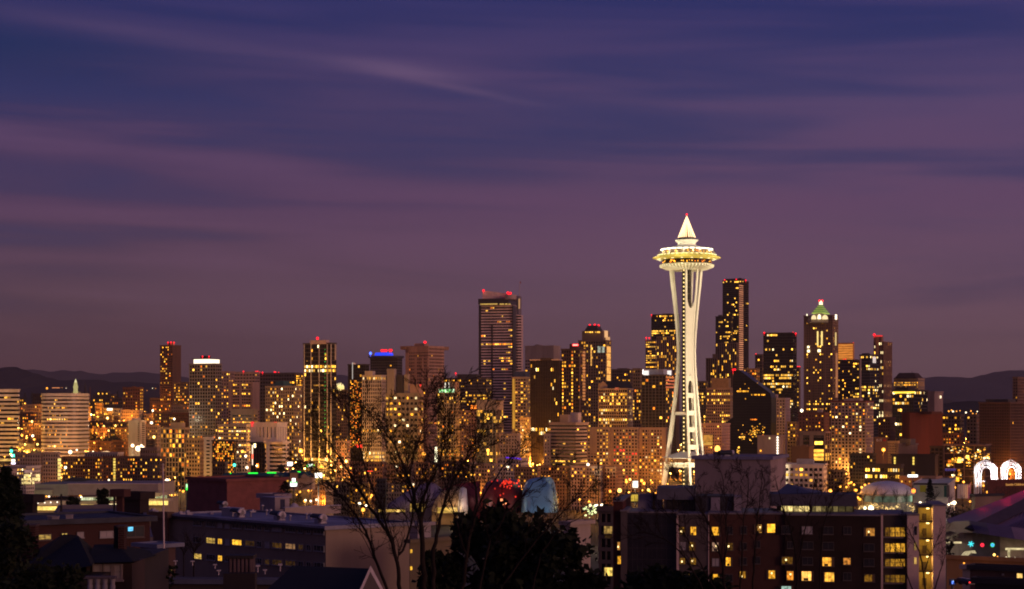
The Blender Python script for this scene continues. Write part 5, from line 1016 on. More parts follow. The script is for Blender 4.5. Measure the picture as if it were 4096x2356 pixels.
# ------------------------------------------------------------------ arena with the sweeping roof
def arena():
    c = at(3890, 2128, 640); root = thing('arena', 'arena with a sweeping purple ribbed roof and dark beam', 'arena', (c.x, 640, ground(c.x, 640)-1))
    A, Bp, P = at(3784, 2078, 740), at(3890, 2130, 640), at(4620, 1705, 790)
    A2 = at(3784, 2150, 700); Cc = at(4700, 2150, 640); RM = mat((.14, .085, .16), .6, .1, .4, .05)
    def tri(mb, a, b, p, n=16, sag=2.5):
        rows = []
        for j in range(n+1):
            t = j/n; q0 = a.lerp(p, t); q1 = b.lerp(p, t); s = -sag*math.sin(math.pi*t); rows.append([q0.lerp(q1, i/10)+Vector((0, 0, s-1.5*math.sin(math.pi*i/10)*(1-t))) for i in range(11)])
        vs = [q for r in rows for q in r]; mb.add(vs, [(j*11+i, j*11+i+1, (j+1)*11+i+1, (j+1)*11+i) for j in range(n) for i in range(10)], True)
    world_part(root, 'roof_slope', RM, lambda mb: tri(mb, A, Bp, P))
    world_part(root, 'roof_slope', RM, lambda mb: tri(mb, Bp, Cc, P))
    def seams(mb):
        for i in range(1, 60):
            t = i/60; a = Bp.lerp(Cc, t); b = Bp.lerp(P, min(1, t*1.6)) if t < .62 else P
            mb.tube([a+Vector((0, -.1, .25)), a.lerp(b, .5)+Vector((0, -.1, -1.7)), b+Vector((0, 0, -.6))], .16, 4)
    world_part(root, 'roof_seam', RM, seams)
    def beam(mb):
        pts = [Bp.lerp(P, t)+Vector((0, -1, 1.0-2.5*math.sin(math.pi*t))) for t in [i/14 for i in range(15)]]; rings = []
        for i, p in enumerate(pts):
            u = i/14; w_ = 2.6-.5*u; rings.append([p+Vector(q) for q in ((-w_, 0, 1.0), (w_, 0, -.8), (w_, 2, -1.6), (-w_, 2, .2))])
        mb.loft(rings)
    world_part(root, 'roof_beam', mat((.05, .035, .055), .7, .2), beam)
    def fascia(mb):
        pts = [at(3784, 2150, 690), at(3830, 2132, 660), Bp, at(3960, 2140, 628), at(4060, 2156, 622), at(4250, 2180, 622)]
        mb.loft([[p, p+Vector((0, 1, 0)), p+Vector((0, 6, 3.6)), p+Vector((0, 5, 3.8))] for p in pts])
        mb.loft([[p+Vector((0, 3, .1)), p+Vector((0, 12, .1)), p+Vector((0, 12, .6)), p+Vector((0, 3, .5))] for p in pts])
    world_part(root, 'eave', mat((.17, .12, .19), .6, .1), fascia)
    def wall(mb):
        pts = [at(3790, 2166, 705), at(3890, 2170, 668), at(4000, 2180, 655), at(4250, 2195, 655)]
        g = root.location.z; rings = [[p+Vector((0, 0, 4)), p+Vector((0, 1, 4)), Vector((p.x, p.y+1, g)), Vector((p.x, p.y, g))] for p in pts]; mb.loft(rings)
    world_part(root, 'wall', mat((.40, .36, .30), .7, .2), wall)
    for x0, x1, y0, y1, s in ((3816, 3846, 2167, 2174, 1.0), (3785, 3800, 2168, 2173, .8), (4022, 4096, 2192, 2200, .9), (4031, 4040, 2196, 2232, .55), (4065, 4096, 2232, 2238, .5)):
        a, b = at(x0, y1, 652), at(x1, y0, 652); ubox('lit_window', emit((1, .82, .42), s, 0, .5), root, w2l(root, (a+b)/2), (b.x-a.x, .4, b.z-a.z))
    o = [at(x, y, 650) for x, y in ((3842, 2227), (3862, 2206), (3900, 2202), (3906, 2214), (3884, 2212), (3868, 2227))]
    world_part(root, 'lit_porch', emit((1, .82, .45), .48, 0, .3), lambda mb: mb.loft([o, [p+Vector((0, 1, 0)) for p in o]]))
    for (px, py, col, seed) in ((3884, 2176, (.05, .75, .85), 0), (3929, 2180, (1, .02, .05), 1), (3970, 2180, (.05, .35, .9), 2)):
        ctr = at(px, py, 600); sg = thing('star_light', ('turquoise starburst light hung under the arena eave', 'red square starburst light hung under the arena eave', 'blue and green ring light hung under the arena eave')[seed], 'decoration', ctr, 0, 'coloured lights under the arena eave')
        for i in range(4 if seed else 3):
            a = math.pi*i/(4 if seed else 3)+.25; v = Vector((math.cos(a), 0, math.sin(a)))*(.95, .62, .6)[seed]
            MB().tube([-v, v], .15 if seed != 1 else .2, 5).build('ray', emit(col, 1.6), sg)
        if seed == 2: MB().tube([Vector((.6*math.cos(t), 0, .6*math.sin(t))) for t in [i*math.pi/6 for i in range(13)]], .14, 5).build('ring', emit((.05, .8, .2), 1.0), sg)
    # red light line along the ridge edge
    pts = [A.lerp(P, t)+Vector((-.3, -.2, .5-2.5*math.sin(math.pi*t))) for t in (.30, .36, .42, .48)]
    for p, pw in zip([A.lerp(P, t) for t in (.16, .26, .36, .46)], (500, 1200, 2600, 3600)): plight('red_floodlight', p+Vector((-1.5, -5, 2.2)), pw*.7, (1, .015, .06), None, .6)
arena()

# ------------------------------------------------------------------ theatre, grocery, green roofed motel
r, w, d, H, t = B('brick_theatre', 'windowless brick theatre box with one dark and one rosy face', 'theatre', 750, 908, 1143, 1923, 560, 50, (.25, .075, .06), 12, 12, .5, .5, 0, 2020, plain=True, wallr=brickmat((.26, .085, .07), (.3, .16, .13), 1.2, .4), cap=.6)
r, w, d, H, t = B('roof_hut', 'grey lift hut with a dark door on the long flat roof', 'roof hut', 1040, 1100, 1152, 1990, 420, 44, (.34, .27, .30), 12, 12, .5, .5, 0, 2040, plain=True)
rect_on(r, 1122, 1997, 1139, 2037, mat((.04, .04, .08)), 'door', 'r', .1, .1)
def grocery():
    Y = 800; k = Y/F; c = at(400, 0, Y); g = ground(c.x, Y)-1; root = thing('supermarket', 'low modern supermarket with glowing glass front and long parapet', 'shop', (c.x, Y, g)); 
    def bx(name, x0, x1, y0, y1, dy0, dy1, m):
        a, b = at(x0, y1, Y), at(x1, y0, Y); return MB().box(a.x-c.x, b.x-c.x, dy0, dy1, a.z-g, b.z-g).build(name, m, root)
    CW = mat((.32, .25, .21), .7, .12); GW = mat((.24, .24, .19), .7, .12)
    bx('upper_wall', 250, 615, 1940, 1985, 10, 50, CW); bx('upper_wall', 115, 250, 1940, 1988, 10, 40, GW); bx('parapet', 248, 617, 1937.5, 1940, 9.5, 14, mat((.6, .45, .42)))
    bx('upper_wall', 118, 190, 1962, 1985, 8, 20, mat((.28, .27, .19)))
    bx('wall', 134, 640, 2004, 2200, 4, 44, mat((.30, .22, .17)))
    e1 = [at(x, y, Y+dy) for x, y, dy in ((300, 1988, 6), (480, 1982, 3), (560, 1977, 0), (640, 1970, 0), (677, 1965, 4))]
    world_part(root, 'canopy', mat((.42, .33, .25)), lambda mb: mb.loft([[p, p+Vector((0, 11, 0)), p+Vector((0, 11, -1.6)), p+Vector((0, 0, -1.6))] for p in e1]))
    e2 = [at(x, y, Y+dy) for x, y, dy in ((134, 2008, 2), (300, 2006, 4), (560, 1998, 0), (677, 1992, 4))]
    world_part(root, 'canopy', mat((.42, .33, .25)), lambda mb: mb.loft([[p, p+Vector((0, 9, 0)), p+Vector((0, 9, -1.5)), p+Vector((0, 0, -1.5))] for p in e2]))
    def glz(x0, x1, y0, y1, m, dy, nm='lit_window'): a, b = at(x0, y1, Y+dy), at(x1, y0, Y+dy); ubox(nm, m, root, w2l(root, (a+b)/2), (b.x-a.x, .4, b.z-a.z))
    yl = emit((1, .68, .16), 1.5, .2, .4); gl = emit((.85, .95, .45), .42, .4, .7)
    for x0, x1 in ((135, 167), (169, 190), (191, 197), (198, 236)): glz(x0, x1, 2026, 2041, yl, 3.2)
    for x0, x1 in ((435, 449), (452, 467)): glz(x0, x1, 2010, 2026, emit((1, .8, .4), 2.0, .2, .4), 3.2)
    for i in range(9): glz(592+i*9, 600+i*9, 2004, 2020, yl, 1)
    for i in range(13): glz(325+i*10, 333+i*10, 1990, 2001, gl if i > 4 else emit((.9, 1, .6), .9, .3, .5), 1.5)
    for i in range(19): glz(498+i*9, 506+i*9, 1981, 1993, gl, 1)
    for i in range(6): glz(325+i*8.5, 332+i*8.5, 2018, 2023, yl, 3.2)
    for i in range(6): glz(88+i*9, 96+i*9, 1976, 1986, emit((.7, .9, .25), .6, .4, .5), 6)
    for x, y in ((143, 1988), (169, 1987), (196, 1986), (325, 1988)): glz(x-3, x+3, y-3, y+3, emit((1, .82, .6), 3), 0, 'wall_lamp')
    for x, y in ((152, 2012), (179, 2011), (203, 2010), (229, 2009)): glz(x-2, x+2, y-3, y+2, emit((1, .85, .65), 2.6), 0, 'wall_lamp'); 
    for x in (160, 195, 340, 470, 600, 650): plight('canopy_lamp', at(x, 2003, Y-4), 350, (1, .72, .3), None, .3)
    for x in (150, 185): plight('canopy_lamp', at(x, 1994, Y-3), 260, (1, .8, .55), None, .3)
grocery()
def motel():
    Y = 850; k = Y/F; c = at(1065, 0, Y); g = ground(c.x, Y); root = thing('motel', 'long motel with green pitched roof, small gables and green light strips', 'motel', (c.x, Y, g))
    cr = mat((.5, .34, .22), .8, .15); GR = mat((.035, .11, .085), .6, .2)
    def poly(name, pts, Yd, dep, m): a = [at(x, y, Yd) for x, y in pts]; return world_part(root, name, m, lambda mb: mb.loft([a, [p+Vector((0, dep, 0)) for p in a]]))
    poly('wall', ((868, 1960), (868, 1910), (1250, 1902), (1250, 1960)), Y, 12, cr)
    a = [at(868, 1912, Y-1), at(1160, 1906, Y-1), at(1160, 1889, Y+7), at(900, 1893, Y+7)]; b = [p+Vector((0, 14, -2)) for p in a]
    world_part(root, 'roof', GR, lambda mb: (mb.add(a+[at(868, 1912, Y+15), at(1160, 1906, Y+15)], [(0, 1, 2, 3), (3, 2, 5, 4), (0, 3, 4), (1, 5, 2)])))
    a2 = [at(1190, 1910, Y-1), at(1262, 1907, Y-1), at(1240, 1886, Y+7), at(1190, 1886, Y+7)]
    world_part(root, 'roof', GR, lambda mb: mb.add(a2+[at(1190, 1910, Y+15), at(1262, 1907, Y+15)], [(0, 1, 2, 3), (3, 2, 5, 4), (0, 3, 4), (1, 5, 2)]))
    for x, w_, y in ((946, 10, 1904), (969, 16, 1900), (1080, 10, 1902), (1106, 16, 1896), (1126, 9, 1902), (1219, 15, 1893)):
        poly('gable', ((x-w_, y+18), (x-w_, y+12), (x, y-2), (x+w_, y+12), (x+w_, y+18)), Y-3, 6, cr)
        poly('gable_roof', ((x-w_-2, y+13), (x, y-4), (x+w_+2, y+13), (x, y-1)), Y-3.4, 7, GR)
    poly('stair_tower', ((1160, 1960), (1160, 1890), (1190, 1890), (1190, 1960)), Y-2, 8, mat((.5, .3, .17)))
    a3 = [at(1154, 1890, Y-3), at(1196, 1890, Y-3), at(1196, 1890, Y+8), at(1154, 1890, Y+8), at(1175, 1876, Y+2)]
    world_part(root, 'tower_roof', GR, lambda mb: mb.add(a3, [(0, 1, 4), (1, 2, 4), (2, 3, 4), (3, 0, 4), (3, 2, 1, 0)]))
    for x0, x1, y0, y1, dy in ((993, 1031, 1890, 1895, 3), (1068, 1105, 1888.5, 1893.5, 3), (1190, 1202, 1885, 1889.5, 2), (920, 925, 1892, 1895, 3)):
        a, b = at(x0, y1, Y-dy), at(x1, y0, Y-dy); ubox('green_light_strip', emit((.02, 1, .06), 1.5), root, w2l(root, (a+b)/2), (b.x-a.x, .4, b.z-a.z))
    for x, y in ((928, 1914), (1062, 1912), (1018, 1911), (1151, 1923)): ubox('lit_window', LIT['y'], root, w2l(root, at(x, y, Y-3.4)), (.8, .3, .9))
motel()
def signbox(name, lab, x0, x1, y0, y1, Y, m, parts=(), post=True):
    a, b = at(x0, y1, Y), at(x1, y0, Y); c = (a+b)/2; g = ground(c.x, Y); root = thing(name, lab, 'sign', (c.x, Y, g))
    ubox('sign_face', m, root, (0, -.3, c.z-g), (b.x-a.x, .3, b.z-a.z))
    e = .35; MB().box(-(b.x-a.x)/2-e, (b.x-a.x)/2+e, -.14, .5, a.z-g-e, b.z-g+e).build('sign_box', mat((.1, .1, .1)), root)
    for (p0, p1, q0, q1, mm) in parts: u, v = at(p0, q1, Y), at(p1, q0, Y); ubox('sign_panel', mm, root, w2l(root, (u+v)/2)+Vector((0, -.6, 0)), (v.x-u.x, .4, v.z-u.z))
    if post: MB().tube([(0, .2, 0), (0, .2, a.z-g-e)], .3, 8).build('post', mat((.12, .12, .12)), root)
    return root
GRN = emit((.06, 1, .08), 1.6); WSG = emit((1, .97, .92), 3.0)
signbox('motel_sign', 'white motel sign with a green band under a round white emblem', 1162, 1188, 1927, 1945, 830, WSG, ((1163, 1188, 1927, 1932, GRN), (1169, 1182, 1913, 1928, WSG)))
signbox('pole_sign', 'glaring white rectangular pole sign beside the bare branches', 1260, 1288, 1892, 1911, 900, emit((1, .94, .8), 4.0), ((1270, 1278, 1911, 1917, emit((1, .7, .1), 2)),))
signbox('cloud_sign', 'small white sign edged in green above the motel', 1233, 1250, 1856, 1868, 1150, emit((.85, 1, .8), 2.6), ((1228, 1230, 1857, 1869, GRN), (1256, 1258, 1857, 1864, GRN)))
signbox('white_sign', 'wide white lit sign at the foot of the green roofed tower', 1150, 1171, 1848, 1863, 1250, emit((1, .96, .8), 3.2))
signbox('wall_sign', 'small blue white lit sign on the dark slab block', 1507, 1527, 1924, 1934, 980, emit((.9, .94, 1), 1.8), post=False) if False else None
signbox('green_sign', 'little green and white sign at the edge of the brick theatre', 745, 751, 1936, 1950, 600, emit((.5, 1, .45), 1.8), ((745, 751, 1950, 1960, GRN),))
signbox('shop_sign', 'bright white shop sign on the pale roof beside the conifer', 3631, 3670, 1899, 1908, 1060, emit((1, .97, .95), 3), ((3646, 3658, 1887, 1899, emit((1, .55, .1), .6)),))
signbox('shop_sign', 'white lit hoarding near the tower foot by two orange lamps', 2530, 2552, 1924, 1950, 1110, emit((1, .86, .7), 1.8, 0, .4))
signbox('billboard', 'glaring white screen among the golden hillside houses', 428, 450, 1633, 1642, 2380, emit((1, .85, .62), 2.6))
signbox('yellow_box', 'yellow lit stair box on the flat roof before the tower', 2524, 2551, 1978, 2004, 395, emit((1, .66, .08), .62, 0, .4), ((2537, 2538.5, 1982, 2002, mat((.05, .04, .02))),), False)
# ------------------------------------------------------------------ purple slab (stage house) in front of the tower
r, w, d, H, t = B('stage_house', 'huge blank purple grey block hiding the foot of the tower', 'theatre', 2778, 3082, 3144, 1834, 450, 17, (.30, .22, .22), 12, 12, .5, .5, 0, 2050, plain=True, cap=.5, cap_mat=mat((.2, .18, .26)))
for x0, x1, y0, m in ((2852, 2886, 1806, mat((.22, .17, .18))),):
    crown_box(r, x0, x1, y0, 1836, 470, 3, m, 'chimney')
tag(MB().sphere((0, 0, 0), 1.5, 10, 1.3).build('lamp_globe', emit((1, .48, .08), 3.2), None, at(2870, 1796, 1000)), 'large orange glowing lamp rising over the huge purple grey block', 'lamp')
def hood(lab, px, py, Y, rz, s=1.0):
    root = thing('roof_ventilator', lab, 'ventilator', at(px, py, Y), rz, 'hooded roof ventilators')
    rr = .78*s; pts = []
    MB().loft([[Vector((x, rr*math.cos(a)*1.0, .8*s+rr*math.sin(a))) for a in [i*math.pi/10-.2 for i in range(11)]] for x in (-1.5*s, 1.1*s)], True).build('hood', mat((.035, .035, .045), .5), root)
    MB().loft([[Vector((x, rr*1.02*math.cos(a), .8*s+rr*1.02*math.sin(a))) for a in [i*math.pi/10-.2 for i in range(11)]]+[Vector((x, rr*.9, 0)), Vector((x, -rr*.9, 0))] for x in (1.1*s, 1.5*s)]).build('end_plate', mat((.55, .48, .50), .5), root)
    MB().box(-.5*s, .6*s, -.5*s, .5*s, -.4*s, .7*s).build('base', mat((.3, .28, .32)), root)
hood('hooded ventilator on top of the huge purple grey block', 2905, 1832, 468, R(10), 1.25)
# ------------------------------------------------------------------ nearer buildings
WARM = emit((1, .50, .035), 1.3, .25, .5); DIMW = emit((1, .45, .06), .07, .6, .8); DARKP = mat((.03, .028, .03), .15, .3, .6, .5); FRM = mat((.34, .30, .29), .6, .1); FRD = mat((.10, .07, .06), .6, .1)
CURT = mat((.42, .36, .34), .9, .15)
def win(root, x0, y0, x1, y1, pane, frame=FRM, face='f', off=.06, split=(.3, .7), sill=True, t=.09):
    a = on_face(root, x0, y0, face, off); b = on_face(root, x1, y1, face, off); p = on_face(root, (x0+x1)/2, y0, face, off); q = on_face(root, (x0+x1)/2, y1, face, off)
    c = (a+b)/2; w = abs(a.x-b.x) if face == 'f' else abs(a.y-b.y); h = abs(p.z-q.z); c.z = (p.z+q.z)/2
    mb = MB(); rot = None if face == 'f' else Matrix.Rotation(math.pi/2, 3, 'Z')
    mb.box(-w/2-t, w/2+t, -.08, .12, h/2, h/2+t, rot).box(-w/2-t, w/2+t, -.08, .12, -h/2-t, -h/2, rot).box(-w/2-t, -w/2, -.078, .12, -h/2, h/2, rot).box(w/2, w/2+t, -.078, .12, -h/2, h/2, rot)
    for s in split: mb.box(-w/2+w*s-.03, -w/2+w*s+.03, -.07, .1, -h/2, h/2, rot)
    if sill: mb.box(-w/2-.15, w/2+.15, -.18, .1, -h/2-t-.1, -h/2-t-.001, rot)
    o = mb.build('window', frame, root, c)
    ubox('pane', pane, o, (0, 0, 0), (w, .06, h) if face == 'f' else (.06, w, h)); return o
def on_z(px, py, z): Y = F*(ZC-z)/(py-HY); return at(px, py, Y)
# long flat roofed block
LW = mat((.30, .22, .165), .85, .12, .2, .15, streak=True)
r, w, d, H, t = B('long_flats', 'long grey flat roofed apartment block with three window rows', 'apartment block', 672, 1303, 1638, 2112, 300, 49, (.30, .22, .165), 12, 12, .5, .5, 0, 2300, plain=True, wallr=LW, cap=.35, cap_mat=mat((.26, .24, .29), .55, .45, .4, .15))
rect_on(r, 672, 2062, 1303, 2114, mat((.05, .035, .035)), 'eave', 'f', .35, .2) if False else None
ZR = r.location.z+H
MB().box(-w-.7, .62, -.72, -.5, H-.5, H-.02).build('eave', mat((.05, .035, .03)), r)
rows1 = [(500, 595), (652, 750), (785, 832), (868, 915), (950, 1055), (1100, 1205), (1236, 1285), (1327, 1375), (1410, 1517), (1563, 1672), (1710, 1762), (1805, 1852), (1890, 2000)]
for rw, (zy, hh_) in enumerate(((668, 55), (858, 58), (1050, 57))):
    for i, (a, b) in enumerate(rows1):
        x0, x1 = 600+a*.3476, 600+b*.3476; zz0 = zy+(a-500)*(.068+.004*rw); y0 = 1850+zz0*.3476; y1 = y0+hh_*.3476
        pm = DARKP
        if (rw, i) in ((1, 2), (1, 4), (2, 2)): pm = WARM
        elif (rw, i) in ((1, 1), (2, 0)): pm = emit((1, .62, .12), .7, .2, .7)
        elif (rw, i) in ((1, 9),): pm = emit((1, .5, .2), .35, .2, .7)
        elif (rw, i) in ((1, 5), (1, 8), (2, 7), (2, 8), (2, 9), (1, 10)): pm = DIMW
        elif (rw, i) in ((0, 2), (0, 3), (1, 3), (0, 8), (1, 7)): pm = CURT
        win(r, x0, y0, x1, y1, pm, FRM, 'f', .12, (.28, .72) if x1-x0 > 25 else (.5,))
for i, (x, y) in enumerate(((950, 2068), (1110, 2080), (1274, 2092))): hood(('hooded roof ventilator beside the white roof hut of the long flats', 'middle hooded ventilator along the eave of the long flats', 'hooded ventilator at the corner of the long flats behind bare branches')[i], x, y, on_z(x, y+2, ZR).y, R(-49), 1.0)
hood('small hooded ventilator behind the white roof hut', 888, 2030, on_z(888, 2032, ZR).y, R(-49), .8)
def rbox(name, lab, cat, x0, xm, x1, yb, yt, m, extra=None, zr=None):
    zr = ZR if zr is None else zr; p = on_z(xm, yb, zr); k = p.y/F; a = R(46); w_ = (xm-x0)*k/math.cos(a); d_ = (x1-xm)*k/math.sin(a); h = (yb-yt)*k
    root = thing(name, lab, cat, p, -a); MB().box(-w_, 0, 0, d_, -.5, h).build('wall', m, root); MB().box(-w_-.15, .15, -.15, d_+.15, h, h+.14).build('lid', mat((.4, .36, .42)), root); return root
rbox('roof_hut', 'small white hut on the roof of the long flats', 'roof hut', 878, 930, 968, 2067, 2036, mat((.40, .35, .36)))
hut = rbox('lift_hut', 'tall grey lift hut with a dark door behind the long flats', 'roof hut', 1040, 1100, 1152, 2040, 1992, mat((.30, .24, .26)))
rect_on(hut, 1122, 1997, 1139, 2036, mat((.03, .03, .07)), 'door', 'r', .06, .1)
for i, (x, y) in enumerate(((1066, 2062), (1083, 2061), (1226, 2078), (1244, 2077), (1003, 2068), (1050, 2042), (1160, 2085), (915, 2050))):
    p = on_z(x, y, ZR); g_ = MB().lathe([(.13, -.3), (.13, .8), (.32, .85), (.26, 1.05), (.05, 1.15)], n=10).build('vent_pipe', mat((.45, .4, .44)), None, p)
    tag(g_, ('capped vent pipe west of the tallest pair on the long roof', 'capped vent pipe east of the tallest pair on the long roof', 'capped vent pipe near the corner ventilator, first of two', 'capped vent pipe touching the corner ventilator of the long roof', 'lone capped vent pipe in front of the white roof hut', 'small capped vent pipe beside the tall lift hut', 'capped vent pipe between the middle and corner ventilators', 'short capped vent pipe on top line behind white roof hut')[i], 'vent pipe', 'vent pipes on the long flat roof')
o = MB().lathe([(1.0, -.3), (1.0, .3), (.75, .8), (.3, 1.1), (.02, 1.2)], n=16).build('roof_dome', mat((.5, .44, .48)), None, on_z(1177, 2036, ZR)); tag(o, 'pale dome ventilator on the roof beside the tall lift hut', 'ventilator')
for i, (x, y, s, lab) in enumerate(((613, 2052, .6, 'pale roof unit at the east end of the long flats, first'), (628, 2060, .5, 'squat pale roof unit behind the lamp mast'), (722, 2062, .55, 'low pale roof unit before the dark theatre face'), (750, 2060, .6, 'wide pale roof unit before the dark theatre face'), (842, 2058, .35, 'small roof cowl beside the white roof hut'), (1010, 2050, .4, 'small roof cowl between white hut and lift hut'))):
    q = MB().box(-s*1.5, s*1.5, -s, s, -.2, s*.8).box(-s*1.6, s*1.6, -s*1.1, s*1.1, s*.8, s*.95).box(-s*.5, s*.5, -s*.5, s*.5, s*.95, s*1.4).build('roof_unit', mat((.5, .44, .47)), None, on_z(x, y, ZR)); q.rotation_euler = (0, 0, R(-49)); tag(q, lab, 'roof unit')
rbox('parapet_block', 'low tan parapet block stretching behind the tall lift hut', 'roof block', 1132, 1140, 1345, 2053, 2032, mat((.40, .31, .27)))
# neighbours of the long block
B('tan_block', 'tan wall block with two slit windows behind the leaning trunks', 'apartment block', 1638, 1640, 1830, 2165, 290, 40, (.16, .12, .07), 12, 12, .5, .5, 0, 2356, plain=True, cap=.3)
r = find('tan wall block with two'); 
for y0, y1 in ((2198, 2212), (2266, 2280)): rect_on(r, 1642, y0, 1648, y1, WARM, 'slit_window', 'r', .05, .1)
B('pale_block', 'pale stair block beside the leaning trunks on the far roof', 'apartment block', 1560, 1671, 1724, 2097, 330, 40, (.36, .3, .3), 12, 12, .5, .5, 0, 2356, plain=True, cap=.3)
B('pale_block', 'low pale wall block east of the dark evergreens', 'apartment block', 2255, 2280, 2362, 2094, 330, 40, (.42, .33, .28), 12, 12, .5, .5, 0, 2356, plain=True, cap=.4)
B('brown_flats', 'dark brown flats joined to the long grey block beside the lamp mast', 'apartment block', 602, 668, 676, 2066, 335, 30, (.13, .075, .05), 30, 20, .5, .5, 0, 2200, plain=True)
r, w, d, H, t = B('glass_corner', 'dark corner block with lit balconies before the fairy lit plaza', 'apartment block', 2400, 2450, 2456, 2040, 420, None, (.16, .11, .09), 50, 30, .3, .2, 0, 2356)
for (x0, y0, x1, y1, m) in ((2417, 2105, 2449, 2135, emit((1, .6, .15), .42, 0, .7)), (2420, 2140, 2448, 2152, DIMW), (2418, 2270, 2450, 2303, emit((1, .66, .14), 1.2, 0, .75)), (2415, 2035, 2446, 2044, emit((1, .75, .3), 1.0, 0, .5))): win(r, x0, y0, x1, y1, m, FRD, 'f', .5)
# apartment building close on the west side
def apartments():
    Y = 350; c = at(3000, 0, Y); g = ground(c.x, Y)-2; a = math.atan(c.x/Y); root = thing('apartment_building', 'big dark apartment building with brick and grey sections and a lit stairwell', 'apartment block', (c.x, Y, g), -a)
    bm = brickmat((.07, .021, .013), (.17, .11, .09), .5, .16)
    def sec(name, x0, x1, yt, off, m, dep=16):
        p, q = on_face(root, x0, yt, 'f', off), on_face(root, x1, yt, 'f', off); z = (p.z+q.z)/2; MB().box(p.x, q.x, -off, dep, 0, z).build(name, m, root)
        MB().box(p.x-.12, q.x+.12, -off-.14, dep+.1, z, z+.28).build('roof_edge', mat((.20, .16, .17), .6, .3), root); return z
    RB = mat((.08, .022, .018), .8, .2, .2, .3); GR = mat((.11, .08, .075), .8, .15, .2, .3); PK = mat((.66, .46, .40), .8, .1, .2, .3); DB = mat((.03, .016, .012), .85, .25, .2, .3)
    sec('wall_section', 2453, 2490, 2006, -1, RB, 26); sec('wall_section', 2483, 2508, 2046, .3, GR, 14); sec('wall_section', 2507, 2706, 2052, .0, mat((.018, .014, .018), .35, .3, .5), 14)
    mb = MB()
    for i in range(11):
        p = on_face(root, 2510+i*19.4, 2056, 'f', .05); mb.box(p.x-.04, p.x+.04, -.1, .1, 0, p.z)
    for i in range(7):
        p = on_face(root, 2600, 2058+i*45, 'f', .05); u = on_face(root, 2508, 2058, 'f', .05); v = on_face(root, 2705, 2058, 'f', .05); mb.box(u.x, v.x, -.09, .1, p.z-.05, p.z+.05)
    mb.build('curtain_wall_bars', mat((.06, .045, .05)), root)
    sec('wall_section', 2706, 2834, 2060, 1.2, GR); sec('pilaster', 2706, 2716, 2062, 1.35, PK, 3)
    sec('wall_section', 2834, 3140, 2057, .8, bm); sec('wall_section', 3140, 3522, 2063, 1.5, DB); sec('pilaster', 2833, 2836, 2060, 1.4, PK, 3)
    sec('balcony_section', 3522, 3630, 2062, -.5, mat((.06, .045, .04))); sec('wall_section', 3524, 3532, 2060, 1.3, PK, 4); sec('wall_section', 3630, 3676, 2062, 1.2, PK, 6); sec('wall_section', 3733, 3783, 2024, 2.0, PK, 12)
    sec('stairwell_back', 3674, 3735, 2026, -2.2, mat((.50, .38, .14), .8, .1), 10)
    rk = random.Random(12); YB = lambda s, p=.6: emit((1, .44, .028), s*1.15, .15, min(.95, p+.15))
    for (x0, y0, x1, y1, m) in (
        (2719, 2108, 2743, 2138, YB(.25, .8)), (2757, 2107, 2784, 2140, YB(1.1, .8)), (2848, 2108, 2880, 2141, YB(1.25)), (2906, 2108, 2930, 2136, DARKP), (2964, 2106, 2986, 2134, DARKP), (3018, 2098, 3046, 2131, emit((1, .45, .08), .75, .15, .75)), (3060, 2096, 3100, 2130, YB(1.8, .3)), (3128, 2104, 3164, 2134, DARKP), (3208, 2106, 3250, 2136, CURT), (3292, 2108, 3332, 2136, DARKP), (3376, 2108, 3404, 2136, DARKP), (3456, 2112, 3498, 2143, emit((1, .40, .06), .5, .1, .8)),
        (2719, 2168, 2743, 2200, CURT), (2757, 2168, 2784, 2202, YB(.2, .8)), (2849, 2170, 2878, 2204, emit((1, .55, .35), .28, 0, .3)), (2904, 2172, 2934, 2200, YB(.12, .8)), (2962, 2172, 2986, 2198, DARKP), (3018, 2164, 3040, 2190, DARKP), (3150, 2168, 3172, 2192, DARKP), (3208, 2168, 3252, 2196, DARKP), (3292, 2170, 3334, 2198, DARKP), (3456, 2176, 3496, 2204, DARKP),
        (2719, 2232, 2743, 2256, YB(.15)), (2757, 2232, 2784, 2258, YB(.22)), (2849, 2234, 2876, 2264, CURT), (2904, 2230, 2929, 2263, YB(1.35, .5)), (2962, 2232, 2986, 2258, DARKP), (3016, 2228, 3040, 2254, DARKP), (3128, 2228, 3170, 2256, YB(.12, .9)), (3210, 2230, 3250, 2258, DARKP), (3290, 2230, 3336, 2264, emit((1, .42, .04), 1.5, .1, .7)), (3374, 2232, 3402, 2258, emit((1, .36, .05), .7, .1, .7)), (3456, 2236, 3496, 2264, DARKP),
        (2719, 2294, 2743, 2322, CURT), (2757, 2294, 2784, 2321, emit((1, .46, .06), 1.4, .1, .6)), (2848, 2297, 2880, 2328, YB(1.15, .75)), (2904, 2298, 2930, 2324, DARKP), (2960, 2286, 2986, 2312, YB(.55, .9)), (3068, 2282, 3100, 2314, YB(.8, .8)), (3148, 2285, 3173, 2320, emit((1, .34, .03), 1.2, .1, .6)), (3207, 2286, 3253, 2322, emit((1, .48, .09), 1.9, .1, .6)), (3294, 2290, 3336, 2326, emit((1, .46, .05), 1.5, .1, .6)), (3374, 2292, 3404, 2320, DARKP), (3458, 2298, 3498, 2326, YB(.2, .8)),
        (3126, 2345, 3172, 2370, emit((.6, .9, .75), .6, .1, .6)), (2470, 2168, 2482, 2200, emit((1, .42, .08), .7, .1, .6)), (2468, 2224, 2484, 2256, YB(1.0, .6))):
        off = -.9 if x0 < 2490 else 1.28 if x0 < 2834 else .88 if x0 < 3126 else 1.58
        o = win(root, x0, y0, x1, y1, m, FRD, 'f', off, (.5,))
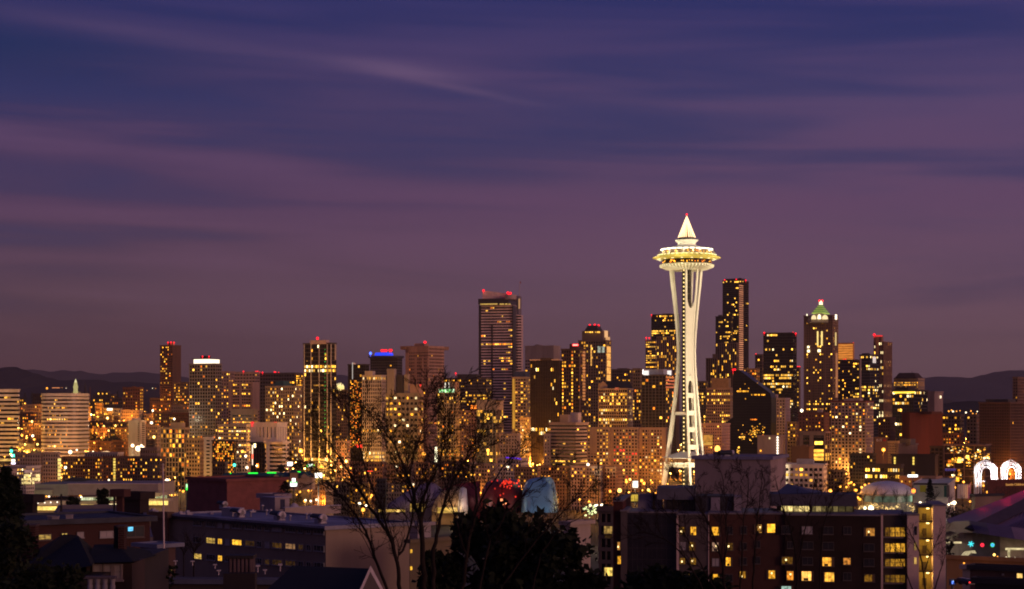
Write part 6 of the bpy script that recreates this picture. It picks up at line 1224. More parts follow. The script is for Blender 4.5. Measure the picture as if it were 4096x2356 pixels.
        if m is not DARKP and m is not CURT:
            hw_, hh_ = (x1-x0)*.5*Y/F, (y1-y0)*.5*Y/F
            if rk.random() < .75: cw = hw_*rk.uniform(.25, .6); sd_ = rk.choice((-1, 1)); ubox('curtain', mat((.16, .09, .04), .9, .3), o, (sd_*(hw_-cw/2), -.045, 0), (cw, .02, hh_*2))
            if rk.random() < .6: ubox('room_lamp', emit((1, .72, .3), 3.2), o, (rk.uniform(-.5, .5)*hw_, -.05, rk.uniform(-.5, .4)*hh_), (.28, .03, .32))
            if rk.random() < .6: ubox('furniture', mat((.05, .03, .02)), o, (rk.uniform(-.4, .4)*hw_, -.047, -hh_*.72), (hw_*rk.uniform(.5, 1), .02, hh_*.5))
    for y0, y1, s in ((2110, 2146, .55), (2174, 2208, .95), (2236, 2266, .42), (2300, 2330, .2)):
        for i, x0 in enumerate((3541, 3562, 3582, 3602)): win(root, x0, y0, x0+17, y1, emit((1, .46, .035), 1.3*s*(.5, .9, 1.2, .7)[i], .2, .7) if not (i == 0 and s > .5 and y0 < 2120) else YB(.15), FRD, 'f', -.42, (), False)
        p, q = on_face(root, 3534, y1+4, 'f', 1.2), on_face(root, 3614, y1+4, 'f', 1.2); MB().box(p.x, q.x, -1.2, .4, p.z-.12, p.z+.12).build('balcony_slab', mat((.2, .15, .14)), root)
        rail = MB(); rail.box(p.x, q.x, -1.2, -1.15, p.z+.95, p.z+1.02)
        for i in range(14): x = p.x+(q.x-p.x)*i/13; rail.box(x-.015, x+.015, -1.19, -1.16, p.z+.13, p.z+.95)
        rail.build('balcony_rail', mat((.12, .10, .10)), root)
    for i, y in enumerate((2028, 2087, 2156, 2221, 2286)):
        p, q = on_face(root, 3676, y, 'f', .6), on_face(root, 3733, y, 'f', .6); MB().box(p.x+.02, q.x-.02, -.6, 2.1, p.z-.12, p.z+.14).build('landing', mat((.12, .08, .05)), root)
        u = on_face(root, 3711, y+6, 'f', -.2); ubox('ceiling_lamp', emit((1, .72, .25), 4), root, u, (.5, .4, .2)); pl = plight('stair_lamp', u+Vector((0, -.3, -.5)), 110, (1, .62, .12), root, .15)
        if i: 
            rl_ = MB()
            for k in range(5): rl_.box(p.x+.1, p.x+(q.x-p.x)*.75, -.55, -.5, p.z+.25+.2*k, p.z+.29+.2*k)
            rl_.build('stair_rail', mat((.08, .06, .04)), root)
        rect_on(root, 3690, y+26, 3706, y+56, mat((.10, .07, .05)), 'stair_door', 'f', -2.05, .1)
    rect_on(root, 3659, 2105, 3668, 2140, DARKP, 'side_window', 'f', 1.25, .1); rect_on(root, 3657, 2230, 3666, 2256, emit((1, .6, .15), .6, 0, .4), 'side_window', 'f', 1.25, .1); rect_on(root, 3657, 2170, 3666, 2200, emit((1, .6, .15), .25, 0, .4), 'side_window', 'f', 1.25, .1)
    # penthouses
    def ph(name, x0, x1, yt, yb, y0, dep, m): p, q = on_face(root, x0, yt, 'f', -y0), on_face(root, x1, yb, 'f', -y0); return MB().box(p.x, q.x, y0, y0+dep, min(q.z, p.z)-2, p.z).build(name, m, root)
    ph('penthouse', 2655, 2780, 1958, 2050, 8, 10, mat((.05, .04, .045))); ph('penthouse_roof', 2628, 2782, 1950, 1958, 7, 12, mat((.11, .10, .13)))
    for x in (2668, 2690, 2712, 2734, 2756): ph('penthouse_window', x, x+17, 1970, 2030, 7.9, .2, mat((.03, .025, .02), .2, .3, .6))
    ph('penthouse', 2782, 2935, 1983, 2050, 6, 9, mat((.045, .04, .05))); ph('penthouse', 2936, 2966, 1986, 2052, 5, 6, mat((.30, .24, .27)))
    for x0, x1, y0, y1 in ((2844, 2880, 1990, 2020), (2842, 2884, 2034, 2040)): ph('pale_frame', x0, x1, y0, y1, 5.6, .3, mat((.25, .20, .24)))
    ph('vent_hood', 2610, 2618, 1970, 1996, 9, 1, mat((.03, .02, .02))); ph('roof_parapet', 2552, 2650, 1976, 2004, 10, 3, mat((.24, .20, .24)))
    # rooftop lounge
    ph('lounge_wall', 3108, 3416, 1984, 2052, 8, 5, mat((.035, .028, .02))); ph('lounge_roof', 3080, 3430, 1976, 1984, 5.5, 11, mat((.07, .06, .085)))
    for x0, x1, s in ((3126, 3146, 1.15), (3148, 3170, 1.3), (3172, 3192, .5), (3194, 3216, 1.3), (3218, 3240, 1.1), (3250, 3262, .15), (3264, 3284, .3), (3286, 3304, .14), (3308, 3330, .06), (3334, 3352, .2), (3356, 3380, .07), (3384, 3410, .05)):
        ph('lounge_pane', x0, x1, 1988, 2042, 7.9, .2, emit((1, .74, .26), s, .15, .5))
    P = [on_face(root, x, y, 'f', -yy) for x, y, yy in ((3095, 1976, 7), (3255, 1972, 7), (3290, 1966, 17), (3110, 1966, 17), (3150, 1934, 13))]
    mb = MB(); mb.add(P, [(0, 1, 4), (1, 2, 4), (2, 3, 4), (3, 0, 4)]); mb.build('lounge_pyramid_roof', mat((.07, .07, .11), .5), root)
    p = on_face(root, 3070, 2046, 'f', -6); 
apartments()
# ---- foreground on the east side
DKB = brickmat((.05, .014, .011), (.13, .08, .07), .4, .13)
r, w, d, H, t = B('brick_flats', 'dark red brick flats with a small blue lit screen in one window', 'apartment block', 102, 600, 600, 2074, 215, -34, (.1, .03, .025), 12, 12, .5, .5, 0, 2200, plain=True, depth=13, wallr=DKB, cap_mat=mat((.05, .05, .065), .7, .4, .3, .3), cap=.3)
for (x0, y0, x1, y1, m) in ((155, 2139, 203, 2157, emit((1, .62, .1), .45, 0, .8)), (248, 2134, 268, 2147, emit((1, .66, .12), 1.0, 0, .5)), (311, 2131, 332, 2147, CURT), (402, 2127, 450, 2146, CURT), (506, 2106, 574, 2146, DARKP)): win(r, x0, y0, x1, y1, m, FRM if m is CURT else FRD, 'f', .08, (.5,))
rect_on(r, 513, 2108, 532, 2124, emit((.12, .62, 1), 1.4, 0, .5), 'lit_screen', 'f', .16, .05)
ZB = r.location.z+H
for i, (x, y) in enumerate(((205, 2084), (222, 2086), (278, 2080))):
    p = on_z(x, y, ZB); q = MB().box(-.35, .35, -.3, .3, -.2, .55).box(-.42, .42, -.36, .36, .55, .62).build('roof_vent', mat((.34, .28, .28)), None, p); tag(q, ('small square roof vent on the brick flats, first of a pair', 'pale square roof vent touching its twin on the brick flats', 'lone white edged roof vent in the middle of the brick flats')[i], 'vent')
B('roof_block', 'black rooftop block and brick stack behind the dark red flats', 'roof block', 497, 560, 596, 1990, 275, 30, (.035, .022, .02), 12, 12, .5, .5, 0, 2050, plain=True)
B('brick_stack', 'broad brick chimney block rising behind the dark red flats', 'chimney', 465, 490, 497, 1979, 268, 20, (.09, .035, .028), 12, 12, .5, .5, 0, 2050, plain=True)
B('dark_terrace', 'low black terrace roof between supermarket and dark red flats', 'terrace', 250, 560, 590, 2036, 300, -12, (.06, .03, .025), 12, 12, .5, .5, 0, 2060, plain=True, cap_mat=mat((.16, .13, .15)))
B('dark_house', 'black house edge behind the dark conifer by the photo edge', 'house', -40, 130, 150, 2003, 240, None, (.03, .02, .018), 12, 12, .5, .5, 0, 2100, plain=True)
B('pink_block', 'small rosy block with bluish roof beside the foot of the lamp mast', 'house', 560, 632, 702, 2180, 190, 40, (.10, .055, .05), 12, 12, .5, .5, 0, 2260, plain=True, cap=.12, cap_mat=mat((.2, .2, .26)))
B('low_flats', 'low flats with a bluish roof dotted with pale pipes', 'flats', 560, 1180, 1186, 2322, 150, 4, (.07, .05, .045), 12, 12, .5, .5, 0, 2356, plain=True, depth=18, cap=.12, cap_mat=mat((.10, .10, .14), .7, .35))
ZL = 62-(2322-HY)/F*150
for i, (x, y, h) in enumerate(((1031, 2285, .55), (1121, 2280, .55), (875, 2296, .35), (702, 2255, .3), (770, 2258, .35), (1060, 2292, .3), (860, 2270, .3))):
    p = on_z(x, y, ZL); q = MB().lathe([(.05, -.1), (.05, h*.7)], n=8).box(-.17, .17, -.08, .08, h*.7, h).build('roof_pipe', mat((.6, .5, .5)), None, p)
    tag(q, ('pale roof pipe just past the fluted chimney', 'tallest pale roof pipe under the long flats', 'pale roof pipe in front of the fluted chimney base', 'short pale pipe beside the rosy block', 'stub pipe between rosy block and fluted chimney', 'tiny pipe between the two pale roof pipes', 'tiny roof pipe hidden near the fluted chimney')[i], 'roof pipe', 'pale pipes on the bluish roof')
def houses():
    BK = mat((.010, .009, .010), .9, .3, .2, .8)
    c = at(330, 2356, 100); g = ground(c.x, 100); root = thing('hip_roof_house', 'black hip roofed house with three pale sash windows', 'house', (c.x, 100, g)); P = lambda x, y, Y: w2l(root, at(x, y, Y))
    def roof(pts, faces): mb = MB(); mb.add([P(*q) for q in pts], faces); return mb.build('roof', BK, root)
    roof(((40, 2330, 94), (368, 2262, 94), (400, 2215, 122), (120, 2215, 122), (255, 2136, 108), (312, 2142, 110)), [(0, 1, 5, 4), (1, 2, 5), (2, 3, 4, 5), (3, 0, 4)])
    roof(((336, 2253, 100), (534, 2247, 100), (655, 2214, 118), (420, 2180, 122), (378, 2178, 110), (470, 2176, 112)), [(0, 1, 5, 4), (1, 2, 5), (2, 3, 5), (3, 0, 4), (3, 4, 5)])
    a, b = P(345, 2254, 101), P(528, 2254, 101); MB().box(a.x, b.x, a.y, a.y+3.5, 0, a.z).build('wall', mat((.06, .035, .03), .85, .15), root)
    a, b = P(60, 2320, 96), P(360, 2320, 96); MB().box(a.x, b.x, a.y, a.y+22, 0, a.z).build('wall', mat((.04, .03, .03)), root)
    for x0, x1 in ((378, 403), (420, 445), (460, 484)):
        win(root, x0, 2262, x1, 2312, CURT, mat((.35, .27, .25)), 'f', .05-P(0, 2200, 101).y, ()); 
        u, v = P(x0, 2286, 100.95), P(x1, 2288, 100.95); MB().box(u.x, v.x, u.y-.06, u.y, v.z, u.z).build('sash_bar', mat((.35, .27, .25)), root)
    for x0, x1, y0, y1, Y, lab in ((103, 146, 2104, 2205, 106, 'left'), (477, 500, 2108, 2210, 109, 'r')):
        u, v = P(x0, y1, Y), P(x1, y0, Y); cb = MB().box(u.x, v.x, u.y-.3, u.y+.5, u.z-2, v.z).build('chimney', DKB, root); MB().box(u.x-.06, v.x+.06, u.y-.36, u.y+.56, v.z, v.z+.1).build('chimney_cap', mat((.08, .05, .05)), cb)
    u, v = P(455, 2210, 109.3), P(477, 2104, 109.3); MB().box(u.x, v.x-.01, u.y, u.y+.7, u.z-2, v.z).build('chimney', mat((.02, .015, .015)), root)
    c = at(405, 2356, 88); root = thing('balustrade', 'row of pale fluted balusters below the sash windows', 'balustrade', (c.x, 88, ground(c.x, 88))); 
    for x in (352, 382, 412, 442): u, v = w2l(root, at(x, 2400, 88)), w2l(root, at(x+18, 2316, 88)); MB().lathe([(.13, -1), (.13, v.z-u.z-.3), (.10, v.z-u.z-.25), (.14, v.z-u.z)], (u.x+.1, 0, u.z), 10).build('baluster', mat((.34, .28, .27)), root)
    u, v = w2l(root, at(335, 2318, 88)), w2l(root, at(465, 2311, 88)); MB().box(u.x, v.x, -.16, .16, u.z+.05, v.z+.08).build('rail', mat((.12, .09, .1)), root); MB().box(u.x, v.x, -.3, .3, 0, w2l(root, at(0, 2400, 88)).z-.9).build('base', mat((.05, .04, .04)), root)
    c = at(960, 2356, 95); root = thing('fluted_chimney', 'stout dark fluted chimney stack in front of the long flats', 'chimney', (c.x, 95, ground(c.x, 95))); P = lambda x, y, Y: w2l(root, at(x, y, Y))
    u, v = P(918, 2356, 95), P(1014, 2232, 95); mb = MB().box(u.x, v.x, -.4, .6, 0, v.z)
    for i in range(6): x = u.x+(v.x-u.x)*(i+.5)/6; mb.tube([(x, -.42, u.z-.5), (x, -.42, v.z)], .09, 8)
    mb.build('stack', mat((.12, .075, .08), .85, .3, .2, .8), root); MB().box(u.x-.14, v.x+.06, -.55, .7, v.z, v.z+.16).build('cap', mat((.03, .022, .02)), root)
    u, v = P(895, 2356, 94), P(1022, 2292, 94); MB().box(u.x, v.x, -1.2, -.46, 0, v.z).build('base', mat((.03, .02, .02)), root)
    c = at(1300, 2356, 78); root = thing('gable_house', 'black roofed house with a white edged gable under the bare tree', 'house', (c.x, 78, ground(c.x, 78))); P = lambda x, y, Y: w2l(root, at(x, y, Y))
    q = [P(1000, 2420, 70), P(1420, 2420, 70), P(1478, 2274, 80), P(1170, 2262, 82), P(1540, 2420, 90), P(1180, 2420, 92)]
    mb = MB(); mb.add(q, [(0, 1, 2, 3), (2, 4, 5, 3), (3, 5, 0)]); mb.build('roof', BK, root)
    for e in ((1434, 2380, 69.9), (1536, 2372, 89)):
        a, b = P(1482, 2272, 79.8), P(*e); mb = MB(); mb.loft([[p+Vector(s) for s in ((0, -.12, -.14), (0, .1, -.14), (0, .1, .1), (0, -.12, .1))] for p in (a, b)]); mb.build('barge_board', mat((.62, .52, .54), .7), root)
    mb = MB(); mb.add([P(1482, 2278, 80), P(1438, 2390, 71), P(1532, 2380, 89)], [(0, 1, 2)]); mb.build('gable_wall', mat((.08, .06, .06)), root)
    a, b = P(1040, 2356, 74), P(1470, 2420, 74); MB().box(P(1100, 2356, 84).x, P(1400, 2356, 84).x, 0, 8, 0, P(0, 2400, 80).z).build('wall', mat((.05, .035, .035)), root)
houses()
def mast():
    Y = 140; a, b = at(658, 2360, Y), at(652, 1858, Y); g = ground(a.x, Y); root = thing('lamp_mast', 'tall thin white mast before the long flats with a green light', 'mast', (a.x, Y, g))
    MB().tube([(0, 0, 0), w2l(root, a), w2l(root, b)], [.10, .085, .045], 8).build('pole', mat((.70, .55, .52), .4), root); MB().sphere(w2l(root, b), .09, 8).build('finial', mat((.6, .5, .4)), root)
    ubox('green_light', emit((.45, 1, .12), 3), root, w2l(root, at(647, 2276, Y)), (.12, .12, .12)); ubox('lamp_box', emit((1, .62, .1), .35, 0, .4), root, w2l(root, at(672, 2281, Y)), (.55, .1, .16))
    MB().tube([w2l(root, at(656, 2276, Y)), w2l(root, at(647, 2276, Y))], .02, 5).build('bracket', mat((.2, .2, .2)), root)
    for px, y0, y1, Y, lab in ((245, 1976, 2060, 290, 'dark wooden utility pole in front of the supermarket'), (457, 1983, 2060, 280, 'short dark pole beside the brick chimney block')):
        a, b = at(px, y1, Y), at(px, y0, Y); g = ground(a.x, Y); root = thing('utility_pole', lab, 'pole', (a.x, Y, g)); MB().tube([(0, 0, 0), (0, 0, b.z-g)], .16, 8).build('pole', mat((.04, .03, .025)), root); MB().box(-.7, .7, -.06, .06, b.z-g-.8, b.z-g-.65).build('crossarm', mat((.04, .03, .025)), root)
mast()
# street corner by the arena
r, w, d, H, t = B('low_shop', 'dark flat roofed shop below the arena with one lit window', 'shop', 3880, 4150, 4170, 2284, 430, None, (.10, .055, .045), 30, 20, .5, .5, 0, 2356, plain=True, depth=16, cap_mat=mat((.03, .028, .035)))
for x0, x1, y0, y1, m in ((4068, 4090, 2294, 2312, emit((1, .6, .16), 1.2, 0, .4)), (3995, 4012, 2330, 2345, DIMW), (4008, 4016, 2294, 2302, CURT)): win(r, x0, y0, x1, y1, m, FRD, 'f', .08, (.5,))
B('white_shed', 'pale lit shed wall between the arena and the dark shop', 'shed', 3850, 3960, 3968, 2276, 460, None, (.40, .33, .33), 12, 12, .5, .5, 0, 2356, plain=True, depth=8)
B('orange_wall', 'long orange lit street wall under the arena porch', 'wall', 3786, 4150, 4152, 2246, 520, None, (.45, .25, .10), 12, 12, .5, .5, 0, 2300, plain=True, depth=1)
B('dark_eave', 'dark sloping roof edge at the corner below the arena', 'shop', 3900, 4150, 4160, 2338, 330, None, (.03, .025, .03), 12, 12, .5, .5, 0, 2356, plain=True, depth=8)
signbox('neon_sign', 'blue neon ring sign beside the pink stair block', 3804, 3818, 2322, 2336, 420, emit((.08, .12, .6), .4), ((3806, 3816, 2324, 2327, emit((.1, .25, 1), 2)), (3806, 3809, 2327, 2334, emit((.1, .25, 1), 2)), (3811, 3814, 2321, 2324, emit((.6, .8, 1), 2))))
def car(lab, px, py, Y, col, rz, tail):
    p = at(px, py, Y); root = thing('parked_car', lab, 'car', p, rz, 'cars at the street corner'); bm_ = mat(col, .35, .1, .5)
    MB().loft([[(-2.1, y, z) for y, z in ((-.75, .3), (.75, .3), (.78, .75), (-.78, .75))], [(-1.0, y, z) for y, z in ((-.85, .25), (.85, .25), (.86, .9), (-.86, .9))], [(1.2, y, z) for y, z in ((-.85, .25), (.85, .25), (.86, .95), (-.86, .95))], [(2.1, y, z) for y, z in ((-.78, .3), (.78, .3), (.8, .85), (-.8, .85))]]).build('body', bm_, root)
    MB().loft([[(-1.2, y, .9) for y in (-.78, .78)]+[(-.5, y, 1.4) for y in (.62, -.62)], [(1.7, y, .92) for y in (-.78, .78)]+[(1.1, y, 1.4) for y in (.62, -.62)]]).build('cabin', DARKP, root)
    for x in (-1.35, 1.3):
        for y in (-.8, .8): MB().tube([(x, y-.1, .33), (x, y+.1, .33)], .33, 14).build('wheel', mat((.02, .02, .02)), root)
    for y in (-.6, .6): ubox('tail_light' if tail else 'headlight', emit((1, .02, .02), 3) if tail else emit((1, .95, .8), 3), root, (2.12 if tail else -2.12, y, .75), (.08, .4, .22))
car('car with glowing red tail lights beside the blue ring sign', 3846, 2336, 400, (.2, .02, .02), R(-75), True)
car('dark car with red tail lights behind bare branches at the corner', 3866, 2340, 396, (.04, .04, .05), R(-70), True)
# ------------------------------------------------------------------ trees
BARK = mat((.022, .014, .011), .9, .3, .2, 6); NEED = mat((.018, .026, .014), .85, .5, .15, .7); LEAF = mat((.022, .028, .014), .85, .5, .15, .5)
def branch(mb, mt, p, d, ln, r, lev, rg, maxlev, up=.16, spread=1.0, den=1.0):
    n = 4 if lev else 5; pts = [p]; rad = [r]; q = p.copy(); dd = d.normalized()
    for i in range(n):
        dd = (dd+Vector((rg.gauss(0, .13), rg.gauss(0, .13), rg.gauss(0, .10)+up*.35))).normalized(); q = q+dd*ln/n; pts.append(q.copy()); rad.append(max(.0035, r*(1-.72*(i+1)/n)))
    (mt if lev == 0 else mb).tube(pts, rad, 5 if lev < 2 else 4, True, False)
    if lev >= maxlev: return
    for i in range(1, n+1):
        for _ in range(max(1, round(den*(2 if lev else 2)))) if i > (1 if lev == 0 else 0) else ():
            if rg.random() > .74: continue
            ax = (pts[i]-pts[i-1]).normalized(); side = ax.cross(Vector((rg.gauss(0, 1), rg.gauss(0, 1), rg.gauss(0, 1)))).normalized(); an = rg.uniform(.35, .85)*spread
            branch(mb, mt, pts[i], ax*math.cos(an)+side*math.sin(an), ln*rg.uniform(.32, .58)*(1.1-.07*i), max(.003, rad[i]*.55), lev+1, rg, maxlev, up, spread, den)
def tree_obj(name, label, base, mt, mb, group=None, mm=BARK, m2=None, crown='crown'):
    root = thing(name, label, 'tree', base, 0, group)
    for b in (mt, mb): b.v = [(v[0]-base[0], v[1]-base[1], v[2]-base[2]) for v in b.v]
    mt.build('trunk', mm, root); mb.build(crown, m2 or mm, root); return root
def stem_tree(label, base_px, Yb, stems, seed, maxlev=3, den=1.0, group=None, tw=1.0):
    rg = random.Random(seed); mt, mb = MB(), MB(); b = at(base_px, 2356, Yb); base = Vector((b.x, b.y, ground(b.x, b.y)))
    for st_ in stems:
        pts = [at(x, y, Yb+dy) for x, y, dy, w_ in st_]; rad = [max(.006, w_*.43*(Yb+dy)/F) for x, y, dy, w_ in st_]
        low = [base.lerp(pts[0], t)+Vector((0, 0, 0)) for t in (0, .5)] if st_[0][1] > 2340 else []
        # soften the polyline
        P, Rr = [], []
        for i in range(len(pts)-1):
            p0, p1, p2, p3 = pts[max(0, i-1)], pts[i], pts[i+1], pts[min(len(pts)-1, i+2)]
            for j in range(4):
                t = j/4; P.append(.5*((2*p1)+(p2-p0)*t+(2*p0-5*p1+4*p2-p3)*t*t+(3*p1-p0-3*p2+p3)*t**3)+Vector((rg.gauss(0, .012), rg.gauss(0, .02), rg.gauss(0, .012)))); Rr.append(rad[i]+(rad[i+1]-rad[i])*t)
        P.append(pts[-1]); Rr.append(rad[-1]); mt.tube(low+P, [max(.09, rad[0]*1.3)]*len(low)+Rr, 7, True, False)
        L_ = sum((P[i+1]-P[i]).length for i in range(len(P)-1)); acc = 0
        for i in range(3, len(P)):
            f = i/(len(P)-1); ax = (P[i]-P[i-1]).normalized()
            for _ in range(2 if f > .45 else 1):
                if rg.random() > .62*den+.05: continue
                side = ax.cross(Vector((rg.gauss(0, 1), rg.gauss(0, .8), rg.gauss(0, 1)))).normalized(); an = rg.uniform(.4, .9)
                branch(mb, mt, P[i], ax*math.cos(an)+side*math.sin(an)+Vector((0, 0, .12)), rg.uniform(.4, 1.0)*tw*(1.1-.55*f), Rr[i]*.45, 1, rg, maxlev, .14, 1, den)
    return tree_obj('bare_tree', label, base, mt, mb, group)
stem_tree('tall bare many stemmed tree spreading before the skyline and long flats', 1680, 34, (
    [(1700, 2356, 0, 26), (1692, 2240, 0, 24), (1688, 2120, 0, 22), (1668, 2045, 0, 20), (1650, 1960, .2, 15), (1612, 1860, .4, 11), (1560, 1760, .6, 8), (1500, 1680, .8, 5), (1440, 1600, 1, 2.5)],
    [(1672, 2050, 0, 16), (1700, 1980, -.3, 13), (1735, 1900, -.5, 11), (1765, 1820, -.6, 8), (1785, 1740, -.7, 6), (1800, 1650, -.8, 4), (1815, 1570, -.9, 2)],
    [(1655, 2000, .1, 12), (1640, 1900, .6, 9), (1660, 1800, .8, 7), (1690, 1720, 1, 5), (1700, 1640, 1.2, 3), (1712, 1570, 1.2, 1.6)],
    [(1598, 2356, .6, 20), (1592, 2250, .6, 18), (1560, 2150, .7, 16), (1500, 2060, .8, 14), (1430, 1950, 1, 10), (1370, 1850, 1.2, 7), (1310, 1760, 1.3, 4), (1250, 1690, 1.4, 2)],
    [(1560, 2150, .7, 12), (1520, 2020, .2, 10), (1470, 1900, 0, 8), (1440, 1790, -.2, 6), (1400, 1700, -.3, 4), (1360, 1610, -.4, 2)],
    [(1600, 2220, .6, 12), (1640, 2120, 1, 10), (1650, 2000, 1.2, 8), (1590, 1880, 1.4, 6), (1550, 1790, 1.6, 4), (1530, 1700, 1.6, 2)],
    [(1735, 2356, -.6, 22), (1738, 2200, -.6, 19), (1760, 2080, -.7, 15), (1800, 1960, -.8, 11), (1850, 1860, -1, 8), (1890, 1780, -1, 5), (1930, 1700, -1, 2.5)],
    [(1550, 2356, 1, 15), (1500, 2230, 1, 13), (1460, 2120, 1, 11), (1400, 2030, 1, 8), (1330, 1950, 1, 6), (1270, 1900, 1, 3), (1220, 1850, 1, 1.5)]), 5, 3, .95)
stem_tree('bare tree with leaning trunks in front of the red and blue museum shells', 1880, 40, (
    [(1850, 2356, 0, 18), (1868, 2220, 0, 17), (1890, 2100, 0, 14), (1905, 1980, 0, 11), (1890, 1880, .3, 8), (1905, 1790, .5, 6), (1900, 1700, .6, 4), (1910, 1620, .7, 2)],
    [(1890, 2100, 0, 10), (1930, 1990, -.3, 8), (1990, 1900, -.4, 6), (2050, 1830, -.5, 4), (2110, 1790, -.5, 2)],
    [(1920, 2356, .6, 12), (1950, 2200, .6, 10), (2010, 2080, .6, 8), (2080, 1990, .6, 6), (2150, 1920, .6, 4), (2230, 1870, .6, 2)],
    [(1870, 2250, 0, 10), (1830, 2100, .4, 8), (1800, 2000, .6, 6), (1770, 1900, .7, 4), (1760, 1820, .7, 2)],
    [(2000, 2356, .2, 9), (2100, 2220, .2, 8), (2200, 2100, .2, 6), (2300, 2000, .2, 4), (2390, 1930, .2, 2)],
    [(2130, 2356, .8, 8), (2160, 2230, .8, 7), (2230, 2130, .8, 5), (2330, 2060, .8, 3), (2420, 2010, .8, 1.5)]), 9, 3, .85)
stem_tree('bare tree whose fine branches cross the grey section of the dark apartments', 2830, 46, (
    [(2900, 2356, 0, 12), (2880, 2220, 0, 10), (2840, 2110, 0, 8), (2800, 2030, 0, 6), (2750, 1960, 0, 4), (2690, 1890, 0, 2)],
    [(2890, 2300, .3, 9), (2910, 2160, .3, 8), (2905, 2060, .3, 6), (2900, 1980, .3, 4), (2880, 1880, .3, 2)],
    [(2960, 2356, .6, 9), (2968, 2200, .6, 8), (2975, 2080, .6, 6), (2990, 1990, .6, 4), (2995, 1910, .6, 2)],
    [(2810, 2356, .3, 9), (2740, 2230, .3, 7), (2660, 2160, .3, 5), (2570, 2130, .3, 3), (2480, 2160, .3, 1.5)],
    [(2860, 2356, -.3, 8), (2800, 2250, -.3, 7), (2720, 2110, -.3, 5), (2640, 2040, -.3, 3)]), 14, 3, .85)
stem_tree('slim upright bare tree before the rooftop lounge and dark brick windows', 3090, 48, (
    [(3010, 2356, 0, 9), (3020, 2200, 0, 8), (3030, 2080, 0, 6), (3040, 1980, 0, 4), (3050, 1900, 0, 2)],
    [(3190, 2356, .4, 10), (3180, 2200, .4, 9), (3150, 2080, .4, 7), (3120, 1990, .4, 4), (3100, 1900, .4, 2)],
    [(3190, 2250, .4, 8), (3220, 2120, .2, 6), (3240, 2020, .1, 4), (3260, 1930, 0, 2)],
    [(3280, 2356, .8, 9), (3285, 2200, .8, 8), (3300, 2080, .8, 5), (3330, 1990, .8, 3), (3350, 1920, .8, 1.5)]), 21, 3, .85)
stem_tree('bare tree catching stair light in front of the pink stair block', 3690, 90, (
    [(3700, 2356, 0, 9), (3690, 2270, 0, 8), (3670, 2190, 0, 6), (3640, 2130, 0, 4), (3615, 2080, 0, 2)],
    [(3695, 2300, 0, 7), (3715, 2230, .3, 6), (3740, 2180, .3, 4), (3765, 2130, .3, 2)],
    [(3650, 2356, .6, 7), (3620, 2280, .6, 5), (3590, 2210, .6, 3)], [(3740, 2356, .3, 7), (3760, 2290, .3, 5), (3780, 2230, .3, 3), (3800, 2180, .3, 1.5)]), 31, 3, .9, None, 1.3)
def small_bare(label, px, py0, py1, Y, seed, group='bare street trees in the plaza', sp=.6):
    rg = random.Random(seed); mt, mb = MB(), MB(); b = at(px, py0, Y); g = ground(b.x, Y); z0 = max(g, b.z); h = (py0-py1)/F*Y; base = Vector((b.x, Y, min(g, b.z)))
    mt.tube([base, Vector((b.x, Y, z0)), Vector((b.x, Y, z0+h*.3))], [.035*h*.6, .02*h, .015*h], 6, True, False)
    for i in range(9): a = rg.uniform(0, 6.28); branch(mb, mt, Vector((b.x, Y, z0+h*rg.uniform(.05, .35))), Vector((math.cos(a)*sp, math.sin(a)*sp, 1)), h*rg.uniform(.5, .72), .012*h, 1, rg, 3, .12, 1, .9)
    return tree_obj('bare_tree', label, base, mt, mb, group)
for i, (x, y0, y1, Y, lab) in enumerate(((775, 2240, 2090, 250, 'bare tree against the east end of the long flats'), (735, 2240, 2120, 262, 'smaller bare tree left standing beside the lamp mast'), (310, 2045, 1975, 560, 'thin bare tree before the supermarket glass'), (275, 2045, 1985, 570, 'bare shrub tree by the utility pole at the supermarket'),
    (3455, 2010, 1955, 900, 'bare tree at the east rim of the pale dome'), (3490, 2010, 1945, 890, 'bare tree in front of the pale dome, second from its east rim'), (3530, 2010, 1950, 905, 'bare tree before the middle of the pale dome'), (3585, 2010, 1940, 885, 'tallest bare tree before the pale dome'), (3625, 2005, 1948, 895, 'bare tree before the west rim of the pale dome'),
    (3740, 2005, 1950, 940, 'bare tree between pointed conifer and green banner'), (3805, 2005, 1972, 930, 'bare tree before the plain panel of the museum wall'), (3850, 2005, 1975, 920, 'bare tree before the finned panel of the museum wall'), (3270, 1990, 1905, 600, 'bare tree in front of the white square windowed office'), (3190, 1995, 1900, 610, 'bare tree beside the purple slab corner'), (3345, 1995, 1900, 640, 'bare tree between white office and dome'), (2330, 1960, 1890, 1000, 'bare tree below the white bay fronted flats'), (2270, 1965, 1900, 1010, 'bare tree beside the blue museum shell'), (2395, 1965, 1895, 990, 'bare tree below the grey bay fronted flats'))):
    if 'left standing' in lab: lab = 'smaller bare tree standing beside the lamp mast'
    small_bare(lab, x, y0, y1, Y, 40+i)
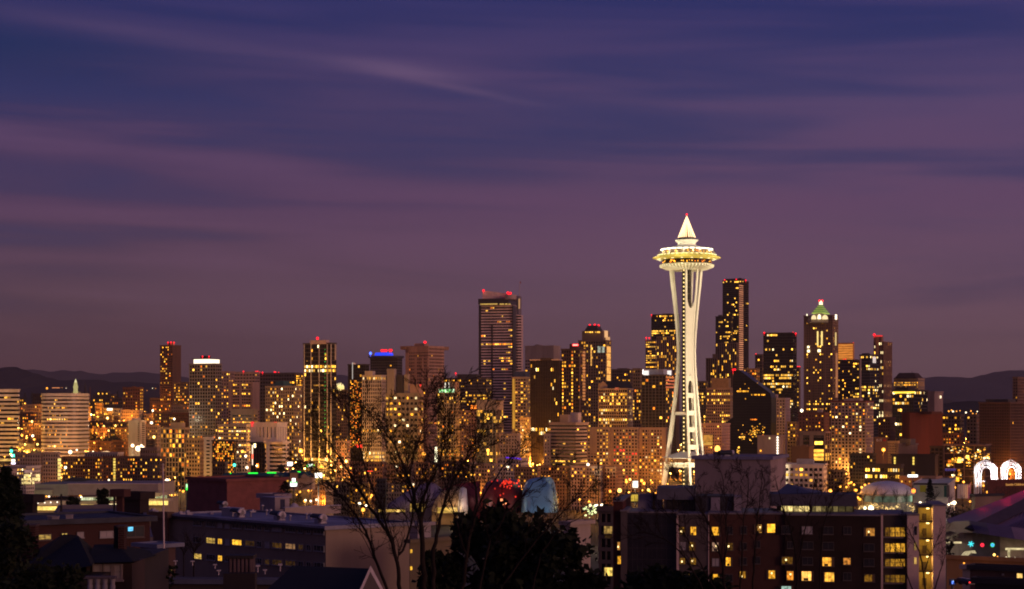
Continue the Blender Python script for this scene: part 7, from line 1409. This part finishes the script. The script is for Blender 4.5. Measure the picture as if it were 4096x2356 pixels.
def conifer(label, px, py0, py1, Y, wpx, seed, name='conifer', n=26, m=None, group=None, droop=.35):
    rg = random.Random(seed); b = at(px, py0, Y); g = ground(b.x, Y); top = at(px, py1, Y).z; h = top-b.z; rw = wpx/2/F*Y; mt, mb = MB(), MB(); base = Vector((b.x, Y, min(g, b.z)))
    mt.tube([base, Vector((b.x, Y, b.z)), Vector((b.x, Y, top))], [.03*h, .02*h, .004*h], 6, True, False)
    for k in range(n*9):
        t = rg.random()**.85; z = b.z+h*t; rr = rw*(1-t)**.8*rg.uniform(.55, 1.12)+.02*h; a = rg.uniform(0, 6.283); d = Vector((math.cos(a), math.sin(a), 0)); s = Vector((-d.y, d.x, 0))
        p0 = Vector((b.x, Y, z)); tip = p0+d*rr-Vector((0, 0, rr*droop*rg.uniform(.2, 1.3)))
        for j in range(7):
            f = rg.uniform(.15, 1); q = p0.lerp(tip, f); l_ = h*.028*rg.uniform(.6, 1.5); u = (d*rg.uniform(.3, 1)+s*rg.uniform(-1, 1)+Vector((0, 0, rg.uniform(-.5, .5)))).normalized(); v = u.cross(Vector((rg.gauss(0, 1), rg.gauss(0, 1), rg.gauss(0, 1)))).normalized()*l_*.42
            mb.add([q-v, q+u*l_*1.5, q+v, q-u*l_*.4], [(0, 1, 2, 3)])
    return tree_obj(name, label, base, mt, mb, group, BARK, m or NEED, 'foliage')
def leafy(label, px, py0, py1, Y, wpx, seed, n=2200, name='evergreen_tree', lf=1.0, m=None, cat='tree'):
    rg = random.Random(seed); b = at(px, py0, Y); g = ground(b.x, Y); top = at(px, py1, Y).z; h = top-b.z; rw = wpx/2/F*Y; mt, mb = MB(), MB(); base = Vector((b.x, Y, min(g, b.z)-.2))
    cl = []
    for i in range(26):
        a = rg.uniform(0, 6.283); t = rg.uniform(.05, .92); r_ = rw*math.sqrt(max(.05, 1-(2*t-.9)**2*.75))*rg.uniform(.2, .95); cl.append((Vector((b.x+math.cos(a)*r_, Y+math.sin(a)*r_*.7, b.z+h*t)), rw*rg.uniform(.16, .36)))
    mt.tube([base, Vector((b.x, Y, b.z+h*.35)), Vector((b.x, Y, b.z+h*.7))], [.05*rw+.08, .04*rw+.04, .02*rw], 7, True, False)
    for c_, s_ in cl: mt.tube([Vector((b.x, Y, b.z+h*.25)), c_], [.02*rw+.02, .01], 5, True, False)
    for i in range(n):
        c_, s_ = rg.choice(cl); q = c_+Vector((rg.gauss(0, 1), rg.gauss(0, 1), rg.gauss(0, .85))).normalized()*s_*rg.random()**.4*rg.uniform(.7, 1.45); l_ = .11*lf*rg.uniform(.6, 1.6)*(Y/45)**.7
        u = Vector((rg.gauss(0, 1), rg.gauss(0, 1), rg.gauss(0, 1))).normalized(); v = u.cross(Vector((rg.gauss(0, 1), rg.gauss(0, 1), rg.gauss(0, 1)))).normalized()*l_*.5
        mb.add([q-v, q+u*l_*1.3, q+v, q-u*l_*.5], [(0, 1, 2, 3)])
    o = tree_obj(name, label, base, mt, mb, None, BARK, m or LEAF, 'foliage'); o['category'] = cat; return o
conifer('dark conifer with ragged branch tips at the photo edge', 20, 2300, 1868, 120, 190, 2, n=60, droop=.15)
conifer('dark conifer top beside the photo edge supermarket corner', 62, 2200, 1905, 125, 130, 77, n=40, droop=.15)
leafy('round topped dark evergreen in front of the supermarket', 412, 2040, 1958, 300, 56, 3, 1600, lf=.8)
leafy('dark shrub against the supermarket wall beside the round evergreen', 290, 2040, 1985, 330, 60, 44, 900, lf=.6)
conifer('broad dark conifer between the brick theatre and white motel sign', 1140, 2038, 1925, 480, 150, 4, n=40, droop=.25)
conifer('low spreading conifer touching the brick theatre corner', 1195, 2040, 1975, 470, 100, 45, n=26, droop=.25)
conifer('pointed dark conifer in front of the museum wall banners', 3720, 2022, 1915, 850, 52, 6, n=36)
conifer('dark pointed conifer beside the gridded condo', 722, 1930, 1862, 1150, 34, 7, n=22); conifer('smaller dark pointed conifer past the gridded condo', 755, 1928, 1878, 1140, 30, 8, n=18); conifer('dark conifer under the small pale gabled block', 957, 1890, 1850, 1160, 34, 9, n=18)
leafy('dark round tree below the bank of white glass offices', 1130, 1885, 1860, 1180, 40, 10, 700, lf=.55); leafy('dark tree beside the banded white hotel base', 1190, 1880, 1850, 1200, 40, 11, 700, lf=.55)
conifer('tall narrow dark tree among the row flats', 2384, 1975, 1915, 980, 36, 12, n=20)
for i, (x, y0, y1, Y, w_, lab) in enumerate(((470, 1620, 1563, 2850, 12, 'slim dark cypress beside the brick apartment slab'), (450, 1625, 1580, 2850, 10, 'small dark cypress on the hill crest'), (450, 1745, 1708, 1990, 12, 'dark cypress between orange houses on the slope'), (360, 1745, 1715, 1960, 30, 'dark bushy tree at the top of the wooded slope'), (408, 1745, 1730, 1950, 14, 'small pointed tree on the wooded slope'), (100, 1600, 1572, 2700, 26, 'dark tree beside the photo edge striped office roof'), (128, 1600, 1570, 2680, 28, 'larger dark tree between the striped office roofs'), (345, 1745, 1740, 1940, 20, 'low dark tree beside the rounded office'))):
    conifer(lab, x, y0, y1, Y, w_, 60+i, n=12, group='dark trees on the hillside')
for i, (x, w_, y, Y, lab) in enumerate(((375, 90, 1737, 1900, 'dark wooded bank below the orange houses, east half'), (460, 120, 1742, 1880, 'dark wooded bank below the orange houses, west half'))): leafy(lab, x, 1775, y, Y, w_, 80+i, 900, 'wooded_bank', .5, None, 'trees')
leafy('black evergreen mass under the bare branches, tallest part', 1960, 2440, 2040, 52, 420, 15, 5200, lf=1.0)
leafy('black evergreen beside the tan slit window block', 1740, 2440, 2190, 50, 200, 16, 1800, lf=.9)
leafy('wide black evergreen sloping down past the pale wall block', 2190, 2460, 2120, 50, 480, 17, 4600, lf=1.0)
conifer('dark conifer tip poking up beside the pale wall block', 2290, 2440, 2112, 55, 150, 18, n=44, droop=.1)
leafy('black bush below the curtain glass of the dark apartments', 2640, 2440, 2285, 48, 330, 19, 2600, lf=.9)
leafy('black bush nearest the grey section windows', 2790, 2440, 2300, 47, 300, 20, 2400, lf=.9)
leafy('black hedge top under the hip roofed house', 190, 2460, 2240, 70, 320, 22, 2400, lf=.8)
leafy('black hedge below the rosy block by the lamp mast', 610, 2440, 2262, 118, 210, 27, 1800, lf=.8)
leafy('dark leafy mass at the photo edge below the conifer', 30, 2460, 2080, 90, 260, 23, 2600, lf=.9)
leafy('dark tree below the fairy lit plaza beside the dark corner block', 2440, 2120, 2015, 520, 90, 24, 1200, lf=.55)
leafy('dark shrub under the arena eave corner', 3800, 2230, 2152, 560, 40, 25, 700, lf=.4)
leafy('dark tree row at the foot of the arena slope', 3830, 2110, 2040, 760, 150, 26, 1300, lf=.6)
# ------------------------------------------------------------------ lamps
ORG, ORGL = emit((1, .36, .035), 2.2), (1, .34, .035); WHT, WHTL = emit((1, .80, .5), 3.2), (1, .82, .52); YLW, YLWL = emit((1, .58, .13), 3.0), (1, .47, .08)
def lamp(label, px, py, Y, kind='o', r=None, power=1500, name='street_lamp', group=None, pole=True):
    p = at(px, py, Y); g = ground(p.x, Y); root = thing(name, label, 'lamp', (p.x, Y, min(g, p.z-1)), 0, group); z = p.z-root.location.z; r = (r or 1.0)*.66; power = (power or 0)*(3.6 if Y > 1800 else 3.0)
    mm, lc = {'o': (ORG, ORGL), 'w': (WHT, WHTL), 'y': (YLW, YLWL)}[kind]
    MB().sphere((0, 0, z), r, 10).build('lamp_globe', mm, root)
    if pole: MB().tube([(0, .3, 0), (0, .3, z-r*.4), (0, 0, z-r*.2)], [.16, .11, .09], 6).build('pole', mat((.12, .09, .06), .6), root)
    if power: plight('lamp_light', (0, -r-1.2, z-.3), power, lc, root, .6)
LM = [
 ('brightest orange street lamp above the pale flats with dark windows', 111, 1808, 1250, 'o', 2.6, 9000), ('orange lamp in the trio east of the brightest orange lamp, lowest', 79, 1797, 1450, 'o', 1.6, 3500), ('orange lamp in the trio by the green traffic lights, topmost', 70, 1789, 1500, 'o', 1.2, 2500), ('orange lamp in the trio nearest the striped offices', 90, 1791, 1480, 'o', 1.1, 2500),
 ('orange lamp on a tall pale pole below the rounded striped office', 150, 1777, 1420, 'y', 1.3, 4000), ('white double lamp between striped office and brick balcony flats', 281, 1808, 1350, 'w', 2.2, 7000), ('small white lamp east of the golden depot roof', 307, 1800, 1400, 'w', 1.1, 1500), ('orange lamp of a pair below the row houses', 343, 1806, 1400, 'o', 1.7, 4500), ('yellow lamp of a pair below the row houses', 352, 1808, 1390, 'y', 1.4, 2500),
 ('orange lamp in front of the orange lit row house', 377, 1771, 1700, 'o', 1.4, 3500), ('orange lamp among parked roofs behind golden depot', 403, 1794, 1500, 'o', 1.2, 2500), ('lamp beside the white lamp at the golden depot', 372, 1806, 1450, 'w', .9, 800),
 ('blazing white floodlight at the foot of the beige slab', 553, 1794, 1462, 'w', 3.4, 14000), ('white floodlight at the beige slab, by its dark corner', 530, 1782, 1470, 'w', 1.9, 9000), ('white floodlight under the slotted edge of the beige slab', 566, 1783, 1475, 'w', 1.6, 7000), ('bluish white floodlight farthest round the beige slab', 574, 1791, 1470, 'w', 1.6, 3500),
 ('bright orange lamp in the glowing hillside yard', 430, 1672, 2180, 'y', 2.4, 15000), ('orange lamp touching the rounded striped office near its top', 347, 1629, 2400, 'y', 2.0, 9000), ('white lamp beside the rounded striped office, lower', 365, 1658, 2260, 'w', 1.5, 5000), ('small orange lamp over the wine dark terrace', 388, 1650, 2380, 'o', 1.3, 4000), ('orange lamp on the wine dark terrace front', 391, 1702, 2080, 'o', 1.4, 4000), ('orange lamp before the dark blue grey roofed terrace', 415, 1704, 2060, 'y', 1.4, 5000), ('white lamp at the end of the dark blue grey roofed terrace', 462, 1703, 2050, 'y', 1.5, 5000), ('tall yellow lamp before the low house with flat roof', 434, 1722, 1960, 'y', 1.3, 6000), ('orange lamp among porch houses on the slope', 385, 1731, 1940, 'o', 1.2, 4500),
 ('white hillside lamp below the slim brown tower', 611, 1642, 2380, 'w', 2.0, 6000), ('bright white lamp above the white roofed depot', 606, 1691, 1900, 'w', 2.2, 6000), ('orange lamp pair member above the dark shed', 616, 1748, 1600, 'y', 2.0, 7000), ('orange lamp beside the slotted edge of the beige slab', 597, 1759, 1560, 'o', 1.4, 5000), ('white lamp over the dark red warehouse', 697, 1676, 2000, 'w', 1.8, 5000), ('orange lamp among brick flats on the hillside', 640, 1640, 2350, 'o', 1.4, 5000),
 ('orange lamp between the striped offices, upper', 128, 1686, 1900, 'y', 1.9, 6000), ('orange lamp between the striped offices, beside a dark house', 88, 1741, 1600, 'o', 1.7, 5000), ('white lamp between the striped offices, lower', 131, 1743, 1620, 'w', 1.7, 4000), ('lamp at the base edge of the photo edge striped office', 74, 1712, 1660, 'y', 1.3, 5000), ('orange lamp above the cream school', 100, 1613, 2480, 'o', 1.6, 5000),
 ('lone distant orange lamp on the far dark slope', 188, 1553, 4200, 'o', 3.6, 0), ('white lamp by the lit stair column of the brick flats', 434, 1931, 1050, 'w', 1.1, 900), ('smaller white lamp above another on the brick flats', 435, 1920, 1060, 'w', .8, 400), ('bright white lamp beside the lamp mast', 668, 1924, 1000, 'w', 1.9, 3500), ('white balcony lamp on the brick balcony flats', 262, 1870, 1100, 'w', 1.3, 1200),
 ('great orange street lamp at the foot of the white ribbed tower', 1203, 1803, 1480, 'o', 3.0, 14000), ('orange street lamp over the glaring pole sign', 1286, 1867, 1250, 'o', 2.0, 6000), ('orange lamp over the small pale gabled block', 970, 1806, 1330, 'o', 1.9, 6000), ('white lamp on the small pale gabled block', 983, 1824, 1270, 'w', 1.4, 1500), ('white lamp before the red and white light strip', 988, 1870, 1180, 'w', 1.4, 1500), ('white lamp before the dark hotel glass', 1027, 1863, 1250, 'w', 1.0, 600), ('great orange lamp shining through the tall bare tree', 1695, 1817, 1450, 'o', 2.6, 13000), ('orange lamp at the corner of the gold lit wall building', 1452, 2039, 900, 'o', 1.5, 3500), ('white lamp above the gold lit wall corner lamp', 1438, 2015, 930, 'w', 1.2, 1500), ('small white lamp by the dark slab block', 1465, 2022, 920, 'w', .8, 500),
 ('white lamp of a row by the low tan blocks, east end', 1222, 2001, 900, 'w', .8, 700), ('white lamp of a row by the low tan blocks, middle', 1243, 2004, 900, 'w', .8, 700), ('white lamp of a row by the low tan blocks, west end', 1266, 1999, 900, 'w', .8, 700), ('orange wall lamp on the low tan blocks', 1293, 2003, 960, 'o', 1.0, 1200), ('orange lamp below the pale block in the golden street', 1348, 1826, 1350, 'o', 1.3, 5000), ('yellow lamp in the golden street, brightest', 1385, 1845, 1300, 'y', 1.9, 9000), ('yellow lamp low in the golden street', 1365, 1868, 1260, 'y', 1.5, 6000), ('orange lamp of the golden street beside the low shop row', 1402, 1872, 1200, 'o', 1.2, 4000),
 ('white lamp behind the bare tree on grey flats', 1652, 1938, 1020, 'w', .9, 800), ('white lamp over the row flats with gothic gables', 1587, 1868, 1170, 'w', 1.2, 1500), ('white lamp on the pale curved block', 2031, 1867, 1240, 'w', 1.5, 2500), ('white lamp over the striped square office base', 2352, 1858, 1350, 'w', 1.7, 3500), ('orange lamp between brown terrace and blue shell', 2182, 1908, 1080, 'o', 1.2, 2500), ('orange lamp on the tan row flats', 2196, 1907, 1085, 'o', 1.1, 2000),
 ('orange lamp beside the white lit hoarding, east', 2506, 1927, 1090, 'o', 1.4, 4000), ('orange lamp beside the white lit hoarding, upper west', 2567, 1922, 1080, 'o', 1.4, 4000), ('orange lamp beside the white lit hoarding, lower west', 2576, 1933, 1070, 'o', 1.4, 4000), ('yellow lamp glowing in low bushes, larger', 2478, 1962, 980, 'y', 1.8, 4500), ('orange lamp glowing in low bushes, smaller', 2440, 1965, 980, 'o', 1.2, 2500), ('orange lamp at the shop fronts before the tower foot', 2593, 1960, 1000, 'y', 1.2, 3000),
 ('white plaza lamp, first of four in a row', 2361, 2021, 820, 'w', .9, 900), ('white plaza lamp, second of four in a row', 2381, 2022, 815, 'w', .8, 700), ('white plaza lamp, third of four in a row', 2389, 2021, 815, 'w', .7, 500), ('white plaza lamp, last of four in a row', 2407, 2020, 810, 'w', 1.0, 1000),
 ('great orange lamp before the pale dome', 3321, 1964, 1000, 'o', 1.7, 5000), ('orange lamp behind the great one before the dome', 3361, 1946, 1040, 'o', 1.4, 4000), ('white star lamp at the foot of the granite tower', 3207, 1642, 1900, 'w', 2.4, 6000), ('great orange street lamp below the painted wall sign', 3534, 1799, 1330, 'o', 2.2, 9000), ('white lamp among fairy lights, smaller of two', 3460, 2032, 720, 'w', .9, 900), ('blazing white lamp among the fairy lights', 3484, 2033, 715, 'w', 1.7, 2500), ('blazing white lamp before the museum wall', 3817, 2011, 880, 'w', 1.5, 2200), ('white lamp at the east end of the museum wall', 3681, 2011, 880, 'w', 1.0, 900), ('white lamp on the stair block roofline', 3764, 2018, 860, 'w', .9, 500), ('white lamp between stair block and blazing museum lamp', 3795, 2018, 870, 'w', .8, 500), ('small white lamp beside the blazing museum lamp', 3806, 2013, 885, 'w', .8, 400), ('orange lamp below the purple banner', 3880, 2006, 900, 'o', .8, 700),
 ('tall orange street lamp lighting the street by the arena', 3977, 2219, 560, 'y', .62, 700), ('small orange lamp beside the tall one by the arena', 3990, 2227, 575, 'o', .4, 200), ('white lamp before the arena glass, eastern', 4025, 2230, 590, 'w', .38, 150), ('white lamp before the arena glass, western', 4060, 2232, 590, 'w', .38, 150), ('orange lamp on the low orange wall by the arena', 3856, 2253, 515, 'o', .4, 200),
 ('orange lamp over dark trees beside cream residential tower', 3405, 1930, 1150, 'o', 1.2, 2500), ('orange lamp in the dark street past the cream tower', 3460, 1940, 1100, 'o', 1.1, 2500), ('orange lamp beside the pale dome crest', 3476, 1936, 1090, 'o', .9, 1500)]
for q in LM: lamp(*q)
for i, (x, y, s) in enumerate(((3760, 1650, 3.4), (3795, 1645, 3.8), (3806, 1641, 3.4), (3812, 1646, 4), (3826, 1645, 3), (3840, 1643, 2.4), (3864, 1650, 4), (3884, 1644, 3.4), (3891, 1654, 3), (3909, 1646, 2.6), (3905, 1655, 2.2), (3885, 1668, 2.4), (610, 1553, 2), (622, 1554, 1.8), (588, 1562, 1.8), (265, 1552, 1.8), (248, 1551, 1.4), (574, 1565, 1.6))):
    lamp('distant hill lamp twinkling beyond the city', x, y, 5200 if x < 2000 else 4200, 'o' if i % 3 else 'w', s*.75, 0, 'distant_lamp', 'distant lamps on the far hills', False)
tag(MB().loft([[at(x, y, 4400) for y in (1549.5, 1553)]+[at(x, y, 4404) for y in (1553, 1549.5)] for x in (208, 224, 240)]).build('lit_strip', emit((1, .34, .12), .9, 0, .7)), 'thin orange lit roof strip on the far dark slope', 'lights')
# traffic lights and street signs by the photo edge
for i, (x, y, c_, lab) in enumerate(((46, 1804, (.05, 1, .5), 'green traffic light highest by the photo edge'), (50, 1822, (.25, 1, .7), 'pale green traffic light, eastern of a pair'), (59, 1822, (.05, 1, .55), 'green traffic light, western of a pair'), (938, 1860, (.05, .9, .55), 'green traffic light below the garage glass office'))):
    Y = 1180; p = at(x, y, Y); g = ground(p.x, Y); root = thing('traffic_light', lab, 'traffic light', (p.x, Y, g), 0, 'green traffic lights'); z = p.z-g
    MB().sphere((0, -.4, z), .95, 8).build('lens', emit(c_, 4), root); MB().box(-.8, .8, -.2, .5, z-1.4, z+3).build('housing', mat((.03, .03, .03)), root); MB().tube([(0, .2, 0), (0, .2, z-1.4)], .15, 6).build('pole', mat((.1, .1, .1)), root)
signbox('street_sign', 'white glowing shop sign under the green traffic lights, upper', 46, 61, 1837, 1846, 1150, emit((1, .9, .6), 2.6)); signbox('street_sign', 'lilac white shop sign under the green traffic lights, lower', 46, 62, 1849, 1857, 1140, emit((.95, .8, 1), 2.4))
signbox('street_sign', 'long yellow shop fascia at the photo edge under orange lamps', 0, 44, 1836, 1844, 1170, emit((1, .6, .15), 1.0, 0, .7), (), False)
for x, y, p_ in ((20, 1850, 3500), (40, 1868, 2500)): plight('shop_light', at(x, y, 1100), p_, (1, .5, .12), None, 1)
o = signbox('light_strip', 'tall red and white light strip on the dark hotel glass corner', 1008, 1012, 1780, 1860, 1335, emit((1, .75, .55), 1.6, 0, .7), ((1008, 1013, 1816, 1836, emit((1, .1, .06), 2.2)),), False)
for x0, x1, y0, y1, Y, c_, lab in ((1420, 1462, 1776, 1793, 1640, (1, .03, .02), 'cluster of red neon bars behind the bare tree'), (1468, 1490, 1883, 1886, 1190, (1, .03, .02), 'thin red neon line on the low shop row')):
    a, b = at(x0, y1, Y), at(x1, y0, Y); rg = random.Random(3); root = thing('neon_sign', lab, 'sign', ((a+b)/2)); 
    for k in range(5 if y1-y0 > 5 else 1): q = rg.uniform(-.5, .3); MB().box((b.x-a.x)*(q if y1-y0 > 5 else -.5), (b.x-a.x)*(q+.22 if y1-y0 > 5 else .5), -.2, .2, (b.z-a.z)*rg.uniform(-.5, .3) if y1-y0 > 5 else -.25, (b.z-a.z)*.35 if y1-y0 > 5 else .25).build('neon_bar', emit(c_, 1.6), root)
tag(MB().loft([[at(x, y, 1262) for x, y in ((2022, 1828), (2084, 1834), (2084, 1838), (2022, 1832))], [at(x, y, 1268) for x, y in ((2022, 1827), (2084, 1833), (2084, 1837), (2022, 1831))]]).build('purple_light', emit((.16, .03, 1), 1.1)), 'purple light band on the roof of the pale curved block', 'light')
tag(MB().box(-1, 1, -.4, .4, -9, 9).build('light_column', emit((1, .88, .55), 3.0), None, at(1744, 1834, 1440)), 'tall white light column behind the bare tree by the cream hotel', 'light')
tag(MB().sphere((0, 0, 0), 1.3, 8).build('red_lamp', emit((1, .03, .02), 4), None, at(341, 1924, 1080)), 'red lamp pair glowing on the dark roof above the supermarket', 'lamp')
tag(MB().sphere((0, 0, 0), 1.1, 8).build('orange_lamp', emit((1, .2, .02), 4), None, at(3654, 1964, 960)), 'orange red lamp at the west rim of the pale dome', 'lamp')
# dark pavilion roof above the supermarket
tag(MB().loft([[at(x, y, 1060) for x, y in ((225, 1935), (290, 1908), (395, 1920), (390, 1935))], [at(x, y, 1080) for x, y in ((225, 1934), (290, 1907), (395, 1919), (390, 1934))]]).build('pavilion_roof', mat((.03, .028, .04))), 'black pointed pavilion roof above the supermarket parapet', 'pavilion')
# fairy lights on the plaza trees
def fairy():
    rg = random.Random(8); c = at(3550, 2035, 740); root = thing('fairy_lights', 'long cloud of warm fairy lights strung along the plaza before the dome', 'fairy lights', c)
    for s in range(6):
        mb = MB()
        for i in range(34):
            x = rg.uniform(3432+s*38, 3476+s*38); y = 2028+8*math.sin(x*.05)+rg.gauss(0, 6); 
            if 3600 < x < 3628: continue
            mb.sphere(w2l(root, at(x, y, 740+rg.uniform(-8, 8))), rg.choice((.08, .11, .16)), 6)
        mb.build('light_string', emit((1, .66, .22), 2.0), root)
    for s, (x0, y0) in enumerate(((2366, 2030), (2420, 2040))):
        root2 = thing('fairy_lights', ('small greenish cluster of plaza lights beside dark corner block', 'sparse plaza lights behind the dark corner block')[s], 'fairy lights', at(x0, y0, 780)); mb = MB()
        for i in range(26): mb.sphere(w2l(root2, at(x0+rg.gauss(0, 12), y0+rg.gauss(12, 14), 780)), rg.choice((.2, .35, .5)), 6)
        mb.build('light_string', emit((.9, 1, .45), 1.6), root2)
fairy()

# ---- city lamps
def city_lamps(n=150):
    bpy.context.view_layer.update(); dg = bpy.context.evaluated_depsgraph_get(); rg = random.Random(17); spots = []; tries = 0; o = Vector((0, 0, ZC))
    while len(spots) < n and tries < 4500:
        tries += 1; px = rg.uniform(10, 4080); Y = rg.uniform(1090, 2700) if tries % 3 else rg.uniform(1090, 1700); x = (px-2048)/F*Y; p = Vector((x, Y, ground(x, Y)+rg.uniform(6, 12)))
        d = p-o; ok, hit, nr, i, ob, m_ = S.ray_cast(dg, o, d.normalized(), distance=d.length+14)
        if ok and (hit-o).length < d.length+1.2: continue
        if any((p-q).length < 24 for q in spots): continue
        spots.append(p)
    proto = None
    for p in spots:
        g = ground(p.x, p.y); h = p.z-g; k = rg.random()
        root = thing('street_lamp', 'small warm street lamp among the crowded city blocks', 'lamp', (p.x, p.y, g), 0, 'street lamps among the city blocks')
        if proto is None:
            proto = (MB().sphere((0, 0, 0), 1, 8).build('lamp_globe', ORG, root), MB().tube([(0, .3, 0), (0, .3, .96), (0, 0, 1)], [.14, .1, .08], 6).build('pole', mat((.12, .09, .06), .6), root)); a, b = proto
        else:
            a, b = proto[0].copy(), proto[1].copy(); a.parent = b.parent = root; COL.objects.link(a); COL.objects.link(b)
        r_ = rg.choice((.5, .6, .7, .9)); a.location = (0, 0, h); a.scale = (r_, r_, r_); b.scale = (1, 1, h)
        plight('lamp_light', (0, -r_-1.0, h+.5), (80000 if p.y > 1600 else 40000 if p.y > 1350 else 7000)*rg.uniform(.5, 1.5)*(.5 if p.x/p.y < -.17 else 1), ORGL if k < .7 else YLWL, root, .6)
    print('city lamps', len(spots), tries)
city_lamps()
# ------------------------------------------------------------------ air
def haze():
    m = bpy.data.materials.new('air'); m.use_nodes = True; t = m.node_tree; t.nodes.clear()
    o = t.nodes.new('ShaderNodeOutputMaterial'); v = t.nodes.new('ShaderNodeVolumePrincipled'); t.links.new(v.outputs[0], o.inputs['Volume'])
    v.inputs['Color'].default_value = (.60, .55, .60, 1); v.inputs['Density'].default_value = 2.8e-5; v.inputs['Anisotropy'].default_value = 0.0
    m.cycles.homogeneous_volume = True
    h = MB().box(-14500, 14500, -400, 23500, -60, 860).build('haze', m); tag(h, kind='stuff')
haze()
